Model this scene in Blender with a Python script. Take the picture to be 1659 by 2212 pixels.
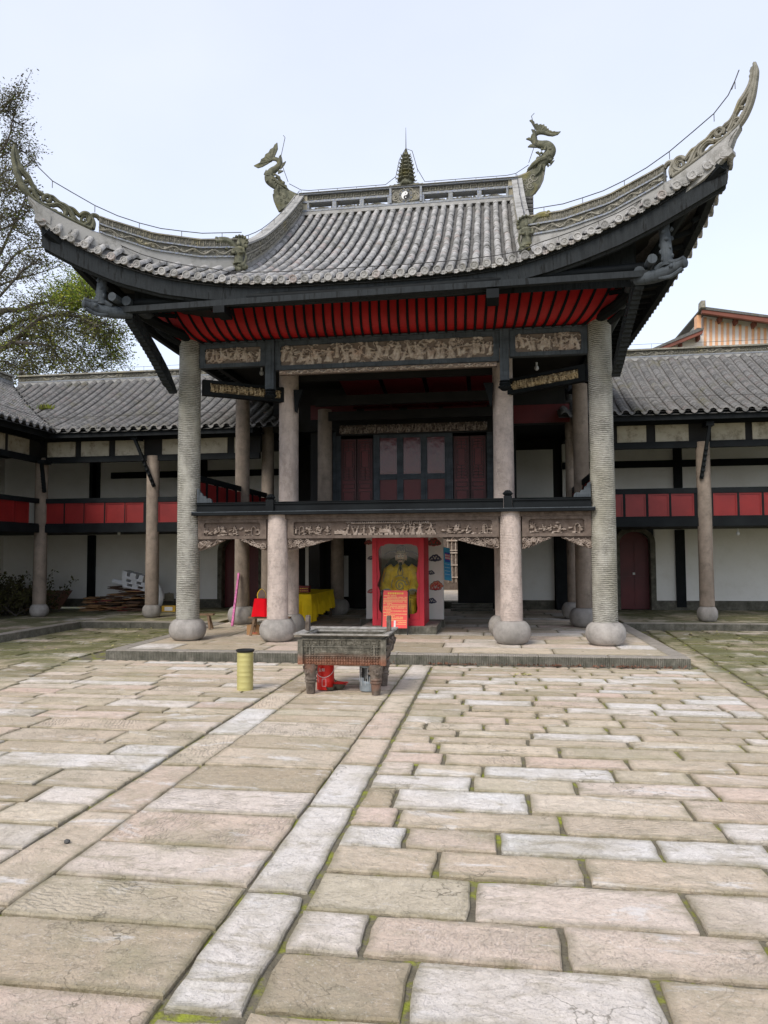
import bpy, math, random
import numpy as np
from mathutils import Vector, Matrix

for o in list(bpy.data.objects): bpy.data.objects.remove(o, do_unlink=True)
S = bpy.context.scene
COL = S.collection
rnd = random.Random(7)

# ------------------------------------------------------------------ camera
EYE = 1.8
F_PX, CX, CY = 1614.82, 829.5, 1106.0       # focal length and centre for a picture 1659 x 2212 units
VY = (1065.0, 1195.0); VX = (-10300.0, 1256.0)
def _n(v): return v/np.linalg.norm(v)
_dY = _n(np.array([(VY[0]-CX)/F_PX, (VY[1]-CY)/F_PX, 1]))
_dX = -_n(np.array([(VX[0]-CX)/F_PX, (VX[1]-CY)/F_PX, 1]))
_dX = _n(_dX-_dX.dot(_dY)*_dY)
_dZ = np.cross(_dX, _dY)
if _dZ[1] > 0: _dZ = -_dZ
M3 = np.array([_dX, _dY, _dZ])
def ray(x, y): return M3 @ np.array([(x-CX)/F_PX, (y-CY)/F_PX, 1.0])
def onY(x, y, Y):
    v = ray(x, y); t = Y/v[1]; return Vector((t*v[0], Y, EYE+t*v[2]))
def onZ(x, y, Z):
    v = ray(x, y); t = (Z-EYE)/v[2]; return Vector((t*v[0], t*v[1], Z))
def onX(x, y, X):
    v = ray(x, y); t = X/v[0]; return Vector((X, t*v[1], EYE+t*v[2]))

cam = bpy.data.cameras.new('camera')
camo = bpy.data.objects.new('camera', cam); COL.objects.link(camo)
R = Matrix(((M3[0][0], -M3[0][1], -M3[0][2]), (M3[1][0], -M3[1][1], -M3[1][2]), (M3[2][0], -M3[2][1], -M3[2][2])))
camo.matrix_world = Matrix.Translation((0, 0, EYE)) @ R.to_4x4()
cam.sensor_fit = 'VERTICAL'; cam.sensor_height = 24; cam.sensor_width = 18
cam.lens = 24*F_PX/2212
cam.clip_start = 0.05; cam.clip_end = 2000
S.camera = camo

# ------------------------------------------------------------------ sky and sun (bright overcast)
SUN_EL, SUN_ROT = math.radians(44), math.radians(205)
w = bpy.data.worlds.new('World'); S.world = w; w.use_nodes = True
nt = w.node_tree; nt.nodes.clear()
out = nt.nodes.new('ShaderNodeOutputWorld')
sky = nt.nodes.new('ShaderNodeTexSky'); sky.sky_type = 'NISHITA'; sky.sun_disc = False
sky.sun_elevation = SUN_EL; sky.sun_rotation = SUN_ROT
b1 = nt.nodes.new('ShaderNodeBackground'); b1.inputs[1].default_value = 0.05
b2 = nt.nodes.new('ShaderNodeBackground'); b2.inputs[1].default_value = 0.56
tc = nt.nodes.new('ShaderNodeTexCoord')
mp = nt.nodes.new('ShaderNodeMapping'); mp.inputs['Scale'].default_value = (1.2, 1.2, 2.2)
nz = nt.nodes.new('ShaderNodeTexNoise'); nz.inputs['Scale'].default_value = 1.6; nz.inputs['Detail'].default_value = 5
cr = nt.nodes.new('ShaderNodeValToRGB')
cr.color_ramp.elements[0].position = 0.3; cr.color_ramp.elements[0].color = (0.635, 0.655, 0.745, 1)
cr.color_ramp.elements[1].position = 0.75; cr.color_ramp.elements[1].color = (0.73, 0.735, 0.79, 1)
nt.links.new(tc.outputs['Generated'], mp.inputs[0]); nt.links.new(mp.outputs[0], nz.inputs[0])
nt.links.new(nz.outputs[0], cr.inputs[0]); nt.links.new(cr.outputs[0], b2.inputs[0])
nt.links.new(sky.outputs[0], b1.inputs[0])
ad = nt.nodes.new('ShaderNodeAddShader')
nt.links.new(b1.outputs[0], ad.inputs[0]); nt.links.new(b2.outputs[0], ad.inputs[1]); nt.links.new(ad.outputs[0], out.inputs[0])
sl = bpy.data.lights.new('sun', 'SUN'); sl.energy = 1.5; sl.angle = math.radians(25); sl.color = (1.0, 0.94, 0.84)
so = bpy.data.objects.new('sun', sl); COL.objects.link(so)
# sun behind the camera and to its left, high
_sd = Vector((math.sin(SUN_ROT)*math.cos(SUN_EL), math.cos(SUN_ROT)*math.cos(SUN_EL), math.sin(SUN_EL)))
so.rotation_euler = _sd.to_track_quat('Z', 'Y').to_euler()
S.view_settings.view_transform = 'Standard'; S.view_settings.look = 'None'
S.view_settings.exposure = 0.92; S.view_settings.gamma = 1.0
S.view_settings.use_curve_mapping = False
S.render.engine = 'CYCLES'

# ------------------------------------------------------------------ materials
def ramp(nt, stops):
    r = nt.nodes.new('ShaderNodeValToRGB')
    e = r.color_ramp.elements
    e[0].position = stops[0][0]; e[0].color = (*stops[0][1], 1)
    e[1].position = stops[-1][0]; e[1].color = (*stops[-1][1], 1)
    for p, c in stops[1:-1]:
        x = e.new(p); x.color = (*c, 1)
    return r
class N:
    """small node builder; every coordinate is the world position"""
    def __init__(s, name, rough=0.8, metal=0.0, spec=0.3):
        s.m = bpy.data.materials.new(name); s.m.use_nodes = True
        s.nt = s.m.node_tree; s.b = s.nt.nodes['Principled BSDF']
        s.b.inputs['Roughness'].default_value = rough; s.b.inputs['Metallic'].default_value = metal
        s.b.inputs['Specular IOR Level'].default_value = spec
        s.pos = s.nt.nodes.new('ShaderNodeNewGeometry').outputs['Position']
        s.h = None
    def L(s, a, b): s.nt.links.new(a, b)
    def mapped(s, scale=(1, 1, 1), rot=(0, 0, 0), loc=None):
        m = s.nt.nodes.new('ShaderNodeMapping'); m.inputs['Scale'].default_value = scale; m.inputs['Rotation'].default_value = rot
        s.L(s.pos, m.inputs[0])
        if loc is not None: s.L(loc, m.inputs['Location'])
        return m.outputs[0]
    def noise(s, scale, detail=4, co=None, rough=0.55, dist=0.0):
        n = s.nt.nodes.new('ShaderNodeTexNoise'); n.inputs['Scale'].default_value = scale; n.inputs['Detail'].default_value = detail
        n.inputs['Roughness'].default_value = rough; n.inputs['Distortion'].default_value = dist
        s.L(co or s.pos, n.inputs[0]); return n.outputs[0]
    def wave(s, scale, co=None, direction='Z', dist=1.0, detail=2, dscale=1.0):
        n = s.nt.nodes.new('ShaderNodeTexWave'); n.bands_direction = direction
        n.inputs['Scale'].default_value = scale; n.inputs['Distortion'].default_value = dist; n.inputs['Detail'].default_value = detail
        n.inputs['Detail Scale'].default_value = dscale
        s.L(co or s.pos, n.inputs[0]); return n.outputs['Fac']
    def voro(s, scale, co=None, feature='F1'):
        n = s.nt.nodes.new('ShaderNodeTexVoronoi'); n.inputs['Scale'].default_value = scale; n.feature = feature
        s.L(co or s.pos, n.inputs[0]); return n.outputs['Distance']
    def ramp(s, fac, stops):
        r = ramp(s.nt, stops); s.L(fac, r.inputs[0]); return r.outputs[0]
    def mix(s, fac, a, b, mode='MIX'):
        m = s.nt.nodes.new('ShaderNodeMix'); m.data_type = 'RGBA'; m.blend_type = mode
        for i, v in ((0, fac), (6, a), (7, b)):
            if isinstance(v, (int, float)): m.inputs[i].default_value = v
            elif isinstance(v, tuple): m.inputs[i].default_value = (*v, 1) if len(v) == 3 else v
            else: s.L(v, m.inputs[i])
        return m.outputs[2]
    def math(s, op, a, b=0.0):
        m = s.nt.nodes.new('ShaderNodeMath'); m.operation = op
        for i, v in ((0, a), (1, b)):
            if isinstance(v, (int, float)): m.inputs[i].default_value = v
            else: s.L(v, m.inputs[i])
        return m.outputs[0]
    def attr(s, name='rnd'):
        a = s.nt.nodes.new('ShaderNodeAttribute'); a.attribute_name = name; return a.outputs['Fac']
    def rand(s):
        return s.nt.nodes.new('ShaderNodeObjectInfo').outputs['Random']
    def xyz(s, i):
        n = s.nt.nodes.new('ShaderNodeSeparateXYZ'); s.L(s.pos, n.inputs[0]); return n.outputs[i]
    def color(s, c):
        if isinstance(c, tuple): s.b.inputs['Base Color'].default_value = (*c, 1)
        else: s.L(c, s.b.inputs['Base Color'])
        return s
    def rough(s, c): s.L(c, s.b.inputs['Roughness']); return s
    def bump(s, h, dist=0.01, strength=1.0):
        b = s.nt.nodes.new('ShaderNodeBump'); b.inputs['Distance'].default_value = dist; b.inputs['Strength'].default_value = strength
        s.L(h, b.inputs['Height'])
        if s.h is not None: s.L(s.h, b.inputs['Normal'])
        s.h = b.outputs[0]; s.L(s.h, s.b.inputs['Normal']); return s

def simple(name, c1, c2, scale=3, rough=0.8, bump=0.004, bscale=40, metal=0, spec=0.3):
    n = N(name, rough, metal, spec)
    f = n.noise(scale, 6)
    n.color(n.ramp(f, [(0.3, c1), (0.7, c2)]))
    if bump: n.bump(n.noise(bscale, 4), bump)
    return n.m
MT = {}
# paving slabs: colour by slab, blotches, lime patches, chisel lines, moss that grows with the damp corners
def slab_mat(name, moss=0.0, warm=1.0, grey=False):
    n = N(name, 0.85, 0, 0.25)
    r = n.attr()
    base = n.ramp(r, [(0.0, (.40, .33, .24)), (.10, (.50, .42, .31)), (.30, (.68, .57, .45)), (.42, (.72, .57, .49)), (.52, (.58, .51, .39)), (.64, (.72, .62, .49)), (.78, (.75, .64, .56)), (.88, (.78, .72, .66)), (1.0, (.80, .77, .74))])
    if grey: base = n.mix(0.55, base, (.40, .38, .34))
    # every slab gets its own stretch and turn of the pattern, so nothing runs on across a joint
    sh = n.nt.nodes.new('ShaderNodeCombineXYZ')
    for i_, k_ in enumerate((37.0, 91.0, 13.0)): n.L(n.math('MULTIPLY', r, k_), sh.inputs[i_])
    pm = n.mapped((1, 1, 1), loc=sh.outputs[0]); ps = n.mapped((.55, 1.5, 1), rot=(0, 0, .25), loc=sh.outputs[0])
    big = n.noise(1.5, 6, pm, rough=.62); fine = n.noise(16, 8, rough=0.7); mid = n.noise(4.2, 9, ps, rough=0.70, dist=0.8)
    ton = n.noise(.9, 4, pm)
    base = n.mix(n.ramp(ton, [(.3, (0,)*3), (.7, (.45,)*3)]), base, n.mix(1.0, base, (.92, .80, .70), 'MULTIPLY'))
    c = n.mix(n.ramp(big, [(.48, (.0,)*3), (.64, (.5,)*3)]), base, (.42, .36, .26))
    c = n.mix(n.ramp(fine, [(.35, (.28,)*3), (.58, (0,)*3)]), c, (.30, .26, .20))
    c = n.mix(n.ramp(mid, [(.36, (.65,)*3), (.46, (0,)*3)]), c, (.36, .31, .22))
    c = n.mix(n.ramp(n.noise(75, 5, rough=.75), [(.34, (.5,)*3), (.45, (0,)*3)]), c, (.26, .22, .16))
    c = n.mix(n.ramp(n.noise(48, 6, rough=.75), [(.56, (0,)*3), (.66, (.45,)*3)]), c, (.80, .75, .68))
    lime = n.noise(2.2, 10, ps, rough=.74, dist=.6)
    c = n.mix(n.ramp(lime, [(.57, (0,)*3), (.62, (.5,)*3), (.70, (.8,)*3)]), c, (.80, .765, .74))
    edge = n.attr('edge')
    en = n.math('MULTIPLY', edge, n.ramp(n.noise(5, 5), [(.3, (.25,)*3), (.6, (1,)*3)]))
    c = n.mix(n.math('MULTIPLY', en, .7), c, (.20, .175, .10))
    # moss by world place (damp, shaded edges of the court)
    x = n.xyz(0); y = n.xyz(1)
    mx = n.math('MAXIMUM', n.math('SUBTRACT', -6.6, n.math('ADD', x, n.math('MULTIPLY', n.math('SUBTRACT', y, 9.), -.0))), n.math('SUBTRACT', x, 2.9))
    mz = n.ramp(mx, [(0.0, (0,)*3), (.55, (1,)*3)])
    far = n.ramp(n.math('DIVIDE', y, 20.), [(.40, (.12,)*3), (.62, (1,)*3)])
    mn = n.ramp(n.noise(1.1, 7, rough=.7), [(.36, (0,)*3), (.52, (.85,)*3)])
    mfac = n.math('MULTIPLY', n.math('MULTIPLY', mz, far), mn)
    msc = n.ramp(n.noise(28, 5), [(.35, (.075, .085, .022)), (.7, (.16, .165, .055))])
    c = n.mix(mfac, c, msc)
    general = n.math('MULTIPLY', n.ramp(n.noise(.8, 6, rough=.7), [(.54, (0,)*3), (.70, (.4,)*3)]), 1.0)
    c = n.mix(general, c, (.27, .26, .13))
    n.color(c)
    # flaking beds and fine cracks of the sandstone
    fl = n.noise(2.3, 7, rough=.62, dist=1.2)
    st = n.ramp(fl, [(.40, (0,)*3), (.415, (.33,)*3), (.50, (.36,)*3), (.515, (.66,)*3), (.60, (.7,)*3), (.612, (1,)*3)])
    n.bump(st, .014, .9)
    ck = n.nt.nodes.new('ShaderNodeTexVoronoi'); ck.feature = 'DISTANCE_TO_EDGE'; ck.inputs['Scale'].default_value = 1.1; ck.inputs['Randomness'].default_value = 1
    dm = n.nt.nodes.new('ShaderNodeVectorMath'); dm.operation = 'ADD'; nz3 = n.nt.nodes.new('ShaderNodeTexNoise'); nz3.inputs['Scale'].default_value = 3.5; nz3.inputs['Detail'].default_value = 5; n.L(n.pos, nz3.inputs[0]); n.L(n.pos, dm.inputs[0]); n.L(nz3.outputs['Color'], dm.inputs[1]); n.L(dm.outputs[0], ck.inputs[0])
    crk = n.math('MULTIPLY', n.ramp(ck.outputs['Distance'], [(0, (1,)*3), (.012, (0,)*3)]), n.ramp(n.noise(.9, 3), [(.5, (0,)*3), (.58, (1,)*3)]))
    c = n.mix(n.math('MULTIPLY', crk, .7), c, (.12, .105, .07)); n.color(c)
    n.bump(n.noise(1.8, 4), .03, .7)
    # chisel lines at an angle that differs from slab to slab
    at = n.nt.nodes.new('ShaderNodeCombineXYZ'); n.L(n.math('MULTIPLY', r, 9.0), at.inputs[2])
    m = n.nt.nodes.new('ShaderNodeMapping'); n.L(n.pos, m.inputs[0]); n.L(at.outputs[0], m.inputs['Rotation'])
    wv = n.wave(8, m.outputs[0], 'X', 9, 5, 1.4)
    tool = n.attr('tool')
    wv2 = n.math('MULTIPLY', n.math('MULTIPLY', n.math('MULTIPLY', wv, tool), n.ramp(n.noise(2.6, 6, rough=.7), [(.46, (0,)*3), (.56, (1,)*3)])), n.math('SUBTRACT', 1, edge))
    n.bump(wv2, .014, 1.0)
    n.bump(n.noise(11, 9, rough=.72, dist=.5), .035, .8)
    n.bump(n.noise(70, 5, rough=.7), .008, .9)
    return n.m
MT['slab'] = slab_mat('paving_stone')
MT['pslab'] = slab_mat('platform_stone', grey=False)
def joint_mat():
    n = N('mossy_joint', .95)
    c = n.ramp(n.noise(5, 8, rough=.7), [(.30, (.10, .088, .066)), (.5, (.17, .15, .105)), (.56, (.19, .19, .05)), (.68, (.30, .34, .035))])
    n.color(c); n.bump(n.noise(60, 6), .015); return n.m
MT['joint'] = joint_mat()
def kerb_mat():
    n = N('kerb_stone', .9)
    c = n.ramp(n.noise(6, 7, rough=.7), [(.3, (.085, .083, .062)), (.55, (.19, .18, .145)), (.75, (.32, .30, .25))])
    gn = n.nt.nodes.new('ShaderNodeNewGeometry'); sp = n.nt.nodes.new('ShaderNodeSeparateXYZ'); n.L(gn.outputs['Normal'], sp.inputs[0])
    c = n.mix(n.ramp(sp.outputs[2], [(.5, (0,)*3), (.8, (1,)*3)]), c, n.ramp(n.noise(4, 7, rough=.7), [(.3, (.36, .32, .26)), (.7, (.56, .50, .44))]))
    n.color(c); n.bump(n.wave(11, direction='X', dist=.8), .02, 1.0); n.bump(n.noise(50, 5), .006); return n.m
MT['kerb'] = kerb_mat()
def column_mat(name, c, tool=0.0, stain=(.17, .15, .12), freq=9.0, bd=.02, peel=False):
    n = N(name, .88, 0, .2)
    f = n.noise(5, 8, rough=.7); g = n.noise(1.6, 5, n.mapped((1, 1, .35)))
    col = n.ramp(f, [(.28, tuple(v*.62 for v in c)), (.5, c), (.75, tuple(min(1, v*1.28) for v in c))])
    col = n.mix(n.ramp(g, [(.42, (0,)*3), (.66, (.75,)*3)]), col, stain)
    if peel:
        pl = n.noise(5.5, 8, n.mapped((1.6, 1.6, .8)), rough=.68)
        col = n.mix(n.ramp(pl, [(.50, (0,)*3), (.56, (.4,)*3)]), col, (.56, .47, .42))
        n.bump(n.ramp(pl, [(.49, (0,)*3), (.53, (1,)*3)]), .004)
    if tool:
        wv = n.wave(freq, n.mapped((.5, .5, 1)), 'Z', 3.6, 5, 2.6)
        worn = n.ramp(n.noise(3.5, 5, n.mapped((1, 1, .6))), [(.38, (0,)*3), (.62, (.75,)*3)])
        deep = n.math('MAXIMUM', n.ramp(wv, [(.1, (.0,)*3), (.55, (1,)*3)]), worn)
        col = n.mix(n.math('MULTIPLY', n.math('SUBTRACT', 1, deep), tool*.75), col, (.085, .08, .06))
        n.bump(deep, bd, 1.0)
    n.color(col); n.bump(n.noise(45, 6, rough=.7), .012, .9); return n.m
MT['col_outer'] = column_mat('tooled_grey_stone', (.40, .385, .34), 1.0, (.30, .28, .21), 9.0, .035)
MT['col_pink'] = column_mat('tooled_pink_stone', (.54, .45, .40), .18, (.33, .27, .235), 11, .006, True)
MT['col_wing'] = column_mat('brown_stone', (.29, .235, .19), .10, (.15, .12, .095), 9.0, .006)
MT['drum'] = column_mat('drum_stone', (.35, .325, .30), 0, (.15, .14, .125))
MT['wood'] = simple('black_lacquered_wood', (.004, .005, .006), (.010, .0125, .014), 2.5, .65, .002, 30, spec=.14)
def pale_wood():
    n = N('weathered_slate_paint', .72, 0, .2)
    g = n.noise(2.2, 7, n.mapped((1, 1, 2.5)), rough=.65)
    st = n.noise(9, 6, n.mapped((2.6, 2.6, .2)), rough=.6)
    c = n.ramp(g, [(.3, (.034, .041, .048)), (.7, (.082, .094, .105))])
    c = n.mix(n.ramp(st, [(.52, (0,)*3), (.7, (.6,)*3)]), c, (.015, .018, .020))
    n.color(c); n.bump(n.noise(30, 5, n.mapped((.3, 1, 1))), .004); return n.m
MT['slate'] = pale_wood()
def fascia_mat():
    n = N('fascia_board', .7, 0, .2)
    st = n.noise(7, 6, n.mapped((2.2, 2.2, .22)), rough=.65)
    c = n.ramp(st, [(.36, (.012, .0145, .0165)), (.55, (.021, .025, .028)), (.63, (.005, .006, .0065)), (.8, (.008, .009, .010))])
    n.color(c); n.bump(n.noise(25, 4), .003); return n.m
MT['fascia'] = fascia_mat()
MT['red'] = simple('red_painted_board', (.27, .006, .006), (.42, .012, .012), 1.4, .55, .002, 25)
MT['red_dark'] = simple('dark_red_lacquer', (.15, .008, .008), (.22, .014, .013), 2.2, .45, .002, 22, spec=.4)
MT['red_gloss'] = simple('gloss_maroon_panel', (.075, .004, .006), (.115, .006, .009), 2.0, .17, .006, 5, spec=.42)
MT['maroon'] = simple('maroon_door_paint', (.075, .004, .007), (.12, .008, .010), 2.0, .45, .002, 25, spec=.4)
def relief_mat(name, a, b, c, hi=None):
    n = N(name, .85, 0, .2)
    col = n.ramp(n.noise(9, 8, rough=.7), [(.28, a), (.5, b), (.74, c)])
    if hi: col = n.mix(n.ramp(n.noise(2.6, 5), [(.55, (0,)*3), (.72, (.6,)*3)]), col, hi)
    col = n.mix(n.ramp(n.attr('ground'), [(0.15, (0,)*3), (.6, (.8,)*3)]), col, tuple(v*.9 for v in a))  # darker carving ground, with recess shade painted into the colour
    n.color(col); n.bump(n.noise(60, 5), .005); return n.m
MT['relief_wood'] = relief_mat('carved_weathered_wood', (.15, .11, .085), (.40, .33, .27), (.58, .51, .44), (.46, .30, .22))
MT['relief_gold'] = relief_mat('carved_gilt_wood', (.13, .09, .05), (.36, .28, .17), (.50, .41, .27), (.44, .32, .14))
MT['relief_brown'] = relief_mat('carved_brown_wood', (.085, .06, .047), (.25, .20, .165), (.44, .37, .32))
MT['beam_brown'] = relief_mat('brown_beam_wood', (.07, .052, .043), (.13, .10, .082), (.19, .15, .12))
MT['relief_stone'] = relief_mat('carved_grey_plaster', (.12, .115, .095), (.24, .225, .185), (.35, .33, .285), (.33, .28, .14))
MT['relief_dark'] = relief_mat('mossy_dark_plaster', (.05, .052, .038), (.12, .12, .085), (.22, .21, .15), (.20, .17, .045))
def plaster(name, a, b, dirt, amt=.5):
    n = N(name, .9, 0, .15)
    c = n.ramp(n.noise(1.5, 7, rough=.6), [(.3, a), (.7, b)])
    c = n.mix(n.ramp(n.noise(3.2, 9, rough=.75), [(.5, (0,)*3), (.66, (amt,)*3)]), c, dirt)
    n.color(c); n.bump(n.noise(35, 5), .004); return n.m
MT['lime'] = plaster('ridge_lime_plaster', (.27, .265, .25), (.40, .39, .375), (.13, .125, .11), .7)
MT['white'] = plaster('white_wall_plaster', (.74, .73, .69), (.80, .79, .76), (.60, .58, .52), .25)
MT['cream'] = plaster('stained_cream_panel', (.30, .27, .20), (.50, .46, .37), (.12, .10, .065), .8)
def blue_trim():
    n = N('porcelain_shard_trim', .6, 0, .4)
    v = n.voro(24)
    c = n.ramp(n.noise(24, 6, rough=.8), [(.38, (.17, .175, .175)), (.52, (.28, .29, .29)), (.58, (.10, .135, .27)), (.64, (.40, .41, .41))])
    n.color(c); n.bump(v, .01); return n.m
MT['trim'] = blue_trim()
def tile_mat(name, dark=1.0, moss=.3, lich=.5):
    n = N(name, .88, 0, .2)
    r = n.attr(); o = n.rand()
    k = n.math('FRACT', n.math('ADD', r, o))
    c = n.ramp(k, [(0, (.22*dark, .215*dark, .205*dark)), (.5, (.35*dark, .34*dark, .33*dark)), (.85, (.46*dark, .445*dark, .43*dark)), (1, (.36*dark, .30*dark, .28*dark))])
    c = n.mix(n.ramp(n.noise(6, 8, rough=.75), [(.45, (0,)*3), (.62, (lich,)*3)]), c, (.56*dark, .55*dark, .535*dark))
    c = n.mix(n.ramp(n.noise(19, 5, rough=.7), [(.50, (0,)*3), (.66, (.6,)*3)]), c, (.09*dark, .09*dark, .08*dark))
    c = n.mix(n.ramp(n.noise(1.3, 7, rough=.7), [(.54, (0,)*3), (.68, (moss,)*3)]), c, (.13, .12, .06))
    n.color(c); n.bump(n.noise(40, 5), .006); return n.m
MT['tile'] = tile_mat('pale_grey_roof_tile', .86, .3, .5)
MT['pan'] = tile_mat('grey_pan_tile', .36, .2, .2)
MT['wingtile'] = tile_mat('dark_grey_wing_tile', .46, .55, .35)
MT['wire'] = simple('wire_metal', (.03, .03, .03), (.07, .065, .06), 5, .6, 0)
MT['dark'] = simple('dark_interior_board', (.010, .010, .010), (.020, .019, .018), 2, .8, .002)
MT['white_paint'] = simple('white_paint', (.70, .70, .69), (.78, .78, .77), 6, .6, .002)
MT['black_paint'] = simple('black_paint', (.012, .012, .012), (.02, .02, .02), 6, .6, .001)
def flat(name, c, rough=.6, metal=0, spec=.4, var=.12, sc=6, bump=.002, bs=30):
    return simple(name, tuple(v*(1-var) for v in c), tuple(min(1, v*(1+var)) for v in c), sc, rough, bump, bs, metal, spec)

# ------------------------------------------------------------------ mesh helpers
class MB:
    def __init__(s): s.v = []; s.f = []; s.r = []; s.e = None
    def add(s, vs, fs, r=None):
        k = len(s.v); s.v.extend([tuple(p) for p in vs]); s.f.extend([tuple(i+k for i in f) for f in fs])
        if r is None: r = rnd.random()
        s.r.extend([r]*len(vs)); return s
    def box(s, x0, x1, y0, y1, z0, z1, mat=None, r=None):
        v = [(x, y, z) for z in (z0, z1) for y in (y0, y1) for x in (x0, x1)]
        if mat is not None: v = [tuple(mat @ Vector(p)) for p in v]
        f = [(0, 2, 3, 1), (4, 5, 7, 6), (0, 1, 5, 4), (2, 6, 7, 3), (0, 4, 6, 2), (1, 3, 7, 5)]
        return s.add(v, f, r)
    def bar(s, a, b, w, h, up=(0, 0, 1), r=None):
        a = Vector(a); b = Vector(b); d = b-a; L = d.length
        if L < 1e-6: return s
        d.normalize(); u = Vector(up); x = d.cross(u)
        if x.length < 1e-4: x = d.cross(Vector((1, 0, 0)))
        x.normalize(); u = x.cross(d)
        v = [p+x*sx*w/2+u*sz*h/2 for p in (a, b) for sx, sz in ((-1, -1), (1, -1), (1, 1), (-1, 1))]
        return s.add(v, [(0, 3, 2, 1), (4, 5, 6, 7), (0, 1, 5, 4), (1, 2, 6, 5), (2, 3, 7, 6), (3, 0, 4, 7)], r)
    def tube(s, pts, rad, n=8, cap=True, flatn=None, flat=1.0, r=None):
        """swept tube; rad is a number or a list; flat squashes it along flatn"""
        pts = [Vector(p) for p in pts]; m = len(pts)
        if not isinstance(rad, (list, tuple)): rad = [rad]*m
        ref = Vector(flatn) if flatn is not None else None
        v = []; prev = None
        for i, p in enumerate(pts):
            d = (pts[min(i+1, m-1)]-pts[max(i-1, 0)])
            if d.length < 1e-9: d = Vector((0, 0, 1))
            d.normalize()
            if ref is not None: a = (ref-ref.dot(d)*d)
            elif prev is not None: a = prev-prev.dot(d)*d
            else: a = d.orthogonal()
            if a.length < 1e-6: a = d.orthogonal()
            a.normalize(); prev = a; b = d.cross(a)
            for k in range(n):
                t = 2*math.pi*k/n
                v.append(p+a*math.cos(t)*rad[i]*flat+b*math.sin(t)*rad[i])
        f = [(i*n+k, i*n+(k+1) % n, (i+1)*n+(k+1) % n, (i+1)*n+k) for i in range(m-1) for k in range(n)]
        if cap: f += [tuple(range(n-1, -1, -1)), tuple((m-1)*n+k for k in range(n))]
        return s.add(v, f, r)
    def lathe(s, prof, n=24, c=(0, 0, 0), wob=0.0, sx=1, sy=1, r=None, cap=True):
        v = []; f = []; m = len(prof)
        for i, (q, z) in enumerate(prof):
            for k in range(n):
                t = 2*math.pi*k/n; qq = q*(1+(rnd.random()-.5)*wob)
                v.append((c[0]+qq*math.cos(t)*sx, c[1]+qq*math.sin(t)*sy, c[2]+z))
        for i in range(m-1):
            for k in range(n): f.append((i*n+k, i*n+(k+1) % n, (i+1)*n+(k+1) % n, (i+1)*n+k))
        if cap: f += [tuple(range(n-1, -1, -1)), tuple((m-1)*n+k for k in range(n))]
        return s.add(v, f, r)
    def ball(s, c, rx, ry, rz, n=12, m=8, wob=0, r=None):
        prof = [(max(1e-4, math.sin(math.pi*i/m)), -math.cos(math.pi*i/m)) for i in range(m+1)]
        v = []; f = []
        for q, z in prof:
            for k in range(n):
                t = 2*math.pi*k/n; e = 1+(rnd.random()-.5)*wob
                v.append((c[0]+q*rx*math.cos(t)*e, c[1]+q*ry*math.sin(t)*e, c[2]+z*rz*e))
        for i in range(m):
            for k in range(n): f.append((i*n+k, i*n+(k+1) % n, (i+1)*n+(k+1) % n, (i+1)*n+k))
        return s.add(v, f, r)
    def prism(s, poly, y0, y1, axes='XZ', r=None):
        """outline (two coordinates) given thickness along the third axis"""
        n = len(poly)
        def P(a, b, t):
            return {'XZ': (a, t, b), 'XY': (a, b, t), 'YZ': (t, a, b)}[axes]
        v = [P(a, b, y0) for a, b in poly]+[P(a, b, y1) for a, b in poly]
        f = [tuple(range(n)), tuple(range(2*n-1, n-1, -1))]
        f += [(i, i+n, (i+1) % n+n, (i+1) % n) for i in range(n)]
        return s.add(v, f, r)
    def slabpoly(s, poly3, nrm, th, r=None):
        """planar outline of 3D points given thickness th along nrm"""
        n = len(poly3); nn = Vector(nrm)*th
        v = [Vector(p) for p in poly3]+[Vector(p)+nn for p in poly3]
        f = [tuple(range(n)), tuple(range(2*n-1, n-1, -1))]
        f += [(i, i+n, (i+1) % n+n, (i+1) % n) for i in range(n)]
        return s.add(v, f, r)
    def grid(s, P, nx, ny, r=None):
        v = [P(i, j) for j in range(ny+1) for i in range(nx+1)]
        f = [(j*(nx+1)+i, j*(nx+1)+i+1, (j+1)*(nx+1)+i+1, (j+1)*(nx+1)+i) for j in range(ny) for i in range(nx)]
        return s.add(v, f, r)
    def mesh(s, name, mat, smooth=False):
        me = bpy.data.meshes.new(name); me.from_pydata([tuple(p) for p in s.v], [], s.f); me.update()
        a = me.attributes.new('rnd', 'FLOAT', 'POINT'); a.data.foreach_set('value', s.r)
        if s.e is not None:
            a = me.attributes.new('edge', 'FLOAT', 'POINT'); a.data.foreach_set('value', s.e[0])
            a = me.attributes.new('tool', 'FLOAT', 'POINT'); a.data.foreach_set('value', s.e[1])
        if getattr(s, 'g', None): a = me.attributes.new('ground', 'FLOAT', 'POINT'); a.data.foreach_set('value', s.g)
        if smooth: me.polygons.foreach_set('use_smooth', [True]*len(me.polygons))
        me.materials.append(MT[mat] if isinstance(mat, str) else mat)
        return me
def fixn(me):
    import bmesh
    b = bmesh.new(); b.from_mesh(me); bmesh.ops.recalc_face_normals(b, faces=b.faces); b.to_mesh(me); b.free()
def link(name, me, parent=None, loc=None):
    o = bpy.data.objects.new(name, me); COL.objects.link(o)
    if parent is not None: o.parent = parent
    if loc is not None: o.location = loc
    return o
def part(name, mb, mat, parent=None, smooth=False, label=None, stuff=False, fix=True):
    me = mb.mesh(name, mat, smooth)
    if fix: fixn(me)
    if smooth == 'angle' or smooth is True:
        try: me.set_sharp_from_angle(angle=math.radians(40))
        except Exception: pass
    o = link(name, me, parent)
    if label: o['label'] = label
    if stuff: o['kind'] = 'stuff'
    return o
def tag(o, label, cat, group=None):
    o['label'] = label; o['category'] = cat
    if group: o['group'] = group
    return o
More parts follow.
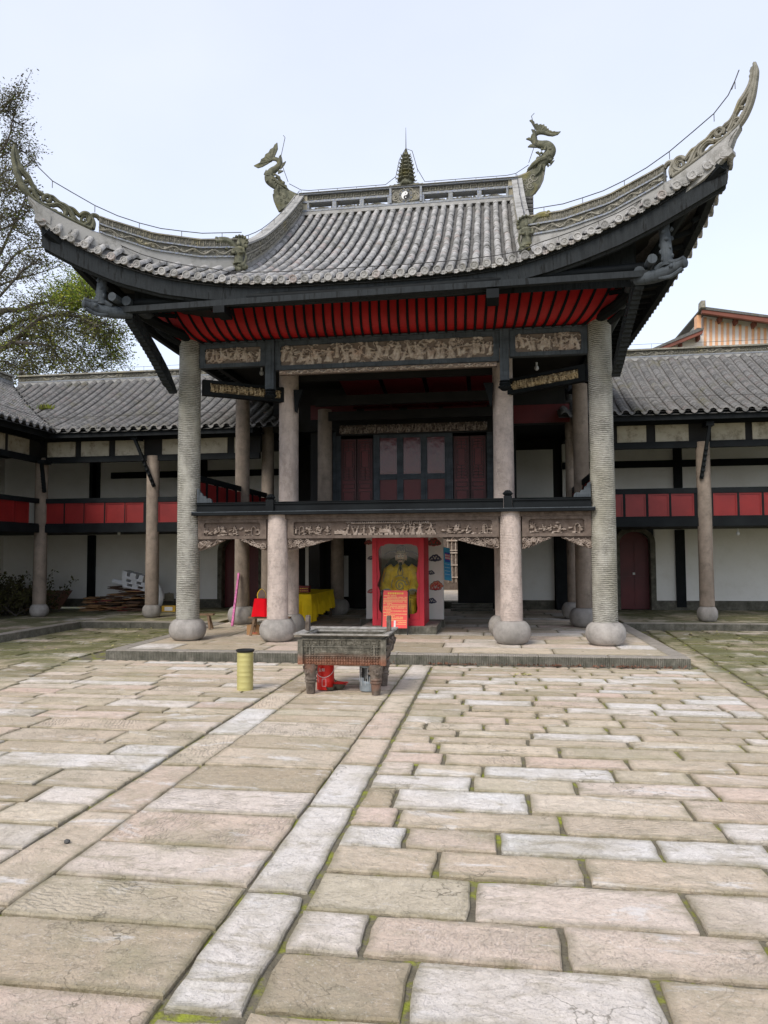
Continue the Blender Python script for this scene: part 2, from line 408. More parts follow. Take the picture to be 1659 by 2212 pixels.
def thing(name, label, cat, loc=(0, 0, 0), rz=0, group=None):
    o = bpy.data.objects.new(name, None); COL.objects.link(o); o.location = loc; o.rotation_euler = (0, 0, rz)
    o.empty_display_size = .2
    return tag(o, label, cat, group)
def copy_tree(o, parent=None):
    c = o.copy(); COL.objects.link(c)
    if parent is not None: c.parent = parent
    for ch in list(o.children): copy_tree(ch, c)
    return c
def struct(o): o['kind'] = 'structure'; return o
def catmull(pts, k=6):
    pts = [Vector(p) for p in pts]; P = [pts[0]*2-pts[1]]+pts+[pts[-1]*2-pts[-2]]; out = []
    for i in range(1, len(P)-2):
        for j in range(k):
            t = j/k; a, b, c, d = P[i-1:i+3]
            out.append(.5*((2*b)+(c-a)*t+(2*a-5*b+4*c-d)*t*t+(3*b-a-3*c+d)*t**3))
    out.append(pts[-1]); return out
def lerp(a, b, t): return a+(b-a)*t
def interp(x, xs, ys): return float(np.interp(x, xs, ys))

# ------------------------------------------------------------------ carved relief height fields
class Relief:
    def __init__(s, w, h, cell=.011, seed=1):
        s.w, s.h = w, h; s.nx = max(4, int(w/cell)); s.ny = max(4, int(h/cell))
        s.X, s.Y = np.meshgrid(np.linspace(0, w, s.nx+1), np.linspace(0, h, s.ny+1))
        s.H = np.zeros_like(s.X); s.g = random.Random(seed)
        s.H += .003*np.random.RandomState(seed).rand(*s.X.shape)
    def cap(s, x0, y0, x1, y1, r, h, r1=None):
        r1 = r if r1 is None else r1
        m = max(r, r1)
        i0 = max(0, int((min(x0, x1)-m)/s.w*s.nx)); i1 = min(s.nx+1, int((max(x0, x1)+m)/s.w*s.nx)+2)
        if i1 <= i0: return
        X = s.X[:, i0:i1]; Y = s.Y[:, i0:i1]
        dx, dy = x1-x0, y1-y0; L = dx*dx+dy*dy+1e-9
        t = np.clip(((X-x0)*dx+(Y-y0)*dy)/L, 0, 1)
        d = np.hypot(X-x0-t*dx, Y-y0-t*dy); rr = r+(r1-r)*t
        s.H[:, i0:i1] = np.maximum(s.H[:, i0:i1], h*np.sqrt(np.clip(1-(d/rr)**2, 0, 1)))
    def rect(s, x0, y0, x1, y1, h):
        m = (s.X >= x0) & (s.X <= x1) & (s.Y >= y0) & (s.Y <= y1); s.H[m] = np.maximum(s.H[m], h)
    def line(s, pts, r, h):
        for a, b in zip(pts[:-1], pts[1:]): s.cap(a[0], a[1], b[0], b[1], r, h)
    def spiral(s, x, y, R, turns, r, h, ph=0, sg=1):
        n = int(10*turns)
        s.line([(x+R*(1-i/n*.85)*math.cos(ph+sg*i/n*turns*6.28), y+R*(1-i/n*.85)*math.sin(ph+sg*i/n*turns*6.28)) for i in range(n+1)], r, h)
    def figure(s, x, y, q, h):
        g = s.g; lean = g.uniform(-.3, .3)*q
        s.cap(x, y, x+lean*.5, y+q*.5, q*.20, h*.8, q*.15)
        s.cap(x+lean*.5, y+q*.5, x+lean, y+q*.72, q*.15, h, q*.10)
        s.cap(x+lean*1.1, y+q*.88, x+lean*1.1, y+q*.93, q*.12, h*1.1)
        for sg in (-1, 1):
            s.cap(x+lean*.8+sg*q*.1, y+q*.66, x+sg*q*g.uniform(.25, .45), y+q*g.uniform(.35, .85), q*.06, h)
        s.cap(x-q*.1, y, x-q*.25, y-q*.1, q*.09, h*.7)
    def scene(s, dens=1.0, hh=.045):
        """dense crowd of figures, rocks and clouds"""
        g = s.g; n = int(s.w/(s.h*.27)*dens); hh *= 1.5
        for i in range(int(n*2.6)):
            x = g.uniform(0, s.w); y = g.uniform(0, s.h); k = g.random()
            if k < .4: s.spiral(x, y, s.h*g.uniform(.10, .20), g.uniform(1, 1.6), s.h*.03, hh*.55, g.uniform(0, 6), g.choice((-1, 1)))
            elif k < .7: s.line([(x+t*s.h*.12, y+math.sin(t*1.7+i)*s.h*.07) for t in range(5)], s.h*.04, hh*.5)
            else: s.cap(x, y, x+g.uniform(-.2, .2)*s.h, y+g.uniform(-.15, .15)*s.h, s.h*.09, hh*.6)
        for i in range(n):
            s.figure((i+.5+g.uniform(-.4, .4))*s.w/n, g.uniform(.04, .40)*s.h, s.h*g.uniform(.5, .68), hh)
        return s
    def stage(s, hh=.05):
        """scene with roofs, terrace wall, figures, rocks and an archway"""
        g = s.g; w, h = s.w, s.h
        if w > 2:
            for x0, x1, yy in ((.27, .62, .86), (.30, .55, .80), (.62, .70, .80), (.56, .72, .74)):
                s.rect(w*x0, h*yy, w*x1, h*(yy+.05), hh*.9)
                for k in range(int((x1-x0)*w/.04)): s.cap(w*x0+k*.04, h*yy+.01, w*x0+k*.04, h*(yy+.10), .012, hh*.8)
            for k in range(int(w*.5/.10)): s.rect(w*.25+k*.10, 0, w*.25+k*.10+.085, h*g.choice((.10, .14)), hh*.8)
            for xx in (.27, .30, .33, .36, .39, .42, .45, .47, .50, .53, .56, .58, .60, .62, .64, .66, .69, .71): s.figure(w*(xx+g.uniform(-.01, .01)), h*.16, h*g.uniform(.46, .6), hh)
            s.rect(w*.44, h*.14, w*.49, h*.42, hh*.9); s.rect(w*.21, h*.08, w*.27, h*.30, hh*.7); s.rect(w*.67, h*.05, w*.72, h*.25, hh*.7)
            spans = ((0, .24), (.74, 1.0))
        else: spans = ((0, 1.0),)
        for a, b in spans:
            for k in range(int((b-a)*w/.030)):
                x = w*g.uniform(a, b); y = h*abs(g.gauss(.22, .22)); q = h*g.uniform(.09, .22)
                an = g.uniform(-.5, .5)
                s.cap(x, y, x+math.cos(an)*q, y+math.sin(an)*q, q*g.uniform(.3, .6), hh*g.uniform(.6, 1.1), q*.2)
                if k % 4 == 0: s.figure(x, h*g.uniform(.15, .4), h*.4, hh)
        for x in ((.965, .04) if w > 2 else (.88,)):
            for k in range(13):
                t = math.pi*k/12; s.cap(w*x+math.cos(t)*h*.16, h*.45+math.sin(t)*h*.22, w*x+math.cos(t)*h*.16, h*(.45 if 0 < k < 12 else .05)+math.sin(t)*h*.22, h*.05, hh)
        return s
    def fret(s, hh=.02, q=None):
        q = q or s.h*.5
        n = int(s.w/(q*1.6)); lw = q*.09
        for i in range(n+1):
            x = i*q*1.6; y = s.h*.12; t = s.h*.88; m = s.h*.5
            s.line([(x, y), (x, t), (x+q*1.1, t), (x+q*1.1, y+(t-y)*.3), (x+q*.45, y+(t-y)*.3), (x+q*.45, m)], lw, hh)
        return s
    def scroll(s, hh=.03, dens=1.0):
        g = s.g; n = int(s.w/s.h*1.6*dens)
        for i in range(n):
            x = (i+.5)*s.w/n; y = s.h*g.uniform(.25, .75)
            s.spiral(x, y, s.h*g.uniform(.22, .34), 1.6, s.h*.055, hh, g.uniform(0, 6), g.choice((-1, 1)))
            s.line([(x-s.h*.3, y-s.h*.2), (x, y+s.h*g.uniform(-.4, .4)), (x+s.h*.4, y+s.h*.1)], s.h*.05, hh*.8)
        return s
    def dragon(s, hh=.03, ph=0):
        n = int(s.w/.03)
        pts = [(i*s.w/n, s.h*(.5+.28*math.sin(i*s.w/n/s.h*2.3+ph))) for i in range(n+1)]
        for a, b in zip(pts[:-1], pts[1:]): s.cap(a[0], a[1], b[0], b[1], s.h*.13, hh)
        s.scroll(hh*.6, .8); return s
    def mb(s, P, mask=None, curve=None):
        """P maps (u, v, h) in metres to a point"""
        b = MB(); nx, ny = s.nx, s.ny
        vs = [P(s.X[j, i], s.Y[j, i], s.H[j, i]) for j in range(ny+1) for i in range(nx+1)]
        fs = [(j*(nx+1)+i, j*(nx+1)+i+1, (j+1)*(nx+1)+i+1, (j+1)*(nx+1)+i) for j in range(ny) for i in range(nx)
              if mask is None or mask(s.X[j, i]+s.w/nx/2, s.Y[j, i]+s.h/ny/2)]
        b.add(vs, fs)
        hm = max(1e-6, float(s.H.max())); b.g = [float(max(0, 1-s.H[j, i]/hm*3.4)) for j in range(ny+1) for i in range(nx+1)]  # lower cells weigh more for the painted recess tone
        return b
def relief_front(name, x0, x1, z0, z1, y, kind, mat, parent, seed=1, cell=.012, tilt=None, mask=None, **kw):
    """relief facing the camera side (-Y)"""
    R_ = Relief(x1-x0, z1-z0, cell, seed); getattr(R_, kind)(**kw)
    return part(name, R_.mb(lambda u, v, h: (x0+u, y-h, z0+v), mask), mat, parent, smooth=True, fix=False)
MT['bark'] = simple('grey_bark', (.05, .042, .034), (.11, .095, .08), 6, .9, .01)
# ================================================================== courtyard ground and paving
PZ = 0.155                                   # height of the platforms above the court
def slab(x0, x1, y0, y1, zt, depth, rv, tool, wob=.012, n_long=3, n_short=2, dz=0.0, bev=.009, loc=True):
    """one stone slab with an uneven outline; returns an MB around its own centre and the centre"""
    cx, cy = (x0+x1)/2, (y0+y1)/2; hx, hy = (x1-x0)/2, (y1-y0)/2
    per = []
    def seg(a, b, n):
        for i in range(n):
            t = i/n; per.append([lerp(a[0], b[0], t), lerp(a[1], b[1], t), i == 0])
    nx = n_long if hx >= hy else n_short; ny = n_long if hy > hx else n_short
    seg((-hx, -hy), (hx, -hy), nx); seg((hx, -hy), (hx, hy), ny); seg((hx, hy), (-hx, hy), nx); seg((-hx, hy), (-hx, -hy), ny)
    out = []
    for x, y, c in per:
        k = wob*(1.0 if c else 1.0)
        sx = -1 if x > 0 else 1; sy = -1 if y > 0 else 1
        ox = rnd.random()*k*sx if abs(abs(x)-hx) < 1e-6 else (rnd.random()-.5)*k
        oy = rnd.random()*k*sy if abs(abs(y)-hy) < 1e-6 else (rnd.random()-.5)*k
        if c: ox += sx*.003; oy += sy*.003
        out.append((x+ox, y+oy))
    n = len(out); tx = (rnd.random()-.5)*dz/max(hx, .1)*.6; ty = (rnd.random()-.5)*dz/max(hy, .1)*.6; dd = (rnd.random()-.5)*dz*.7
    def ring(inset, z, wz=0):
        r = []
        for x, y in out:
            L = math.hypot(x, y)+1e-6
            xx = x-math.copysign(min(inset, abs(x)*.8), x); yy = y-math.copysign(min(inset, abs(y)*.8), y)
            r.append((xx, yy, z+dd+xx*tx+yy*ty+(rnd.random()-.5)*wz))
        return r
    v = ring(0, -depth)+ring(0, -bev)+ring(bev*.9, 0, .003)+ring(.055, .001, .004)
    f = []
    for k in range(3):
        for i in range(n): f.append((k*n+i, k*n+(i+1) % n, (k+1)*n+(i+1) % n, (k+1)*n+i))
    f.append(tuple(3*n+i for i in range(n)))
    m = MB(); m.add(v, f, rv)
    m.e = ([1.0]*n+[1.0]*n+[.85]*n+[0.0]*n, [tool]*(4*n))
    return m, (cx, cy, zt)
class SlabSet:
    def __init__(s): s.items = []
    def row(s, fx0, fx1, y0, y1, zt, lens, gap, toolp, bias=0, **kw):
        xa, xb = fx0, fx1; x = xa+0.0
        first = True
        while x < xb-.02:
            L = rnd.uniform(*lens)*(rnd.uniform(.4, 1) if first else 1); first = False
            e = x+L
            if xb-e < lens[0]*.45: e = xb
            rv = min(1, max(0, rnd.random()+bias)); tl = rnd.uniform(.5, 1) if rnd.random() < toolp else rnd.uniform(0, .12)
            s.items.append((x+gap/2, e-gap/2, y0+gap*.8, y1-gap*.8, zt, rv, tl, kw))
            x = e
    def col(s, x0, x1, y0, y1, zt, lens, gap, toolp, bias=0, **kw):
        y = y0
        while y < y1-.02:
            e = y+rnd.uniform(*lens)
            if y1-e < lens[0]*.45: e = y1
            rv = min(1, max(0, rnd.random()+bias)); tl = rnd.uniform(.5, 1) if rnd.random() < toolp else rnd.uniform(0, .12)
            s.items.append((x0+gap/2, x1-gap/2, y+gap/2, e-gap/2, zt, rv, tl, kw)); y = e
    def build(s, parent, name, mat, limit=295, depth=.07):
        s.items.sort(key=lambda t: math.hypot((t[0]+t[1])/2, (t[2]+t[3])/2)-.25*(t[1]-t[0])+(20 if t[1] < -.70*t[3]-.1 or t[0] > .40*t[3]+.1 else 0))
        rest = MB(); re = ([], [])
        for i, (x0, x1, y0, y1, zt, rv, tl, kw) in enumerate(s.items):
            m, c = slab(x0, x1, y0, y1, zt, depth, rv, tl, **kw)
            if i < limit: link(name, m.mesh(name, mat), parent, c)
            else:
                rest.add([(p[0]+c[0], p[1]+c[1], p[2]+c[2]) for p in m.v], m.f, rv)
                re[0].extend(m.e[0]); re[1].extend(m.e[1])
        if rest.v:
            rest.e = re; part(name+'_rest', rest, mat, parent, stuff=True)
GZ = -0.022
g = MB()
g.grid(lambda i, j: (-300+i*30, -300+j*30, GZ), 20, 20)
ground = struct(part('courtyard_ground', g, 'joint', None, fix=False))
ss = SlabSet()
XL = -8.6
# centre path of wide slabs between two long strips
rows = [1.9, 2.45, 2.99, 3.56, 4.03, 4.53, 5.10, 5.63, 6.25, 6.84, 7.32, 7.92, 8.26, 8.57, 8.90]
while rows[-1] < 11.9: rows.append(rows[-1]+rnd.uniform(.30, .42))
for a, b in zip(rows[:-1], rows[1:]):
    ss.items.append((-2.497, -1.350, a+.009, b-.009, 0, rnd.uniform(.05, .85), 1.0 if 4.5 < a < 5.2 or 7 < a < 7.4 else (.6 if 3.4 < a < 3.6 else rnd.uniform(0, .2)), dict(wob=.009, n_long=8, n_short=4, dz=.010)))
ss.col(-2.892, -2.49, 1.8, 12.1, -.004, (.75, 1.5), .014, .45, 0, wob=.010, n_long=5, n_short=2, dz=.012)
ss.items += [(-1.342, -1.0, 2.92, 3.95, .002, .93, .1, dict(wob=.018, n_long=8, n_short=3, dz=.008)),
             (-1.342, -1.0, 1.95, 2.88, -.006, .3, .3, dict(wob=.018, n_long=8, n_short=3, dz=.008))]
ss.col(-1.354, -.99, 3.99, 12.1, -.002, (.8, 1.5), .022, .15, .1, wob=.014, n_long=6, n_short=3, dz=.012)
def lline(y): return -6.55-.24*(y-9.1) if y > 9.1 else -6.55
def rline(y): return 2.94+.062*(y-8.9)
y = 2.2
while y < 12.05:
    st = min(12.1, y+(rnd.uniform(.36, .52) if y < 7.5 else rnd.uniform(.28, .42)))
    x0 = max(lline(y), -.72*y-4.5)
    if x0 < -3.3: ss.row(x0, -2.9, y, st, 0, (.85, 1.45), .010, .15, .05, wob=.010, n_long=7, n_short=3, dz=.012)
    y = st
y = 1.8
while y < 12.05:
    st = min(12.1, y+(rnd.uniform(.34, .47) if y < 6 else rnd.uniform(.25, .37)))
    ss.row(-.985, rline(y), y, st, 0, (.55, 1.12), .015, .16, .06, wob=.015, n_long=8, n_short=3, dz=.012)
    y = st
ss2 = []
# right border strip and the damp ground beyond it, left damp ground
y = 1.8
while y < 18.2:
    e = y+rnd.uniform(.7, 1.2); xx = rline(y)
    ss.items.append((xx+.01, xx+.36, y+.01, e-.01, 0, rnd.uniform(.2, .7), .2, dict(wob=.015, n_long=4, n_short=2, dz=.012))); y = e
y = 2.5
while y < 18.2:
    st = min(18.2, y+rnd.uniform(.32, .46)); x0 = rline(y)+.38
    ss.row(x0, min(6.6, .46*y+4.0), y, st, 0, (.8, 1.4), .024, .2, -.12, wob=.018, n_long=3, n_short=2, dz=.014); y = st
y = 4.0
while y < 17.45:
    st = min(17.5, y+rnd.uniform(.34, .5)); x1 = lline(min(y, 12.2)); x0 = max(-10.15, -.72*y-4.5)
    if x1-x0 > .5: ss.row(x0, min(x1-.02, -6.75) if y > 12 else x1-.02, y, st, 0, (.9, 1.5), .02, .2, -.12, wob=.015, n_long=3, n_short=2, dz=.014)
    y = st
# narrow drain course in front of the platform
x = -6.9
while x < 3.2:
    e = x+rnd.uniform(.16, .24)
    ss.items.append((x+.008, e-.008, 12.11, 12.26, -.01, rnd.uniform(.3, .9), .1, dict(wob=.008, n_long=2, n_short=1, dz=.01))); x = e
ss.build(ground, 'paving_slab', 'slab')

# ================================================================== platforms
def kerb_run(parent, axis, a0, a1, c, face, z0, z1, w=.26):
    """kerb stones along an axis; face = -1 looks toward smaller c"""
    t = a0
    while t < a1-.05:
        e = min(a1, t+rnd.uniform(1.0, 1.7))
        if a1-e < .4: e = a1
        m = MB(); b = .012; j = rnd.uniform(-.006, .006)
        lo, hi = (c+j, c+w) if face < 0 else (c-w, c+j)
        if axis == 'x': v0, v1, u0, u1 = t+.004, e-.004, lo, hi
        else: v0, v1, u0, u1 = lo, hi, t+.004, e-.004
        P = lambda ins, z: [(v0+ins, u0+ins, z), (v1-ins, u0+ins, z), (v1-ins, u1-ins, z), (v0+ins, u1-ins, z)]
        vs = P(0, z0)+P(0, z1-b)+P(b, z1)
        fs = [(k*4+i, k*4+(i+1) % 4, (k+1)*4+(i+1) % 4, (k+1)*4+i) for k in range(2) for i in range(4)]+[(8, 9, 10, 11)]
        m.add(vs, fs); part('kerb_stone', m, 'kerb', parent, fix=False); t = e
PX0, PX1, PY0 = -6.69, 3.02, 12.28
m = MB(); m.box(PX0+.02, PX1-.02, PY0+.02, 23.4, -.03, PZ-.06)
platform = struct(part('pavilion_platform', m, 'joint'))
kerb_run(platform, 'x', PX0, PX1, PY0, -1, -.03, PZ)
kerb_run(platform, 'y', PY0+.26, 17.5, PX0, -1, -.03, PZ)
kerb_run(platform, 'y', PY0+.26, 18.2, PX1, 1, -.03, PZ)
sp = SlabSet(); y = PY0+.27
while y < 22.4:
    st = min(22.45, y+rnd.uniform(.5, .75))
    sp.row(PX0+.27, PX1-.27, y, st, PZ, (1.0, 2.0), .008, .12, .02, wob=.004, n_long=3, n_short=2, dz=.004, bev=.005)
    y = st
sp.build(platform, 'platform_slab', 'pslab', depth=.06)
m = MB()
m.box(-19, PX0-.01, 17.52, 23.4, -.03, PZ-.06); m.box(-19, -10.22, 4, 17.5, -.03, PZ-.06)
walk_l = struct(part('left_walkway', m, 'joint'))
kerb_run(walk_l, 'x', -10.2, PX0, 17.5, -1, -.03, PZ)
kerb_run(walk_l, 'y', 5.0, 17.5, -10.2, 1, -.03, PZ)
sp = SlabSet(); y = 17.77
while y < 22.4:
    st = min(22.45, y+rnd.uniform(.5, .7)); sp.row(-12.7, PX0, y, st, PZ, (1.0, 1.8), .01, .1, -.05, wob=.004, dz=.006, bev=.006); y = st
y = 13
while y < 17.7:
    st = y+rnd.uniform(.6, .9); sp.row(-12.7, -10.47, y, min(17.76, st), PZ, (.9, 1.4), .01, .1, -.05, wob=.004, dz=.006, bev=.006); y = st
sp.build(walk_l, 'walkway_slab', 'pslab', depth=.06)
m = MB(); m.box(PX1+.01, 12, 18.22, 23.4, -.03, PZ-.06)
walk_r = struct(part('right_walkway', m, 'joint'))
kerb_run(walk_r, 'x', PX1, 9.5, 18.2, -1, -.03, PZ)
sp = SlabSet(); y = 18.47
while y < 22.4:
    st = min(22.45, y+rnd.uniform(.5, .7)); sp.row(PX1, 9.5, y, st, PZ, (1.0, 1.8), .01, .1, -.05, wob=.004, dz=.006, bev=.006); y = st
sp.build(walk_r, 'walkway_slab', 'pslab', depth=.06)

# ================================================================== columns
def column(parent, x, y, z0, z1, r, mat, drum=True, dr=.34, dh=.40, seg=40, label=None, base=PZ, bow=.0):
    """stone column, slightly uneven, standing on a swollen drum base"""
    zt = base+(dh if drum else 0) if z0 is None else z0
    n = 32; prof = []
    ph = rnd.uniform(0, 6); lx = rnd.uniform(-.012, .012)
    for i in range(n+1):
        t = i/n; z = lerp(zt, z1, t)
        prof.append((r*(1.03-.06*t+.012*math.sin(t*9+ph)+.004*rnd.random()), z))
    m = MB(); m.lathe([(prof[0][0]*.985, zt)]+prof+[(prof[-1][0]*.93, z1+.004)], seg, (x, y, 0), .004)
    c = part('column', m, mat, parent, smooth=True, label=label)
    if drum:
        m = MB(); d = []
        for i in range(15):
            a = -math.pi/2+math.pi*i/14
            d.append((dr*(.54+.46*max(0, math.cos(a))**1.0 if 0 < i < 14 else .54), base+dh/2+math.sin(a)*dh/2))
        d = [(dr*.56, base)]+d+[(dr*.58, base+dh+.003)]
        m.lathe(d, 40, (x, y, 0), .006)
        part('drum_base', m, 'drum', c, smooth=True)
    return c
# ================================================================== THE STAGE PAVILION
XC = -1.95
pav = thing('theatre_pavilion', 'tall stone-columned stage pavilion with upswept grey tiled roof and red soffit', 'pavilion', (0, 0, 0))
FY = 13.9
for x, lb in ((-5.88, None), (1.975, None)):
    column(pav, x, FY, None, 6.03, .215, 'col_outer', dr=.355, dh=.41, base=PZ, label='tall outer column of tooled grey stone')
for x in (-4.08, .32): column(pav, x, FY, None, 2.56, .195, 'col_pink', dr=.345, dh=.42, label='short pinkish column under the balcony')
for x in (-4.20, .235): column(pav, x, 15.1, None, 5.9, .205, 'col_pink', dr=.345, dh=.42, label='pale column rising through the stage floor')
for x in (-5.93, 1.99): column(pav, x, 17.2, None, 5.6, .17, 'col_wing', dr=.33, dh=.42)
for x in (-5.93, 2.0): column(pav, x, 19.25, None, 5.6, .165, 'col_wing', dr=.32, dh=.42)
for x in (-4.12, .28): column(pav, x, 18.15, 2.5, 5.4, .18, 'col_wing', drum=False)
for x in (-4.22, .36): column(pav, x, 20.1, None, 2.42, .18, 'col_wing', dr=.33, dh=.42)

# ---- frieze beams between the column heads
def framed(parent, x0, x1, z0, z1, y, kind, seed, mat_frame, mat_rel, bz=.07, bx=.09, label=None, dep=.14, hh=.04, rc=.03, **kw):
    """beam with a sunk carved field facing the court"""
    m = MB(); m.box(x0, x1, y+.05, y+dep, z0, z1)
    m.box(x0, x1, y, y+.051, z1-bz, z1); m.box(x0, x1, y, y+.051, z0, z0+bz)
    m.box(x0, x0+bx, y, y+.051, z0+bz, z1-bz); m.box(x1-bx, x1, y, y+.051, z0+bz, z1-bz)
    for sx in (x0+bx, x1-bx):
        for sz in (z0+bz, z1-bz):
            dx = rc if sx == x0+bx else -rc; dz = rc if sz == z0+bz else -rc
            m.prism([(sx, sz), (sx+dx, sz), (sx, sz+dz)], y+.003, y+.051)
    o = part('carved_beam', m, mat_frame, parent, label=label)
    r = Relief(x1-x0-2*bx, z1-z0-2*bz, .0105, seed); getattr(r, kind)(hh=hh, **kw)
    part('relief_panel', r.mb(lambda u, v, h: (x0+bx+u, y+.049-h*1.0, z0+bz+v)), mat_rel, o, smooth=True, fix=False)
    return o
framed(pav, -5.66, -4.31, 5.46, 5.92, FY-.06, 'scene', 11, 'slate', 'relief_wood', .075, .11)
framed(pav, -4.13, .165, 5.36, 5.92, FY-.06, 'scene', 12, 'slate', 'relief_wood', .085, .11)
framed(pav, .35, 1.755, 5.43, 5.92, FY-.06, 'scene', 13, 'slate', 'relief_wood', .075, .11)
m = MB(); m.box(-5.66, -4.31, FY-.09, FY-.04, 5.925, 5.955); m.box(-4.13, .165, FY-.09, FY-.04, 5.925, 5.955); m.box(.35, 1.755, FY-.09, FY-.04, 5.925, 5.955)
part('cap_board', m, 'slate', pav)
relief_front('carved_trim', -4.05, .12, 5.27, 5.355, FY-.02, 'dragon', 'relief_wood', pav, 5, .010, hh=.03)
m = MB(); m.box(-4.05, .12, FY-.018, FY+.07, 5.27, 5.357); part('trim_backing', m, 'beam_brown', pav)
# hanging posts with a carved lotus end
for x in (-4.22, .257):
    m = MB(); m.box(x-.085, x+.085, FY-.13, FY+.03, 4.98, 5.94); m.box(x-.03, x+.03, FY-.14, FY-.128, 5.05, 5.9)
    o = part('hanging_post', m, 'slate', pav)
    m = MB(); m.lathe([(.05, 4.80), (.085, 4.825), (.105, 4.87), (.09, 4.90), (.105, 4.915), (.10, 4.94), (.075, 4.95), (.10, 4.96), (.095, 4.982)], 16, (x, FY-.05, 0))
    for k in range(8):
        a = k*math.pi/4; m.ball((x+.09*math.cos(a), FY-.05+.09*math.sin(a), 4.865), .035, .035, .03, 8, 5)
    part('lotus_end', m, 'wood', o, smooth=True)
# slanting side beams that splay back to the inner columns
def slant(p, q, z0, z1, seed):
    p = Vector(p); q = Vector(q); d = q-p; L = d.length; d.normalize(); nrm = Vector((d.y, -d.x, 0)) if d.x > 0 else Vector((-d.y, d.x, 0))
    if nrm.y > 0: nrm = -nrm
    m = MB(); H = z1-z0
    def bx(u0, u1, a0, a1, v0, v1):
        vs = [p+d*u+nrm*a+Vector((0, 0, z0+v)) for u in (u0, u1) for a in (a0, a1) for v in (v0, v1)]
        m.add(vs, [(0, 1, 3, 2), (4, 6, 7, 5), (0, 4, 5, 1), (2, 3, 7, 6), (0, 2, 6, 4), (1, 5, 7, 3)])
    bx(0, L, -.05, .03, 0, H); bx(0, L, .03, .08, 0, .07); bx(0, L, .03, .08, H-.06, H); bx(0, .14, .03, .08, .07, H-.06); bx(L-.12, L, .03, .08, .07, H-.06)
    o = part('carved_beam', m, 'wood', pav)
    r = Relief(L-.26, H-.13, .0105, seed); r.scene(1.1, .045)
    part('relief_panel', r.mb(lambda u, v, h: tuple(p+d*(u+.14)+nrm*(.03+h)+Vector((0, 0, z0+.07+v)))), 'relief_gold', o, smooth=True, fix=False)
slant((-5.66, 14.0, 0), (-4.25, 15.0, 0), 4.95, 5.26, 21)
slant((1.76, 14.0, 0), (.35, 15.0, 0), 4.95, 5.26, 22)
for s_, x in ((1, -4.05), (-1, .05)):
    m = MB(); m.prism([(x, 5.2), (x+.03*s_, 4.75), (x+.07*s_, 4.72), (x+.10*s_, 4.9), (x+.2*s_, 5.2)], 14.9, 14.98); part('bracket', m, 'wood', pav)

# ---- balcony beams, brackets and rail
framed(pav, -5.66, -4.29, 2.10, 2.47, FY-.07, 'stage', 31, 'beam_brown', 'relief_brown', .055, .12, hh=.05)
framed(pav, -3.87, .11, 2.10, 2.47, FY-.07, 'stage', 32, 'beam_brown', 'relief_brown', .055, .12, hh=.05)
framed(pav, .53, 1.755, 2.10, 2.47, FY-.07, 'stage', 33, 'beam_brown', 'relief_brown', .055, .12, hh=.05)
m = MB(); m.box(-5.66, 1.755, FY-.09, FY+.12, 2.472, 2.55); part('floor_beam', m, 'beam_brown', pav)
m = MB(); m.box(-5.72, 1.81, FY-.26, FY-.02, 2.552, 2.60); part('sill_board', m, 'wood', pav)
m = MB(); m.box(-5.72, 1.81, FY-.265, FY-.02, 2.603, 2.618); part('sill_edge', m, MT['white_paint'] if 0 else 'slate', pav, label='pale worn edge of the balcony sill')
def rail(x0, x1):
    m = MB(); m.box(x0, x1, FY-.14, FY-.06, 2.62, 2.755); o = part('rail_board', m, 'wood', pav)
    m = MB(); m.box(x0, x1, FY-.17, FY-.04, 2.757, 2.785); m.box(x0, x1, FY-.185, FY-.03, 2.79, 2.80)
    part('handrail', m, 'wood', o)
rail(-5.66, -4.27); rail(-4.11, .20); rail(.36, 1.755)
for x in (-4.19, .28):
    m = MB(); m.box(x-.075, x+.075, FY-.19, FY-.03, 2.62, 2.84)
    o = part('rail_post', m, 'wood', pav)
    m = MB(); m.lathe([(.05, 2.84), (.06, 2.855)], 12, (x, FY-.11, 0))
    for k in range(10):
        a = k*math.pi/5; m.tube([(x+.035*math.cos(a), FY-.11+.035*math.sin(a), 2.85), (x+.075*math.cos(a), FY-.11+.075*math.sin(a), 2.885), (x+.035*math.cos(a), FY-.11+.035*math.sin(a), 2.925), (x, FY-.11, 2.93)], .022, 6)
    part('lotus_bud', m, 'wood', o, smooth=True)
for s_, x in ((1, -5.66), (-1, 1.75)):
    pf = [(x, 2.80), (x, 3.08), (x+.05*s_, 3.05), (x+.07*s_, 3.0), (x+.10*s_, 2.99), (x+.12*s_, 2.93), (x+.17*s_, 2.93), (x+.19*s_, 2.88), (x+.25*s_, 2.89), (x+.29*s_, 2.86), (x+.30*s_, 2.802)]
    m = MB(); m.prism(pf, FY-.13, FY-.07); part('rail_scroll', m, 'slate', pav)
def corbel(x, s_, L, seed):
    """stepped pierced bracket below a balcony beam"""
    H = .22
    def top(u): 
        t = u/L; return H*(1-.92*t**1.25)
    r = Relief(L, H, .0085, seed); r.scroll(.05, 1.6); r.scroll(.045, 1.3)
    step = lambda u: round(u/.035)*.035
    mk = lambda u, v: v > H-max(.02, top(step(u)))
    def P(u, v, h): return (x+u*s_, FY-.02-h, 2.095-H+v)
    b = r.mb(P, mk)
    k = 12
    poly = [(x, 2.095)]+[(x+s_*L*i/k, 2.095-max(.02, top(L*i/k))) for i in range(k+1)]+[(x+s_*L, 2.095)]
    o = part('corbel', b, 'relief_brown', pav, smooth=True, fix=False)
    m = MB(); m.prism(poly, FY-.018, FY+.05); part('corbel_back', m, 'relief_brown', o)
for i, (x, s_, L) in enumerate([(-5.66, 1, .52), (-4.29, -1, .50), (-3.87, 1, .86), (.11, -1, .86), (.53, 1, .52), (1.755, -1, .52)]): corbel(x, s_, L, 50+i)

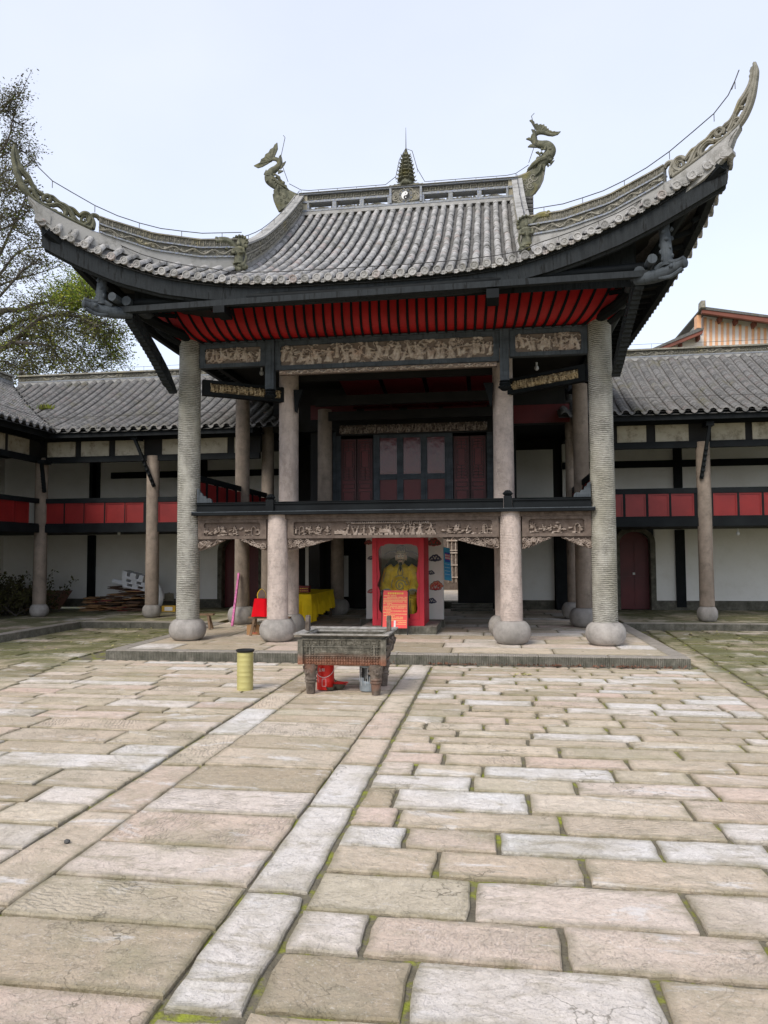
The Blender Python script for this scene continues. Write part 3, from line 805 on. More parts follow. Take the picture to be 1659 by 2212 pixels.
# ---- stage floor, ceiling, rear screen
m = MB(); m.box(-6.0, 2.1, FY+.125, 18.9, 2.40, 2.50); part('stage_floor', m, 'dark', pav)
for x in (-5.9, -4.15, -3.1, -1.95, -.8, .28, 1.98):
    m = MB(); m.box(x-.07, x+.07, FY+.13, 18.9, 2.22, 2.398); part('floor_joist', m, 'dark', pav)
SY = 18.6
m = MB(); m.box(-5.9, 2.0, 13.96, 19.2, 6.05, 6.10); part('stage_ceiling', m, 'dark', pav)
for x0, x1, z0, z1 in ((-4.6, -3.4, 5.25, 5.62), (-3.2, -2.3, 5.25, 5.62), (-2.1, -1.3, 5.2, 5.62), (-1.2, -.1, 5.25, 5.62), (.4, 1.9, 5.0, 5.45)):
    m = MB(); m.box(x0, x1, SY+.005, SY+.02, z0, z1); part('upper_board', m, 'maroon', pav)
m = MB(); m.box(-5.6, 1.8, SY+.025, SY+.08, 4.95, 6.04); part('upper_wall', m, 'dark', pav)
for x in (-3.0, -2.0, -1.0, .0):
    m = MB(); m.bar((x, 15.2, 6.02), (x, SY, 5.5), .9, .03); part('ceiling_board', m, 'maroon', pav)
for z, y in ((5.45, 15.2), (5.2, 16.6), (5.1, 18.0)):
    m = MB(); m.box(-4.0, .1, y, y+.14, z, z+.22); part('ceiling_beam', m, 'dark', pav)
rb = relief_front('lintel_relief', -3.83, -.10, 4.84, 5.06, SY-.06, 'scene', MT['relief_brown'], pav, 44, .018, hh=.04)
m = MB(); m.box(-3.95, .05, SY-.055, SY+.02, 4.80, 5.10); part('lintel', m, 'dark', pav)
# lacquered screen wall with doors
fr = MB()
for x0, x1 in ((-3.92, -3.80), (-2.96, -2.80), (-2.36, -2.20), (-1.76, -1.60), (-1.16, -.96), (-.12, .10)): fr.box(x0, x1, SY-.05, SY+.02, 2.5, 4.8)
for z0, z1 in ((4.72, 4.80), (3.66, 3.80), (2.5, 2.95)): fr.box(-2.80, -1.16, SY-.045, SY+.015, z0, z1)
screen = part('screen_wall', fr, 'slate', pav)
for x0 in (-2.80, -2.20, -1.60):
    m = MB(); m.box(x0, x0+.44, SY-.02, SY+.01, 3.80, 4.72); m.box(x0+.03, x0+.41, SY-.032, SY-.019, 3.83, 4.69); part('wall_panel', m, 'red_gloss', screen)
    m = MB(); m.box(x0, x0+.44, SY-.02, SY+.01, 2.95, 3.66); m.box(x0+.03, x0+.41, SY-.032, SY-.019, 2.98, 3.63); part('wall_panel', m, 'maroon', screen)
MT['lattice'] = flat('dark_maroon_lattice', (.035, .004, .005), .5)
def leaf(x0, x1, par):
    m = MB(); m.box(x0, x1, SY-.01, SY+.02, 2.5, 4.72); d = part('door_leaf', m, 'maroon', par)
    m = MB(); y = SY-.03
    def fr2(a, b, c, e, t=.018, yy=y): 
        m.box(a, b, yy, SY-.009, c, c+t); m.box(a, b, yy, SY-.009, e-t, e); m.box(a, a+t, yy, SY-.009, c+t, e-t); m.box(b-t, b, yy, SY-.009, c+t, e-t)
    fr2(x0, x1, 2.55, 4.72, .03); fr2(x0+.05, x1-.05, 3.45, 3.58); fr2(x0+.05, x1-.05, 2.6, 3.38); fr2(x0+.05, x1-.05, 3.66, 4.66)
    cx = (x0+x1)/2
    fr2(x0+.10, x1-.10, 3.98, 4.42, .014); m.box(cx-.008, cx+.008, y, SY-.009, 3.68, 3.98); m.box(cx-.008, cx+.008, y, SY-.009, 4.42, 4.64)
    for z in (3.74, 3.82, 3.90, 4.50, 4.57): m.box(x0+.07, x1-.07, y, SY-.009, z, z+.014)
    for z in (3.72, 3.78, 3.86, 3.94, 4.06, 4.34, 4.48, 4.54, 4.6):
        for xx in (x0+.09, x1-.09): m.box(xx-.012, xx+.012, y-.004, SY-.009, z, z+.024)
    part('lattice', m, 'lattice', d)
for a, b in ((-3.80, -3.40), (-3.38, -2.98), (-.94, -.55), (-.53, -.14)): leaf(a, b, screen)
# side parts of the hall, upstairs
m = MB(); m.box(-4.6, -4.0, SY, SY+.1, 2.5, 4.9); part('side_board', m, 'dark', pav)
m = MB(); m.box(-4.0, -3.92, SY-.08, SY, 2.5, 4.9); m.box(.11, .2, SY-.08, SY, 2.5, 4.9); part('door_post', m, 'slate', pav)
m = MB(); m.box(.55, .62, 19.3, 22.3, 2.5, 5.0); part('inner_partition', m, 'dark', pav)
m = MB(); m.bar((-4.7, 16.4, 5.4), (-4.7, 16.4, 4.2), .07, .07, up=(1, 0, 0)); m.box(-4.9, -4.5, 16.3, 16.5, 4.95, 5.1); part('hanging_strut', m, 'wood', pav)
# side galleries' rails (red boards) running back from the outer columns
for X in (-5.93, 2.0):
    m = MB(); m.box(X-.03, X+.03, 14.25, 19.2, 3.30, 3.42); m.box(X-.03, X+.03, 14.25, 19.2, 2.5, 2.66)
    for k in range(9): m.box(X-.035, X+.035, 14.25+k*.6, 14.33+k*.6, 2.66, 3.30)
    o = part('side_rail', m, 'wood', pav)
    for k in range(8):
        m = MB(); m.box(X-.02, X+.02, 14.34+k*.6, 14.84+k*.6, 2.68, 3.28); part('rail_panel', m, 'red_dark', o)

# ================================================================== roof geometry
YR = 17.35                       # foot of the main ridge
R_DX = [0, .54, 1.53, 2.27, 2.85, 3.41, 3.96, 4.48, 4.97, 5.44, 5.8]; R_Z = [6.36, 6.36, 6.38, 6.44, 6.56, 6.71, 6.88, 7.09, 7.32, 7.54, 7.72]
L_DX = [0, .6, 1.58, 2.37, 2.92, 3.54, 4.28, 4.97, 5.45, 5.8]; L_Z = [6.36, 6.36, 6.36, 6.39, 6.45, 6.54, 6.74, 7.04, 7.31, 7.5]
def eaveZ(dx): return interp(abs(dx), R_DX, R_Z) if dx > 0 else interp(abs(dx), L_DX, L_Z)
def eaveY(dx): return 12.0-.9*(min(abs(dx), 5.5)/5.45)**3
def profZ(y): return 6.42+.5*(y-12)+.033*(y-12)**2
def diagY(a): return 13.08-(a-2.6)*.695
DG_A = [2.55, 3.24, 3.91, 4.54, 5.02, 5.32, 5.6, 5.8]; DG_B = [7.12, 6.99, 6.98, 7.12, 7.33, 7.50, 7.70, 7.85]
def dlift(dx): return .20*(abs(dx)/5.44)**2 if dx > 0 else 0.0
def diagZ(dx): return interp(abs(dx), DG_A, DG_B)+dlift(dx)
def topY(dx): return YR if abs(dx) <= 2.6 else diagY(abs(dx))
def surf(dx, y):
    """height of the tile bed at offset dx from the centre and depth y"""
    a = abs(dx); ye = eaveY(dx); ze = eaveZ(dx)+.05
    if a <= 2.6:
        lift = ze-profZ(ye); k = max(0, 1-(y-ye)/1.6)
        return profZ(y)+lift*k*k
    yt = diagY(a); zt = max(diagZ(dx), ze+.02)
    return lerp(ze, zt, min(1.1, max(0, (y-ye)/max(.05, yt-ye))))
roof = MB()
N1 = 48
def bed(i, j):
    dx = -5.42+10.84*i/N1; t = j/14; y = lerp(eaveY(dx)+.02, topY(dx), t); return (XC+dx, y, surf(dx, y)-.055)
roof.grid(bed, N1, 14)
def bedb(i, j):
    x, y, z = bed(i, j); return (x, y+.01, z-.06)
roof.grid(bedb, N1, 14)
# back slope and the two hipped side slopes
def sideX(y): return interp(y, [11.1, 12, 13, 14, 15.5, 17, 24], [5.44, 5.38, 5.22, 5.07, 5.0, 4.95, 4.95])
def sideZ(y, s_):
    z = interp(y, [11.1, 12, 13, 14, 15.5, 17, 24], [7.52, 7.15, 6.72, 6.5, 6.42, 6.38, 6.38]); return z-(.18 if s_ < 0 else 0)*max(0, 1-(y-11.1)/2.5)
roof.grid(lambda i, j: (XC-2.7+5.4*i/8, lerp(YR, 23.0, j/8), profZ(lerp(YR, 11.7, j/8))-.06), 8, 8)
for s_ in (-1, 1):
    def side(i, j):
        y = lerp(11.15, 23.0, i/24)
        a0 = 2.62 if y >= 13.05 else 2.6+(13.08-y)/.695
        z0 = (7.55 if y >= 13.05 else diagZ(s_*min(5.6, a0)))
        t = j/6; a = lerp(a0, max(a0+.01, sideX(y)), t)
        return (XC+s_*a, y, lerp(z0, sideZ(y, s_)+.08, t**.8)-.03)
    roof.grid(side, 24, 6)
roofo = part('roof', roof, 'pan', pav, fix=False, label='grey tiled roof with upswept corners')
# gable walls closing the roof beside the slanting ridges
for s_ in (-1, 1):
    pf = [(y, profZ(y)-.1) for y in np.linspace(13.1, YR, 8)]+[(y, profZ(2*YR-y)-.1) for y in np.linspace(YR, 21.6, 8)]+[(21.6, 6.9), (13.1, 6.9)]
    m = MB(); m.prism(pf, XC+s_*2.66-.03, XC+s_*2.66+.03, 'YZ'); part('gable_wall', m, 'lime', roofo)

# ---- tiles
PITCH = .2015; NC = 26
cols = [(k+.5)*PITCH for k in range(-NC-1, NC+1)]
cols = [c for c in cols if abs(c) < 5.36]
def tubemesh(L=.235, r=.062):
    m = MB(); n = 8
    v = []; f = []
    for (yy, q) in ((0, r), (.012, r*1.06), (L, r*.94)):
        for k in range(n+1):
            a = math.pi*k/n; v.append((math.cos(a)*q, yy, math.sin(a)*q-.006))
    for j in range(2):
        for k in range(n): f.append((j*(n+1)+k, j*(n+1)+k+1, (j+1)*(n+1)+k+1, (j+1)*(n+1)+k))
    f.append(tuple(range(n, -1, -1)))
    m.add(v, f, .0); return m
TM = tubemesh(); TME = TM.mesh('roof_tile', 'tile', True)
tl = []
for dx in cols:
    y = eaveY(dx)-.02; yt = topY(dx)-(.02 if abs(dx) <= 2.6 else -.04)
    if abs(dx) > 2.52 and abs(dx) < 2.75: yt = min(yt, 13.0)
    step = .205
    while y < yt:
        z = surf(dx, y); z2 = surf(dx, y+.18); an = math.atan2(z2-z, .18)
        tl.append((dx, y, z, an)); y += step*math.cos(an)
tl.sort(key=lambda t: (t[1]-11)*1.0+(2 if abs(t[0]) > 5 else 0))
rest = MB()
for i, (dx, y, z, an) in enumerate(tl):
    M = Matrix.Translation((XC+dx+rnd.uniform(-.004, .004), y, z+rnd.uniform(-.007, .005))) @ Matrix.Rotation(an+rnd.uniform(-.03, .03), 4, 'X') @ Matrix.Rotation(rnd.uniform(-.06, .06), 4, 'Z')
    if i < 298:
        o = link('roof_tile', TME, roofo); o.matrix_local = M
    else: rest.add([tuple(M @ Vector(p)) for p in TM.v], TM.f, rnd.random())
part('roof_tile_rest', rest, 'tile', roofo, smooth=True, stuff=True, fix=False)
# stacked pan tiles between them
pan = MB()
for dx in [c+PITCH/2 for c in cols if c < 5.2]:
    y = eaveY(dx)+.0; yt = topY(dx)
    while y < yt:
        z = surf(dx, y)-.012; an = math.atan2(surf(dx, y+.06)-z-.012, .06)-.2; w = .078; st = .072*math.cos(an); rr = rnd.random()
        v = []
        for (d, e) in ((0, -.018), (0, .006), (.10, .004)):
            for k in range(5):
                a = (k/4-.5)*2; v.append((XC+dx+a*w, y+d*math.cos(an), z+d*math.sin(an)+e-.045*(1-a*a)))
        pan.add(v, [(j*5+k, j*5+k+1, (j+1)*5+k+1, (j+1)*5+k) for j in range(2) for k in range(4)], rr)
        y += st
part('pan_tiles', pan, 'pan', roofo, stuff=True, fix=False)
# round end discs and drip tiles along the eave
def disc():
    m = MB(); r = .068
    v = [(0, -.012, 0)]; f = []; n = 16
    rings = [(r*.30, -.016), (r*.34, -.008), (r*.68, -.008), (r*.74, -.020), (r, -.020), (r, .03)]
    for q, yy in rings:
        for k in range(n): a = 2*math.pi*k/n; v.append((q*math.cos(a), yy, q*math.sin(a)))
    f += [(0, 1+k, 1+(k+1) % n) for k in range(n)]
    for j in range(len(rings)-1):
        for k in range(n): f.append((1+j*n+k, 1+(j+1)*n+k, 1+(j+1)*n+(k+1) % n, 1+j*n+(k+1) % n))
    m.add(v, f, .3); return m
def drip():
    m = MB(); v = []; n = 10
    low = lambda a: -.052-.052*(1-a*a)-.010*abs(math.sin(a*7.8))
    for (dy, top) in ((0, 1), (0, 0), (.02, 0), (.10, 1)):
        for k in range(n+1):
            a = k/n*2-1
            up = -.05*(1-a*a)*.8-.006
            v.append((a*.088, dy-(.012 if not top else 0)*1.0, up if top else low(a)))
    f = [(j*(n+1)+k, j*(n+1)+k+1, (j+1)*(n+1)+k+1, (j+1)*(n+1)+k) for j in range(3) for k in range(n)]
    m.add(v, f, .5)
    for s_ in (-1, 0, 1): m.ball((s_*.035, -.012, -.068), .014, .006, .012, 6, 4)
    return m
dme = disc().mesh('tile_end_disc', 'tile', False); fixn(dme); pme = drip().mesh('drip_tile', 'tile', False); fixn(pme)
for dx in cols:
    y = eaveY(dx)-.03; yaw = math.atan(-(eaveY(dx+.1)-eaveY(dx-.1))/.2)
    z = eaveZ(dx)+.055
    o = link('tile_end_disc', dme, roofo, (XC+dx, y, z)); o.rotation_euler = (-.12, rnd.uniform(0, 6), -yaw*.6)
for dx in [c+PITCH/2 for c in cols]:
    if abs(dx) > 5.4: continue
    y = eaveY(dx)+.0; roll = math.atan((eaveZ(dx+.1)-eaveZ(dx-.1))/.2)
    o = link('drip_tile', pme, roofo, (XC+dx, y-.012, eaveZ(dx)+.085)); o.rotation_euler = (.06, -roll*.6, 0)
# side eave drip tiles seen edge-on against the sky
for s_ in (-1, 1):
    for k in range(46):
        y = 11.25+k*.2; 
        o = link('drip_tile', pme, roofo, (XC+s_*(sideX(y)+.04), y, sideZ(y, s_)+.10)); o.rotation_euler = (0, 0, math.pi/2*s_)
        o = link('tile_end_disc', dme, roofo, (XC+s_*(sideX(y)+.06), y+.1, sideZ(y+.1, s_)+.07)); o.rotation_euler = (0, 0, math.pi/2*s_)
# ---- fascia, side fascia, soffits
m = MB()
def fas(i, j):
    dx = -5.40+10.8*i/60; b = .26+.10*(abs(dx)/5.4)**2
    y, z = ((eaveY(dx)+.06, eaveZ(dx)+.03), (eaveY(dx)+.09, eaveZ(dx)-b), (eaveY(dx)+.15, eaveZ(dx)-b), (eaveY(dx)+.17, eaveZ(dx)-b-.10), (eaveY(dx)+.24, eaveZ(dx)-b-.10), (eaveY(dx)+.3, eaveZ(dx)+.0))[j]
    if j == 3 or j == 4: z += .06
    return (XC+dx, y, z)
m.grid(fas, 60, 5); part('fascia', m, 'fascia', pav, fix=False)
for s_ in (-1, 1):
    m = MB()
    def sf(i, j):
        y = 11.2+11.4*i/40; a = (sideX(y)-.03, sideX(y)-.06, sideX(y)-.16, sideX(y)-.2)[j]; z = sideZ(y, s_)+(.03, -.17, -.17, .0)[j]
        return (XC+s_*a, y, z)
    m.grid(sf, 40, 3); part('side_fascia', m, 'fascia', pav, fix=False)
    # boards of the side soffit with rafters
    m = MB()
    def sb(i, j):
        y = lerp(11.45, 22.5, i/30); a1 = sideX(y)-.1
        a0 = 4.1 if y > 13.4 else min(4.1+(13.4-y)*.75, a1-.02)
        t = j/3; return (XC+s_*lerp(a0, a1, t), y, lerp(6.45 if y > 13.4 else 6.45+(13.4-y)*.40, sideZ(y, s_)-.02, t))
    m.grid(sb, 30, 3); so_ = part('side_soffit', m, 'dark', pav, fix=False)
    for k in range(34):
        y = 12.0+k*.3; a1 = sideX(y)-.05; a0 = 4.05 if y > 13.4 else 4.05+(13.4-y)*.75
        m = MB(); m.bar((XC+s_*a0, y, (6.40 if y > 13.4 else 6.40+(13.4-y)*.4)), (XC+s_*a1, y, sideZ(y, s_)-.06), .07, .07); part('rafter', m, 'wood', so_)
# underside of the front corners
for s_ in (-1, 1):
    m = MB()
    def ub(i, j):
        a = 3.2+2.15*i/12; dx = s_*a; y0 = eaveY(dx)+.25; y1 = max(y0+.02, min(13.4, 13.9-(a-3.9)*1.6)) if a > 3.9 else 13.9
        z0 = eaveZ(dx)-.05; t = j/4; return (XC+dx, lerp(y0, y1, t), lerp(z0, max(6.3, z0-.15), t))
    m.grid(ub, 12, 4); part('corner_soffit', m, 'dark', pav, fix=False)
# dark board wall, round purlin and flat beam under the eave
m = MB()
m.grid(lambda i, j: (lerp(-6.25, 2.35, i/40), 12.30, (6.08, min(7.2, eaveZ(lerp(-6.25, 2.35, i/40)-XC)-.05))[j]), 40, 1)
part('eave_board', m, 'fascia', pav, fix=False)
m = MB(); m.tube([(-6.30, 12.10, 6.20), (XC, 12.10, 6.18), (2.45, 12.10, 6.32)], .075, 14); part('purlin', m, 'wood', pav, smooth=True)
m = MB(); m.bar((-6.33, 11.98, 6.045), (2.45, 11.98, 6.16), .10, .10); part('eave_beam', m, 'fascia', pav)
for x in (-4.55, .05):
    m = MB(); m.box(x-.10, x+.10, 11.93, 12.35, 5.90, 6.05); part('beam_block', m, 'wood', pav)
# red concave soffit with black ribs
SP = [(13.50, 6.52), (13.515, 6.34), (13.55, 6.19), (13.62, 6.07), (13.73, 5.99), (13.87, 5.96)]
def spt(t):
    q = t*(len(SP)-1); i = min(len(SP)-2, int(q)); f = q-i; return (lerp(SP[i][0], SP[i+1][0], f), lerp(SP[i][1], SP[i+1][1], f))
SPC = catmull([(0, a, b) for a, b in SP], 4)
def sx0(t, s_): # outer boundary offset
    return (4.36 if s_ > 0 else 4.36)-(.42)*t
m = MB(); K = len(SPC)-1
def red(i, j):
    p = SPC[j]; t = j/K; lim = 4.62-.66*t; dx = lerp(-lim, lim, i/60)
    return (XC+dx, p.y, p.z+.012+(.02*max(0, (dx-1)/3.3)**1.5 if dx > 0 else 0)*(1-t))
m.grid(red, 60, K); sof = part('red_soffit', m, 'red', pav, fix=False)
NR = 46
for k in range(NR):
    u = k/(NR-1); f = (u-.5)*2
    b = f*3.94; a = b+math.copysign(.64*abs(f)**3, f)
    pts = []
    for j, p in enumerate(SPC):
        t = j/K; dx = lerp(a, b, t); lift = (.02*max(0, (dx-1)/3.3)**1.5 if dx > 0 else 0)*(1-t)
        pts.append((XC+dx, p.y, p.z+lift-.018))
    m = MB(); m.tube(pts, .026, 6); part('soffit_rib', m, 'wood', sof, smooth=True)
for s_ in (-1, 1):
    pts = [(XC+s_*(4.70-.68*(j/K)), p.y, p.z-.01+(.1*(1-j/K) if s_ > 0 else 0)) for j, p in enumerate(SPC)]
    m = MB(); m.tube(pts, .055, 8); part('edge_beam', m, 'wood', pav, smooth=True)
    # side beams running back along the court side
    m = MB(); m.tube([(XC+s_*4.28, 11.95, 6.2), (XC+s_*4.28, 19.5, 6.2)], .085, 12); part('side_purlin', m, 'slate', pav, smooth=True)
    m = MB(); m.box(XC+s_*4.0-.06, XC+s_*4.0+.06, 13.9, 20, 5.9, 6.1); m.box(XC+s_*4.0-.02, XC+s_*4.0+.02, 13.9, 20, 6.1, 6.5); part('side_beam', m, 'wood', pav)
    # hip beam reaching to the corner
    m = MB(); z9 = eaveZ(s_*5.3)
    cp = catmull([(XC+s_*3.9, 13.8, 6.05), (XC+s_*4.35, 12.7, 6.2), (XC+s_*4.9, 11.75, z9-.45), (XC+s_*5.32, 11.2, z9-.05)], 5)
    m.tube(cp, [.10]*8+[.09]*8, 8); part('hip_beam', m, 'wood', pav, smooth=True)
    # carved post, dragon-head beam end, log end, carved strut
    x = XC+s_*4.66; zb = 6.02 if s_ < 0 else 6.12
    pts = [(x, 11.80, zb+.08), (x, 11.8, zb+.3), (x-s_*.02, 11.82, zb+.62), (x-s_*.02, 11.84, zb+.85)]
    m = MB(); m.tube(catmull(pts, 4), .085, 12)
    for q in range(16):
        an = q*1.9; z = zb+.1+q*.042; m.ball((x+.08*math.cos(an), 11.81+.08*math.sin(an), z), .035, .035, .04, 7, 5, .2)
    part('carved_post', m, 'slate', pav, smooth=True)
    m = MB(); hx = XC+s_*4.25
    zz = zb
    m.tube(catmull([(hx, 12.1, zz), (hx+s_*.22, 11.95, zz-.02), (hx+s_*.42, 11.82, zz+.0), (hx+s_*.58, 11.7, zz+.06), (hx+s_*.66, 11.63, zz+.07)], 4), [.10]*4+[.105]*4+[.095]*4+[.08]*4+[.045], 10)
    m.tube(catmull([(hx+s_*.25, 11.86, zz+.06), (hx+s_*.38, 11.78, zz+.13), (hx+s_*.52, 11.7, zz+.10), (hx+s_*.62, 11.62, zz+.12)], 4), .045, 8)
    m.tube(catmull([(hx+s_*.30, 11.84, zz-.08), (hx+s_*.45, 11.76, zz-.10), (hx+s_*.60, 11.64, zz-.03)], 4), .035, 8)
    m.ball((hx+s_*.45, 11.70, zz+.04), .04, .04, .04)
    part('dragon_head_beam', m, 'slate', pav, smooth=True)
    m = MB(); m.tube([(XC+s_*4.44, 11.76, zz+.2), (XC+s_*4.44, 12.1, zz+.2)], .075, 12); part('log_end', m, 'slate', pav)
    # strut from column to beam end
    A = Vector((XC+s_*4.16, 13.66, 4.95)); B = Vector((XC+s_*4.30, 12.15, zz-.02))
    m = MB(); d = (B-A).normalized(); upn = d.cross(Vector((1, 0, 0))).normalized()
    if upn.z < 0: upn = -upn
    n9 = 40; Wd = [lerp(.03, .105, min(1, i/9))+.02*(i/n9) for i in range(n9+1)]
    cen = [A.lerp(B, i/n9)+upn*(.05*math.sin(math.pi*i/n9)) for i in range(n9+1)]
    vs = []
    for i, p in enumerate(cen):
        lw = Wd[i]+(.018 if i % 2 else -.004)
        for sx9, q in ((-.07, Wd[i]), (.07, Wd[i]), (.07, -lw), (-.07, -lw)): vs.append(p+Vector((sx9, 0, 0))+upn*q)
    m.add(vs, [(i*4+k, i*4+(k+1) % 4, (i+1)*4+(k+1) % 4, (i+1)*4+k) for i in range(n9) for k in range(4)]+[(0, 3, 2, 1), (n9*4, n9*4+1, n9*4+2, n9*4+3)])
    g2 = random.Random(3)
    for i in range(4, n9, 1):
        for f9 in (-.071, .071):
            p = cen[i]+Vector((f9, 0, 0))+upn*g2.uniform(-.07, .06); q = p+d*g2.uniform(.03, .1)+upn*g2.uniform(-.05, .05); m.tube([p, q], .013, 5)
    part('carved_strut', m, 'fascia', pav)
# ================================================================== ridges and roof ornaments
RZ0, RZ1 = profZ(YR)-.02, profZ(YR)+.55
ridge = MB(); ridge.box(XC-2.66, XC+2.66, YR+.02, YR+.16, RZ0-.3, RZ0+.10)
mr = part('main_ridge', ridge, 'lime', pav)
m = MB()   # scalloped mortar strip over the tile heads
m.box(XC-2.62, XC+2.62, YR-.08, YR+.03, RZ0+.0, RZ0+.075)
part('mortar_strip', m, 'lime', mr)
def trimbar(x0, x1, z0, z1, y0=YR-.06, y1=YR+.22, par=None, mat='trim'):
    m = MB(); m.box(x0, x1, y0, y1, z0, z1); return part('ridge_moulding', m, mat, par or mr)
zA, zB, zC, zD = RZ0+.10, RZ0+.34, RZ0+.385, RZ0+.52
trimbar(XC-2.62, XC+2.62, zA-.004, zA+.045); trimbar(XC-2.62, XC-.385, zB-.02, zB+.03, YR-.05); trimbar(XC+.385, XC+2.62, zB-.02, zB+.03, YR-.05); trimbar(XC-2.62, XC+2.62, zD, zD+.035)
m = MB(); m.prism([(YR-.09, zD+.036), (YR+.25, zD+.036), (YR+.20, zD+.07), (YR-.04, zD+.07)], XC-2.62, XC+2.62, 'YZ'); part('ridge_cap', m, 'relief_stone', mr)
for s_ in (-1, 1):
    a, b = (XC-2.42, XC-.39) if s_ < 0 else (XC+.39, XC+2.42)
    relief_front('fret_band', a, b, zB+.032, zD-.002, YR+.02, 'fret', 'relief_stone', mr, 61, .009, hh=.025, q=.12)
    m = MB(); m.box(a, b, YR+.022, YR+.16, zB+.032, zD-.002); part('ridge_core', m, 'relief_stone', mr)
    W = (b-a)/3
    for k in range(3):
        x0, x1 = a+k*W, a+(k+1)*W
        m = MB(); m.box(x0, x0+.05, YR-.045, YR+.2, zA+.047, zB-.022); m.box(x1-.05, x1, YR-.045, YR+.2, zA+.047, zB-.022); part('window_post', m, 'trim', mr)
        m = MB()
        for xx, zz in ((x0+.05, zA+.047), (x1-.05, zA+.047), (x0+.05, zB-.022), (x1-.05, zB-.022)):
            dx = .04 if xx < (x0+x1)/2 else -.04; dz = .035 if zz < zA+.1 else -.035
            m.prism([(xx, zz), (xx+dx, zz), (xx, zz+dz)], YR, YR+.15)
        g2 = random.Random(k+9)
        for q in range(14):
            t = q/13; m.ball((lerp(x0+.08, x1-.08, t), YR+.08, zA+.075+g2.uniform(0, .05)), .035, .04, g2.uniform(.02, .045), 7, 5, .3)
        m.tube([(x0+.06, YR+.08, zA+.09), ((x0+x1)/2, YR+.07, zA+.14), (x1-.06, YR+.08, zA+.08)], .018, 6)
        part('openwork', m, 'relief_stone', mr)
    x = XC+s_*2.52
    m = MB(); m.box(x-.10, x+.10, YR-.02, YR+.15, zA+.047, zD-.002); part('end_block', m, 'cream', mr)
for xa in (XC-.39, XC+.34):
    m = MB(); m.box(xa, xa+.05, YR-.08, YR+.2, zA+.046, zD-.001); part('centre_post', m, 'trim', mr)
# centre panel: clouds round the eight trigrams and the yin-yang disc
Rr = Relief(.68, zD-zA-.05, .008, 71); Rr.scroll(.03, 1.7); Rr.scroll(.028, 1.4)
ccx, ccz = .34, (zD-zA-.05)*.47
msk = np.hypot(Rr.X-ccx, Rr.Y-ccz) < .165; Rr.H[msk] = .014
cp_ = part('centre_panel', Rr.mb(lambda u, v, h: (XC-.34+u, YR-.02-h, zA+.047+v)), 'relief_stone', mr, smooth=True, fix=False)
m = MB(); m.box(XC-.34, XC+.34, YR-.015, YR+.16, zA+.047, zD-.002); part('ridge_core', m, 'relief_stone', mr)
TX, TZ, TR = XC, zA+.047+ccz, .102
m = MB()
for k in range(8):
    a = k*math.pi/4+math.pi/8
    for j in range(3):
        q = .125+.014*j; ca, sa = math.cos(a), math.sin(a)
        for u0, u1 in (((-.035, .035),) if (k+j) % 2 else ((-.035, -.006), (.006, .035))):
            m.bar((TX+q*ca-u0*sa, YR-.044, TZ+q*sa+u0*ca), (TX+q*ca-u1*sa, YR-.044, TZ+q*sa+u1*ca), .014, .006, up=(ca, 0, sa))
part('trigram_ring', m, 'trim', cp_)
def circ(cx, cz, r, a0, a1, n): return [(cx+r*math.cos(lerp(a0, a1, i/n)), cz+r*math.sin(lerp(a0, a1, i/n))) for i in range(n+1)]
m = MB(); m.prism(circ(TX, TZ, TR, 0, 2*math.pi, 32)[:-1], YR-.058, YR-.036); part('disc', m, 'white_paint', cp_)
blk = circ(TX, TZ, TR*.985, math.pi/2+.05, -math.pi/2+.05, 20)+circ(TX, TZ-TR/2, TR/2, -math.pi/2, -math.pi*1.5, 12)[1:-1]+circ(TX, TZ+TR/2, TR/2, -math.pi/2, math.pi/2, 12)[:-1]
m = MB()
# ear-clipped by fans: split the shape in a right half disc and the two small discs
half = circ(TX, TZ, TR*.985, math.pi/2, -math.pi/2, 24)
m.prism(half, YR-.0605, YR-.0585); part('disc_dark_half', m, 'black_paint', cp_)
m = MB(); m.prism(circ(TX, TZ-TR*.49, TR*.49, 0, 2*math.pi, 20)[:-1], YR-.0625, YR-.0607); part('disc_dark_lobe', m, 'black_paint', cp_)
m = MB(); m.prism(circ(TX, TZ+TR*.49, TR*.49, 0, 2*math.pi, 20)[:-1], YR-.0625, YR-.0607); part('disc_pale_lobe', m, 'white_paint', cp_)
m = MB(); m.prism(circ(TX, TZ-TR*.49, TR*.14, 0, 2*math.pi, 12)[:-1], YR-.0645, YR-.0627); part('disc_pale_dot', m, 'white_paint', cp_)
m = MB(); m.prism(circ(TX, TZ+TR*.49, TR*.12, 0, 2*math.pi, 12)[:-1], YR-.0645, YR-.0627); part('disc_dark_dot', m, 'black_paint', cp_)
# pagoda finial with seven tiers
TP = zD+.07; m = MB(); PYc = YR+.08
for s_ in (-1, 1):
    for k in range(7):
        m.ball((XC+s_*(.13+.05*k), PYc, TP+.02), .06, .06, .075-.008*k+.015*(k % 2), 8, 6, .2)
part('rock_base', m, 'relief_dark', mr, smooth=True)
z = TP; m = MB(); m.lathe([(.165, z-.02), (.165, z+.02), (.15, z+.17)], 6, (XC, PYc, 0)); r0 = .15; z += .17
tow = None; bits = [m]
rr_ = [.15, .135, .125, .115, .10, .085, .07]
for k, q in enumerate(rr_):
    m.lathe([(q*1.0, z-.03), (q*1.45, z), (q*1.36, z+.022), (q*.85, z+.055)], 8, (XC, PYc, 0), r=.4)
    for j in range(8):
        a = j*math.pi/4+.39; c_, s2 = math.cos(a), math.sin(a)
        m.tube([(XC+q*1.2*c_, PYc+q*1.2*s2, z+.005), (XC+q*1.62*c_, PYc+q*1.62*s2, z+.012), (XC+q*1.85*c_, PYc+q*1.85*s2, z+.045)], [.022, .014, .004], 5)
    m.lathe([(q*.78, z+.04), (q*.72, z+.10)], 6, (XC, PYc, 0)); z += .098
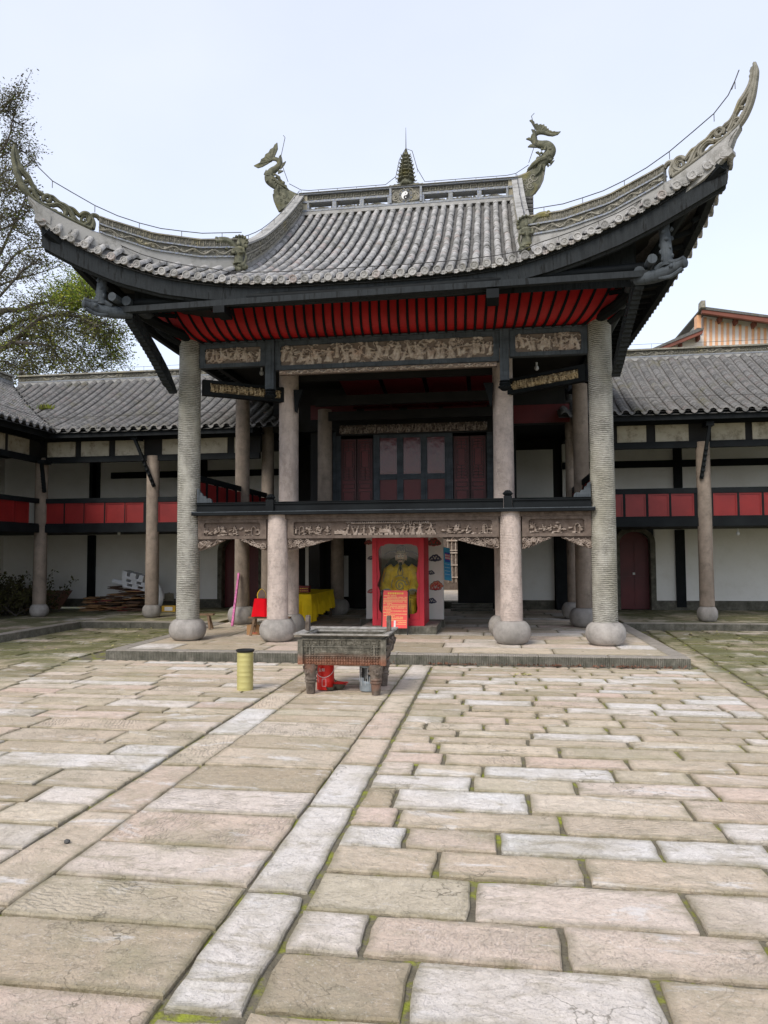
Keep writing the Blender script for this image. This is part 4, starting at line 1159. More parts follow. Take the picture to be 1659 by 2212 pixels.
m.lathe([(.05, z-.01), (.03, z+.04), (.035, z+.06), (.012, z+.09)], 8, (XC, PYc, 0))
pg = part('pagoda_finial', m, 'relief_dark', mr)
m = MB(); m.ball((XC, PYc-.17, TP+.05), .09, .05, .055, 10, 6, .2); m.tube([(XC-.12, PYc-.16, TP+.0), (XC, PYc-.19, TP+.10), (XC+.12, PYc-.16, TP+.02)], .025, 6); part('tower_cloud', m, 'relief_dark', pg, smooth=True)
m = MB(); m.tube([(XC, PYc, z+.08), (XC, PYc, z+.62)], [.012, .004], 6); part('lightning_rod', m, 'wire', mr)
# --- slanting ridges beside the front slope
def top_ch(y): return profZ(y)+interp(y, [13.1, 14.2, YR], [.58, .52, .53])
for s_ in (-1, 1):
    X0 = XC+s_*2.62
    ys = list(np.linspace(13.12, YR+.1, 20))
    def wall(x0, x1, f0, f1, nm, mat, par=None):
        m = MB()
        def P(i, j):
            y = ys[i]; b = profZ(y)-.06; t = top_ch(y)
            z0 = lerp(b, t, f0); z1 = lerp(b, t, f1); return [(x0, y, z0), (x0, y, z1), (x1, y, z1), (x1, y, z0), (x0, y, z0)][j]
        m.grid(P, len(ys)-1, 4)
        for i in (0, len(ys)-1):
            m.add([P(i, 0), P(i, 1), P(i, 2), P(i, 3)], [(0, 1, 2, 3)])
        return part(nm, m, mat, par or roofo, fix=True)
    w_ = wall(X0-.07, X0+.07, 0, .93, 'slanting_ridge', 'lime')
    wall(X0-.12, X0+.12, .93, 1.0, 'ridge_cap', 'lime', w_)
    wall(X0-.10, X0+.10, .36, .42, 'ridge_moulding', 'relief_stone', w_); wall(X0-.095, X0+.095, .64, .69, 'ridge_moulding', 'relief_stone', w_); wall(X0-.13, X0+.13, 0, .16, 'ridge_foot', 'lime', w_)
    for f0, f1, sd in ((.425, .635, 5), (.695, .925, 6)):
        r = Relief(4.7, .13, .014, sd+s_); r.scroll(.035, 1.1)
        def P(u, v, h):
            y = 13.13+u*(YR-13.13)/4.7; b = profZ(y)-.06; t = top_ch(y); return (X0-s_*(.072+h), y, lerp(b, t, lerp(f0, f1, v/.13)))
        part('relief_panel', r.mb(P), 'relief_stone', w_, smooth=True, fix=False)
# --- roof guardian figures at the foot of the slanting ridges
def guardian(x, y, z):
    m = MB()
    for k in range(14): m.ball((x+rnd.uniform(-.10, .10), y+rnd.uniform(-.06, .06), z+rnd.uniform(.0, .10)), .07, .06, .05, 7, 5, .3)
    m.lathe([(.10, .10), (.085, .16), (.075, .26), (.085, .33), (.10, .38), (.06, .42), (.03, .43)], 12, (x, y-.05, z), .04, 1, .7)
    m.ball((x, y-.07, z+.465), .038, .04, .048, 10, 8); m.lathe([(.03, .50), (.025, .53), (.012, .56)], 8, (x, y-.06, z))
    for s_ in (-1, 1):
        m.tube([(x+s_*.09, y-.06, z+.38), (x+s_*.11, y-.09, z+.30), (x+s_*.03, y-.14, z+.28)], .026, 7)
        m.tube([(x+s_*.10, y-.05, z+.36), (x+s_*.14, y-.04, z+.22), (x+s_*.10, y-.05, z+.08)], .02, 6)
        m.ball((x+s_*.13, y-.02, z+.44), .04, .03, .04, 8, 5)
    m.prism([(x+.165*math.cos(a)*(1 if math.sin(a) > 0 else .55), z+.50+.15*math.sin(a)*(1 if math.sin(a) > -.1 else 1.9)) for a in np.linspace(0, 2*math.pi, 25)[:-1]], y-.01, y+.05)
    for a in np.linspace(0, math.pi, 9): m.ball((x+.15*math.cos(a), y-.02, z+.50+.14*math.sin(a)), .028, .03, .028, 7, 5)
    part('guardian_figure', m, 'relief_dark', roofo, smooth=True)
for s_ in (-1, 1): guardian(XC+s_*2.6, 12.98, 7.03)
# --- corner ridges
def dgpt(px, py):
    v = ray(px, py); t = (13.08-.695*(XC-2.6))/(v[1]-.695*v[0]); return (XC-t*v[0], EYE+t*v[2])
def z7(a, b): return dgpt(.13672*a, 291.6+.13672*b)
nl = math.hypot(1, .695)
def D(s_, a, z, off=0.0):
    """point on the vertical plane of a corner ridge; off moves it toward the court"""
    return (XC+s_*a-s_*off*.695/nl, diagY(a)-off/nl, z+(dlift(a) if s_ > 0 else 0))
strokes = [
 ([(235,165),(215,300),(235,450),(270,600),(320,740),(390,870),(480,980),(620,1090),(800,1190),(1000,1290),(1200,1390),(1440,1500)],[22,40,42,48,48,46,40,35,35,40,45,50]),
 ([(250,230),(268,380),(300,480),(360,580),(430,660),(480,740),(530,820),(590,890),(650,930),(705,965)],[34,36,40,46,46,38,32,30,36,26]),
 ([(390,745),(450,735),(510,785),(535,860),(560,940),(620,1030)],[26,28,30,34,36,34]),
 ([(500,960),(535,930),(515,885),(470,875),(440,890)],[22,26,28,26,16]),
 ([(600,960),(610,1040),(670,1090),(760,1110),(860,1100)],[24,26,28,28,30]),
 ([(700,1040),(690,985),(750,960),(800,1000),(780,1050),(740,1045),(735,1015)],[30,34,34,34,30,22,12]),
 ([(740,960),(830,990),(900,1050),(950,1080)],[30,36,36,30]),
 ([(820,1120),(900,1100),(960,1125),(1020,1180),(1040,1240),(1010,1290),(950,1280),(940,1240),(975,1225)],[30,36,38,40,38,34,28,22,14]),
 ([(930,1075),(1040,1135),(1110,1215),(1160,1310),(1220,1380),(1300,1430)],[34,42,44,44,44,42]),
 ([(820,1185),(870,1200),(900,1215)],[26,30,24]),
 ([(1060,1140),(1150,1180),(1215,1240),(1265,1290)],[30,36,34,26]),
 ([(1265,1280),(1320,1240),(1390,1255),(1425,1320),(1400,1395),(1320,1440)],[30,36,36,38,40,42]),
 ([(1390,1360),(1360,1290),(1300,1300),(1285,1350),(1320,1375),(1345,1345),(1325,1325)],[22,24,24,22,18,14,10]),
 ([(1450,1480),(1470,1390),(1440,1300),(1480,1270),(1540,1290),(1570,1340)],[46,40,36,34,32,24]),
 ([(265,560),(310,570),(340,610),(310,640),(275,620)],[22,24,24,20,14]),
]
for s_ in (-1, 1):
    nrm = Vector((-s_*.695/nl, -1/nl, 0))
    # plain lime wall under the openwork
    top = [(440,990),(600,1100),(800,1215),(1000,1325),(1300,1465),(1500,1560)]
    bot = [(1500,1850),(1330,1790),(1150,1700),(960,1600),(800,1490),(690,1390),(620,1340),(590,1290),(565,1190),(500,1085),(440,1003)]
    tz = [z7(*p) for p in top]; bz = [z7(*p) for p in bot]
    aT = [p[0] for p in tz]; zT = [p[1] for p in tz]
    m = MB(); A = np.linspace(4.62, tz[0][0], 16)
    def low(a):
        q = sorted([z7(*p) for p in bot]); return interp(a, [p[0] for p in q], [p[1] for p in q])
    def tp(a):
        q = sorted(tz); return interp(a, [p[0] for p in q], [p[1] for p in q])
    def P(i, j):
        a = A[i]; l = min(low(a)-.02, tp(a)-.03); return [D(s_, a, l, .06), D(s_, a, tp(a), .06), D(s_, a, tp(a), -.06), D(s_, a, l, -.06), D(s_, a, l, .06)][j]
    m.grid(P, 15, 4)
    cr_ = part('corner_ridge', m, 'lime', roofo)
    m = MB(); m.tube([D(s_, a, tp(a)+.005) for a in A], .055, 8, flatn=(0, 0, 1), flat=.5); part('ridge_moulding', m, 'trim', cr_)
    # swollen corner block
    m = MB(); bb = [z7(*p) for p in [(470,1040),(540,1110),(590,1190),(600,1245),(545,1300),(540,1350),(600,1390),(700,1380),(790,1440),(800,1300),(700,1200),(560,1080)]]
    m.add([D(s_, a, z, .075) for a, z in bb]+[D(s_, a, z, -.075) for a, z in bb], [tuple(range(12)), tuple(range(23, 11, -1))]+[(i, i+12, (i+1) % 12+12, (i+1) % 12) for i in range(12)])
    part('corner_block', m, 'lime', cr_)
    # openwork scrolls rising to the tip
    m = MB()
    for pts, rad in strokes:
        q = catmull([Vector((*z7(*p), 0)) for p in pts], 5)
        rr2 = [interp(i, [k*5 for k in range(len(rad))], rad)*.00118 for i in range(len(q))]
        m.tube([D(s_, p.x, p.y, 0) for p in q], rr2, 8, flatn=nrm, flat=1.25)
        # incised line modelled as a raised fillet on each face
        for o_ in (1, -1):
            m.tube([D(s_, p.x, p.y, o_*rr2[i]*1.18) for i, p in enumerate(q)], [v*.28 for v in rr2], 5)
    for (bx_, by_, br) in [(275,260,30),(285,330,30),(285,400,28),(430,840,24),(410,810,22),(420,870,20),(670,930,30),(630,910,26),(1160,1200,30),(1200,1230,28),(850,1200,22),(870,1215,22),(520,780,20),(545,810,20)]:
        a, z = z7(bx_, by_); c = D(s_, a, z); m.ball(c, br*.001, br*.0012, br*.001, 8, 6)
    part('scroll_tip', m, 'relief_stone' if s_ > 0 else 'relief_dark', cr_, smooth=True)
    # relief wall from the guardian out to the scrolls
    A2 = np.linspace(2.68, 4.64, 26)
    zt2 = lambda a: interp(a, [2.55, 3.24, 3.91, 4.54, 4.8], [7.66, 7.49, 7.45, 7.55, 7.61])
    zb2 = lambda a: interp(a, [2.55, 3.24, 3.91, 4.54, 4.8], DG_B[:4]+[7.22])-.08
    def seg(f0, f1, o1, o2, nm, mat, smooth=False):
        m = MB()
        def P(i, j):
            a = A2[i]; z0 = lerp(zb2(a), zt2(a), f0); z1 = lerp(zb2(a), zt2(a), f1); return [D(s_, a, z0, o1), D(s_, a, z1, o1), D(s_, a, z1, o2), D(s_, a, z0, o2), D(s_, a, z0, o1)][j]
        m.grid(P, 25, 4)
        for i in (0, 25): m.add([P(i, 0), P(i, 1), P(i, 2), P(i, 3)], [(0, 1, 2, 3)])
        return part(nm, m, mat, cr_)
    seg(0, .40, .075, -.075, 'ridge_wall', 'lime'); seg(.40, .45, .10, -.10, 'ridge_moulding', 'trim'); seg(.45, .70, .05, -.05, 'ridge_wall', 'relief_stone'); seg(.70, .745, .085, -.085, 'ridge_moulding', 'trim'); seg(.745, .96, .05, -.05, 'ridge_wall', 'relief_stone'); seg(.96, 1.0, .08, -.08, 'ridge_cap', 'relief_stone')
    for f0, f1, kind, sd in ((.455, .695, 'dragon', 81), (.75, .955, 'fret', 82)):
        r = Relief(2.4, .13, .012, sd); getattr(r, kind)(hh=.035 if kind == 'dragon' else .02)
        def P(u, v, h):
            a = 2.68+u*1.96/2.4; return D(s_, a, lerp(zb2(a), zt2(a), lerp(f0, f1, v/.13)), .052+h)
        part('relief_panel', r.mb(P), 'relief_stone', cr_, smooth=True, fix=False)
    # beast head where the corner ridge starts
    m = MB(); g2 = random.Random(4)
    m.tube(catmull([D(s_, 2.70, 7.46, .02), D(s_, 2.82, 7.56, .02), D(s_, 2.98, 7.53, .02)], 4), [.07]*8+[.05], 8)
    for q in range(14): m.ball(D(s_, g2.uniform(2.68, 3.02), g2.uniform(7.38, 7.60), g2.uniform(.0, .07)), .035, .035, .03, 6, 5, .3)
    part('beast_head', m, 'relief_dark', cr_, smooth=True)
# --- fish-dragon finials at the ridge ends
def z4(a, b): p = onY(567+.08545*a, 286.2+.08545*b, 17.42); return (p.x-XC, p.z)
def z1(a, b): p = onY(.3906*a, 108+.3906*b, 17.42); return (p.x-XC, p.z)
for s_ in (-1, ):
    fy = YR+.08; Q = lambda p: (XC-s_*p[0]*-1 if 0 else XC+p[0], p[1])
    wing = [z4(*p) for p in [(905,1600),(790,1560),(650,1495),(540,1430),(400,1400),(290,1480),(300,1600),(325,1720),(375,1850),(445,2000),(600,1900),(760,1780),(905,1660)]]
    m = MB(); w2 = [Q(p) for p in wing]; m.prism(w2, fy-.06, fy+.06); e_ = part('ridge_end_wing', m, 'relief_dark', mr)
    m = MB()
    m.tube([(*Q(z4(905, 1605)), 0)[:1]+(fy, Q(z4(905, 1605))[1])]+[(Q(z4(*p))[0], fy, Q(z4(*p))[1]) for p in [(790,1560),(650,1490),(540,1425)]], .05, 8)
    m.tube([(Q(z4(*p))[0], fy, Q(z4(*p))[1]) for p in [(310,1560),(335,1700),(390,1840),(460,1980)]], .06, 8)
    for (cx_, cz_, rr3) in ((450, 1580, 45), (560, 1640, 50), (480, 1720, 40), (600, 1780, 45), (680, 1690, 40)):
        c = [(Q(z4(cx_+rr3*(1-i/16)*math.cos(i*.6), cz_+rr3*(1-i/16)*math.sin(i*.6)))) for i in range(16)]
        m.tube([(p[0], fy-.06, p[1]) for p in c], .012, 5)
    part('wing_scrolls', m, 'relief_dark', e_, smooth=True)
    m = MB()
    bp = [(540,1430),(430,1370),(300,1290),(190,1190),(165,1090),(230,985),(340,905),(415,820),(425,745),(370,685),(280,668),(180,690),(70,745)]
    br = [95,125,140,150,128,112,92,78,74,60,50,46,40]
    q = catmull([Vector((*z4(*p), 0)) for p in bp], 4); rr3 = [interp(i, [k*4 for k in range(len(br))], br)*.00088 for i in range(len(q))]
    m.tube([(XC+p.x, fy, p.y) for p in q], rr3, 12, flatn=(0, 1, 0), flat=.8)
    def P3(p, dy=0): a = Q(z4(*p)); return (a[0], fy+dy, a[1])
    for dy in (-.09, .09):
        m.ball(P3((550, 1315), dy), .045, .04, .045, 8, 6); m.tube([P3((300, 1170), dy), P3((400, 1290), dy), P3((560, 1370), dy*.8), P3((680, 1480), dy*.5)], [.03, .035, .035, .012], 6)
        for k in range(9): m.ball(P3((170+rnd.uniform(-60, 260), 1120+rnd.uniform(-60, 260)), dy*1.0), .03, .03, .03, 6, 5, .3)
        m.tube([P3((330, 1090), dy), P3((450, 1180), dy), P3((480, 1260), dy*.8)], [.02, .035, .01], 6)
        m.tube([P3((420, 1380), dy), P3((400, 1500), dy), P3((430, 1600), dy*.8)], [.03, .03, .012], 6)
    bodyo = part('ridge_dragon', m, 'relief_dark', mr, smooth=True)
    m = MB()
    for fin in ([(400,690),(420,600),(465,560),(495,660),(505,770)], [(470,800),(520,770),(590,725),(545,820),(450,930)], [(400,640),(330,620),(300,570),(315,635),(350,690)], [(400,950),(460,955),(528,965),(460,1010),(390,1040)], [(120,980),(95,935),(60,1000),(30,1060),(90,1080)]):
        m.prism([Q(z4(*p)) for p in fin], fy-.02, fy+.02)
    tail = [(1403,640),(1438,622),(1444,604),(1462,594),(1468,577),(1486,566),(1494,549),(1511,540),(1518,524),(1533,512),(1536,545),(1524,575),(1512,598),(1500,615),(1480,628),(1450,645),(1425,652)]
    m.prism([Q(z1(*p)) for p in tail], fy-.018, fy+.018)
    for p in [(1430,632),(1450,612),(1470,590),(1495,562),(1518,540)]:
        a = Q(z1(1500, 612)); b = Q(z1(*p))
        for dy in (-.02, .02): m.tube([(a[0], fy+dy, a[1]), (b[0], fy+dy, b[1])], [.02, .006], 5)
    part('tail_fin', m, 'relief_dark', bodyo)
    # stacked tile end below the wing
    m = MB()
    for k in range(7): m.tube([(XC+s_*2.74, fy-.25, profZ(YR)-.05-k*.09), (XC+s_*2.98, fy-.25, profZ(YR)-.06-k*.09)], .05, 8)
    part('stacked_ridge_tiles', m, 'pan', mr)

def z5(a, b): p = onY(1107.08+.13665*a, 237.6+.13665*b, 17.42); return (p.x, p.z)
fy = YR+.08
P5 = lambda p, dy=0: (z5(*p)[0], fy+dy, z5(*p)[1])
m = MB(); m.prism([z5(*p) for p in [(20,1090),(110,1062),(210,1025),(330,950),(420,900),(478,960),(465,1090),(430,1180),(380,1280),(300,1372),(170,1385),(60,1300)]], fy-.06, fy+.06); e_ = part('ridge_end_wing', m, 'relief_dark', mr)
m = MB(); m.tube([P5(p) for p in [(10,1085),(110,1058),(210,1020),(330,948)]], .05, 8); m.tube([P5(p) for p in [(475,980),(455,1100),(410,1200),(340,1300),(200,1375)]], .055, 8)
for (cx9, cz9, rr9) in ((200, 1150, 70), (270, 1220, 60), (180, 1260, 50), (330, 1080, 70), (280, 1130, 45)):
    m.tube([P5((cx9+rr9*(1-i/16)*math.cos(i*.6), cz9+rr9*(1-i/16)*math.sin(i*.6)), -.06) for i in range(16)], .014, 5)
part('wing_scrolls', m, 'relief_stone', e_, smooth=True)
m = MB(); bp = [(430,960),(450,860),(520,770),(590,680),(600,610),(540,555),(450,545),(380,525),(338,470),(342,400),(400,355),(480,350),(580,380),(650,395)]; br = [60,85,95,90,82,75,65,58,52,46,40,38,32,20]
q = catmull([Vector((*z5(*p), 0)) for p in bp], 4); rr3 = [interp(i, [k*4 for k in range(len(br))], br)*.00146 for i in range(len(q))]
m.tube([(p.x, fy, p.y) for p in q], rr3, 12, flatn=(0, 1, 0), flat=.8)
for dy in (-.10, .10):
    m.ball(P5((400, 800), dy), .05, .045, .05, 8, 6); m.tube([P5((520, 780), dy), P5((400, 830), dy), P5((320, 890), dy*.8), P5((235, 960), dy*.5)], [.05, .055, .05, .015], 7)
    m.tube([P5((330, 890), dy*.6), P5((260, 940), dy*.5), P5((225, 990), dy*.4)], [.04, .035, .01], 6)
    m.tube([P5((450, 900), dy), P5((420, 1000), dy), P5((330, 1080), dy*.8)], [.03, .03, .01], 6); m.tube([P5((490, 900), dy), P5((500, 990), dy)], [.05, .02], 6)
    for k in range(10): m.ball(P5((rnd.uniform(420, 620), rnd.uniform(600, 860)), dy), .035, .03, .035, 6, 5, .3)
bodyo = part('ridge_dragon', m, 'relief_dark', mr, smooth=True)
m = MB()
for fin in ([(298,305),(345,315),(372,380),(310,440),(325,370)], [(215,456),(262,434),(302,455),(322,540),(280,480)], [(242,582),(278,548),(340,535),(380,590)], [(365,668),(408,655),(448,700),(440,760),(415,700)], [(600,880),(665,795),(610,815),(655,760),(590,790)], [(560,900),(590,870),(540,850)]):
    m.prism([z5(*p) for p in fin], fy-.025, fy+.025)
tail = [(268,165),(300,152),(345,185),(352,220),(395,213),(408,236),(452,220),(462,238),(502,226),(508,256),(543,262),(546,292),(573,295),(578,322),(612,326),(625,342),(668,334),(682,350),(762,338),(720,385),(632,412),(560,400),(480,375),(390,352),(372,310),(330,255),(295,190)]
m.prism([z5(*p) for p in tail], fy-.02, fy+.02)
for p in [(310,190),(400,240),(455,245),(510,270),(560,310),(640,350),(720,350)]:
    for dy in (-.022, .022): m.tube([P5((430, 350), dy), P5(p, dy)], [.02, .006], 5)
part('tail_fin', m, 'relief_dark', bodyo)
m = MB()
for k in range(7): m.tube([(XC+2.74, fy-.25, profZ(YR)-.05-k*.09), (XC+2.98, fy-.25, profZ(YR)-.06-k*.09)], .05, 8)
part('stacked_ridge_tiles', m, 'pan', mr)
# --- lightning wire carried on short stays above the ridges
def wirerun(pts, stays=True, sag=.09, nm='lightning_wire'):
    m = MB(); m.tube(pts, .008, 5)
    if stays:
        for p in pts[1:-1:2]: m.tube([p, (p[0], p[1], p[2]-sag)], .006, 4)
    part(nm, m, 'wire', pav)
fy = YR+.08
wirerun([(XC-2.9, fy, zD+.38), (XC-2.6, fy, zD+.20)]+[(XC+x, fy, zD+.17) for x in np.linspace(-2.4, -.5, 9)]+[(XC-.25, fy, zD+.35), (XC-.15, fy-.1, zD+.7), (XC, fy-.05, zD+1.0), (XC+.16, fy-.1, zD+.9), (XC+.28, fy-.1, zD+.45)]+[(XC+x, fy, zD+.17) for x in np.linspace(.45, 2.4, 9)]+[(XC+2.6, fy, zD+.20), (XC+2.9, fy, zD+.38)])
for s_ in (-1, 1):
    wirerun([(XC+s_*2.9, fy-.1, zD+.38), (XC+s_*3.1, fy-.1, zD+.95), (XC+s_*2.98, fy-.1, zD+1.5)]+[(XC+s_*(3.05), fy, zD+1.62)], False)
    wirerun([(XC+s_*2.62, y, top_ch(y)+.11) for y in np.linspace(YR, 13.1, 11)])
    zz = lambda a: interp(a, [2.55, 3.24, 3.91, 4.54, 4.85, 5.27, 5.45, 5.56, 5.66], [7.80, 7.62, 7.57, 7.69, 7.84, 8.06, 8.26, 8.55, 8.85])
    wirerun([D(s_, a, zz(a)) for a in (2.6, 2.9, 3.2, 3.5, 3.8, 4.1, 4.4, 4.7, 5.0, 5.25, 5.42, 5.5, 5.46, 5.55)], True, .12)
wirerun([(XC+dx, eaveY(dx)+.25, surf(dx, eaveY(dx)+.25)+.12) for dx in np.linspace(-4.6, 4.6, 31)], True, .06)
# ================================================================== THE GALLERIES ROUND THE COURT
def dres(px, Y): return onY(px, 1100, Y).x
ZR = dict(eave=5.10)
def wprof(v): return 5.14+.42*v+.035*v*v       # v = distance back from the eave edge (eave edge 0 .. ridge 3.9)
RV = 3.95
def box_part(name, par, mat, M, *b, label=None):
    m = MB(); m.box(*b, mat=M); return part(name, m, mat, par, label=label)
def cover(w=.092, h=.062, L=.085):
    """one small curved cover tile with a thick front lip"""
    v = []; n = 5
    for (d, e) in ((0, -.026), (0, .0), (L, .006)):
        for k in range(n+1):
            a = k/n*2-1; v.append((a*w, d, h*(1-a*a)+e))
    f = [(j*(n+1)+k, j*(n+1)+k+1, (j+1)*(n+1)+k+1, (j+1)*(n+1)+k) for j in range(2) for k in range(n)]
    return v, f
CV = cover()
def eavehood():
    m = MB(); n = 8; v = []
    for (d, lo) in ((-.02, 0), (-.02, 1), (0, 1), (.09, 1)):
        for k in range(n+1):
            a = k/n*2-1; z = .062*(1-a*a)+.002; v.append((a*.092, d, (z-.038-.012*(1-a*a)) if not lo else z))
    m.add(v, [(j*(n+1)+k, j*(n+1)+k+1, (j+1)*(n+1)+k+1, (j+1)*(n+1)+k) for j in range(3) for k in range(n)], .3); return m
def eavedrip():
    m = MB(); n = 8; v = []
    for (d, top) in ((-.015, 1), (-.015, 0), (.08, 1)):
        for k in range(n+1):
            a = k/n*2-1; v.append((a*.075, d, (-.035*(1-a*a)-.005) if top else (-.035-.055*(1-a*a)-.01)))
    m.add(v, [(0+k, k+1, (n+1)+k+1, (n+1)+k) for k in range(n)]+[(k, 2*(n+1)+k, 2*(n+1)+k+1, k+1) for k in range(n)], .6); return m
hme = eavehood().mesh('eave_hood_tile', 'wingtile', True); eme = eavedrip().mesh('eave_drip_tile', 'wingtile', True)
def wing_roof(par, M, u0, u1, vmin=lambda u: 0.0, vmax=lambda u: RV, pitch=.28, vlow=0.0, hood=True):
    """M maps local (u along the eave, v back, z) to the world"""
    m = MB(); n = max(2, int((u1-u0)/.5))
    m.grid(lambda i, j: tuple(M @ Vector((lerp(u0, u1, i/n), lerp(0, RV+.1, j/10), wprof(lerp(0, RV+.1, j/10))-.05))), n, 10)
    m.grid(lambda i, j: tuple(M @ Vector((lerp(u0, u1, i/n), lerp(.0, RV, j/4), wprof(lerp(0, RV, j/4))-.12))), n, 4)
    m.grid(lambda i, j: tuple(M @ Vector((lerp(u0, u1, i/n), RV+.1+j*1.0, wprof(RV)-.1-j*.6))), n, 4)
    rf = part('roof', m, 'wingtile', par, fix=False)
    t = MB(); k = 0; u = u0+pitch/2
    while u < u1:
        v = max(vmin(u), .0)+.01; ve = vmax(u); wz = rnd.uniform(-.008, .008); ph = rnd.uniform(0, 6)
        while v < ve:
            an = math.atan(.42+.07*v)-.22; z = wprof(v)-.006; rr = rnd.random()*.9; dx = .012*math.sin(v*2+ph)+rnd.uniform(-.005, .005); ca, sa = math.cos(an), math.sin(an)
            t.add([tuple(M @ Vector((u+p[0]+dx, v+p[1]*ca, z+p[1]*sa+p[2]+wz))) for p in CV[0]], CV[1], rr)
            v += .062
        # valley tiles
        uu = u+pitch/2; v = max(vmin(uu), 0)+.01
        while v < vmax(uu):
            an = math.atan(.42+.07*v)-.2; z = wprof(v)-.01; rr = rnd.random()*.5; ca, sa = math.cos(an), math.sin(an)
            t.add([tuple(M @ Vector((uu+p[0]*.95, v+p[1]*ca, z+p[1]*sa-p[2]*.8+(-.0 if i > 5 else -.0)))) for i, p in enumerate(CV[0])], CV[1], rr)
            v += .08
        if hood and vmin(u) <= 0:
            o = link('eave_hood_tile', hme, rf); o.matrix_local = M @ Matrix.Translation((u, -.02, wprof(0)-.018)) @ Matrix.Rotation(rnd.uniform(-.05, .05), 4, 'Y')
            o = link('eave_drip_tile', eme, rf); o.matrix_local = M @ Matrix.Translation((u+pitch/2, -.02, wprof(0)-.01))
        u += pitch
    part('roof_tiles', t, 'wingtile', rf, smooth=False, stuff=True, fix=False)
    # ridge with carved band
    rz = wprof(RV)-.05
    def bx(nm, mt, v0, v1, z0, z1): return box_part(nm, rf, mt, M, u0, u1, v0, v1, z0, z1)
    rd = bx('ridge', 'lime', RV-.02, RV+.22, rz-.05, rz+.10)
    m = MB(); m.box(u0, u1, RV-.03, RV+.2, rz+.10, rz+.135, mat=M); part('ridge_moulding', m, 'trim', rf)
    m = MB(); m.box(u0, u1, RV+.03, RV+.15, rz+.136, rz+.30, mat=M); part('ridge_core', m, 'relief_dark', rf)
    m = MB(); m.box(u0, u1, RV-.05, RV+.2, rz+.30, rz+.345, mat=M); part('ridge_cap', m, 'relief_stone', rf)
    u = u0; q = 0
    while u < u1-.3:
        L = min(u1-u, 1.1 if q % 2 else .7); r = Relief(L, .16, .014, 100+q)
        (r.dragon if q % 2 else r.fret)(hh=.03) if q % 2 else r.fret(hh=.025, q=.09)
        uu = u
        part('relief_panel', r.mb(lambda a, b, h: tuple(M @ Vector((uu+a, RV+.028-h, rz+.137+b)))), 'relief_stone', rf, smooth=True, fix=False)
        u += L; q += 1
    # thin wire over the ridge
    m = MB(); us = np.arange(u0, u1+.01, (u1-u0)/max(2, int((u1-u0)/1.4)))
    m.tube([tuple(M @ Vector((a, RV+.08, rz+.50+.01*math.sin(a*3)))) for a in us], .006, 4)
    for a in us: m.tube([tuple(M @ Vector((a, RV+.08, rz+.34))), tuple(M @ Vector((a, RV+.08, rz+.50)))], .005, 4)
    m.tube([tuple(M @ Vector((a, .75, wprof(.75)+.11+.01*math.sin(a*2)))) for a in us], .007, 4)
    part('lightning_wire', m, 'wire', rf)
    return rf
def gallery(par, M, u0, u1, cols, panels, cream, posts, wall_v=3.65, front=True, wext=0.0):
    """storeyed timber gallery: v=0 is the column line, z as in the court"""
    B = lambda nm, mt, *b: box_part(nm, par, mt, M, *b)
    B('eave_fascia', 'wood', u0, u1, -.60, -.56, 4.90, 5.08); B('eave_purlin', 'wood', u0, u1, -.50, -.38, 4.96, 5.06)
    B('top_plate', 'wood', u0, u1, -.06, .08, 4.90, 5.12)
    B('frieze_backing', 'dark', u0, u1, .035, .08, 4.46, 4.90)
    for a, b in cream: B('plaster_panel', 'cream', a, b, .0, .03, 4.48, 4.885)
    B('tie_beam', 'wood', u0, u1, -.07, .07, 4.31, 4.46)
    B('floor_beam', 'wood', u0, u1, -.06, .10, 2.42, 2.62)
    rl = B('gallery_rail', 'wood', u0, u1, -.05, .05, 3.21, 3.34)
    B('rail_sill', 'wood', u0, u1, -.045, .05, 2.622, 2.665)
    for i, (a, b) in enumerate(panels):
        m = MB(); m.box(a+.03, b-.03, -.012, .02, 2.70, 3.17, mat=M); pn = part('rail_panel', m, 'red_dark', rl)
        m = MB(); m.box(a, a+.03, -.03, .03, 2.667, 3.208, mat=M); m.box(b-.03, b, -.03, .03, 2.667, 3.208, mat=M); m.box(a+.03, b-.03, -.028, .03, 3.17, 3.208, mat=M); m.box(a+.03, b-.03, -.028, .03, 2.667, 2.70, mat=M)
        part('panel_frame', m, 'red_dark', pn)
        # dark stile to the next panel
        if i+1 < len(panels) and panels[i+1][0] > b and panels[i+1][0]-b < .6:
            m = MB(); m.box(b+.002, panels[i+1][0]-.002, -.04, .04, 2.667, 3.209, mat=M); part('rail_stile', m, 'wood', rl)
    B('upper_floor', 'dark', u0-wext, u1, .102, wall_v, 2.46, 2.58)
    B('ceiling', 'dark', u0-wext, u1, .1, wall_v, 5.0, 5.06)
    B('upper_wall', 'white', u0-wext, u1, wall_v, wall_v+.15, 2.58, 5.0)
    for a in posts:
        B('wall_post', 'wood', a-.12, a+.12, wall_v-.07, wall_v-.002, 2.58, 5.0)
    B('wall_beam', 'wood', u0, u1, wall_v-.06, wall_v-.003, 4.25, 4.45)

# ---- left back gallery
gl = thing('left_back_gallery', 'two-storey timber gallery with red rail panels, left of the stage pavilion', 'gallery', (0, 0, 0))
GY = 18.78
T1 = Matrix.Translation((0, GY, 0)); T1r = Matrix.Translation((0, 18.12, 0))
px = lambda a: dres(a, GY)
gallery(gl, T1, -12.1, -6.0, (), [(px(a), px(b)) for a, b in ((97, 139), (142, 182), (184, 226), (229, 270), (272, 311), (343, 386), (390, 432), (436, 478), (481, 519))],
        [(px(a), px(b)) for a, b in ((100, 160), (173, 233), (247, 309), (349, 425), (430, 490), (505, 530))], [-12.6, dres(201, 22.4), -9.0], wext=3.9)
for x in (-12.17, -8.95): column(gl, x, GY, None, 4.44, .17, 'col_wing', dr=.245, dh=.34)
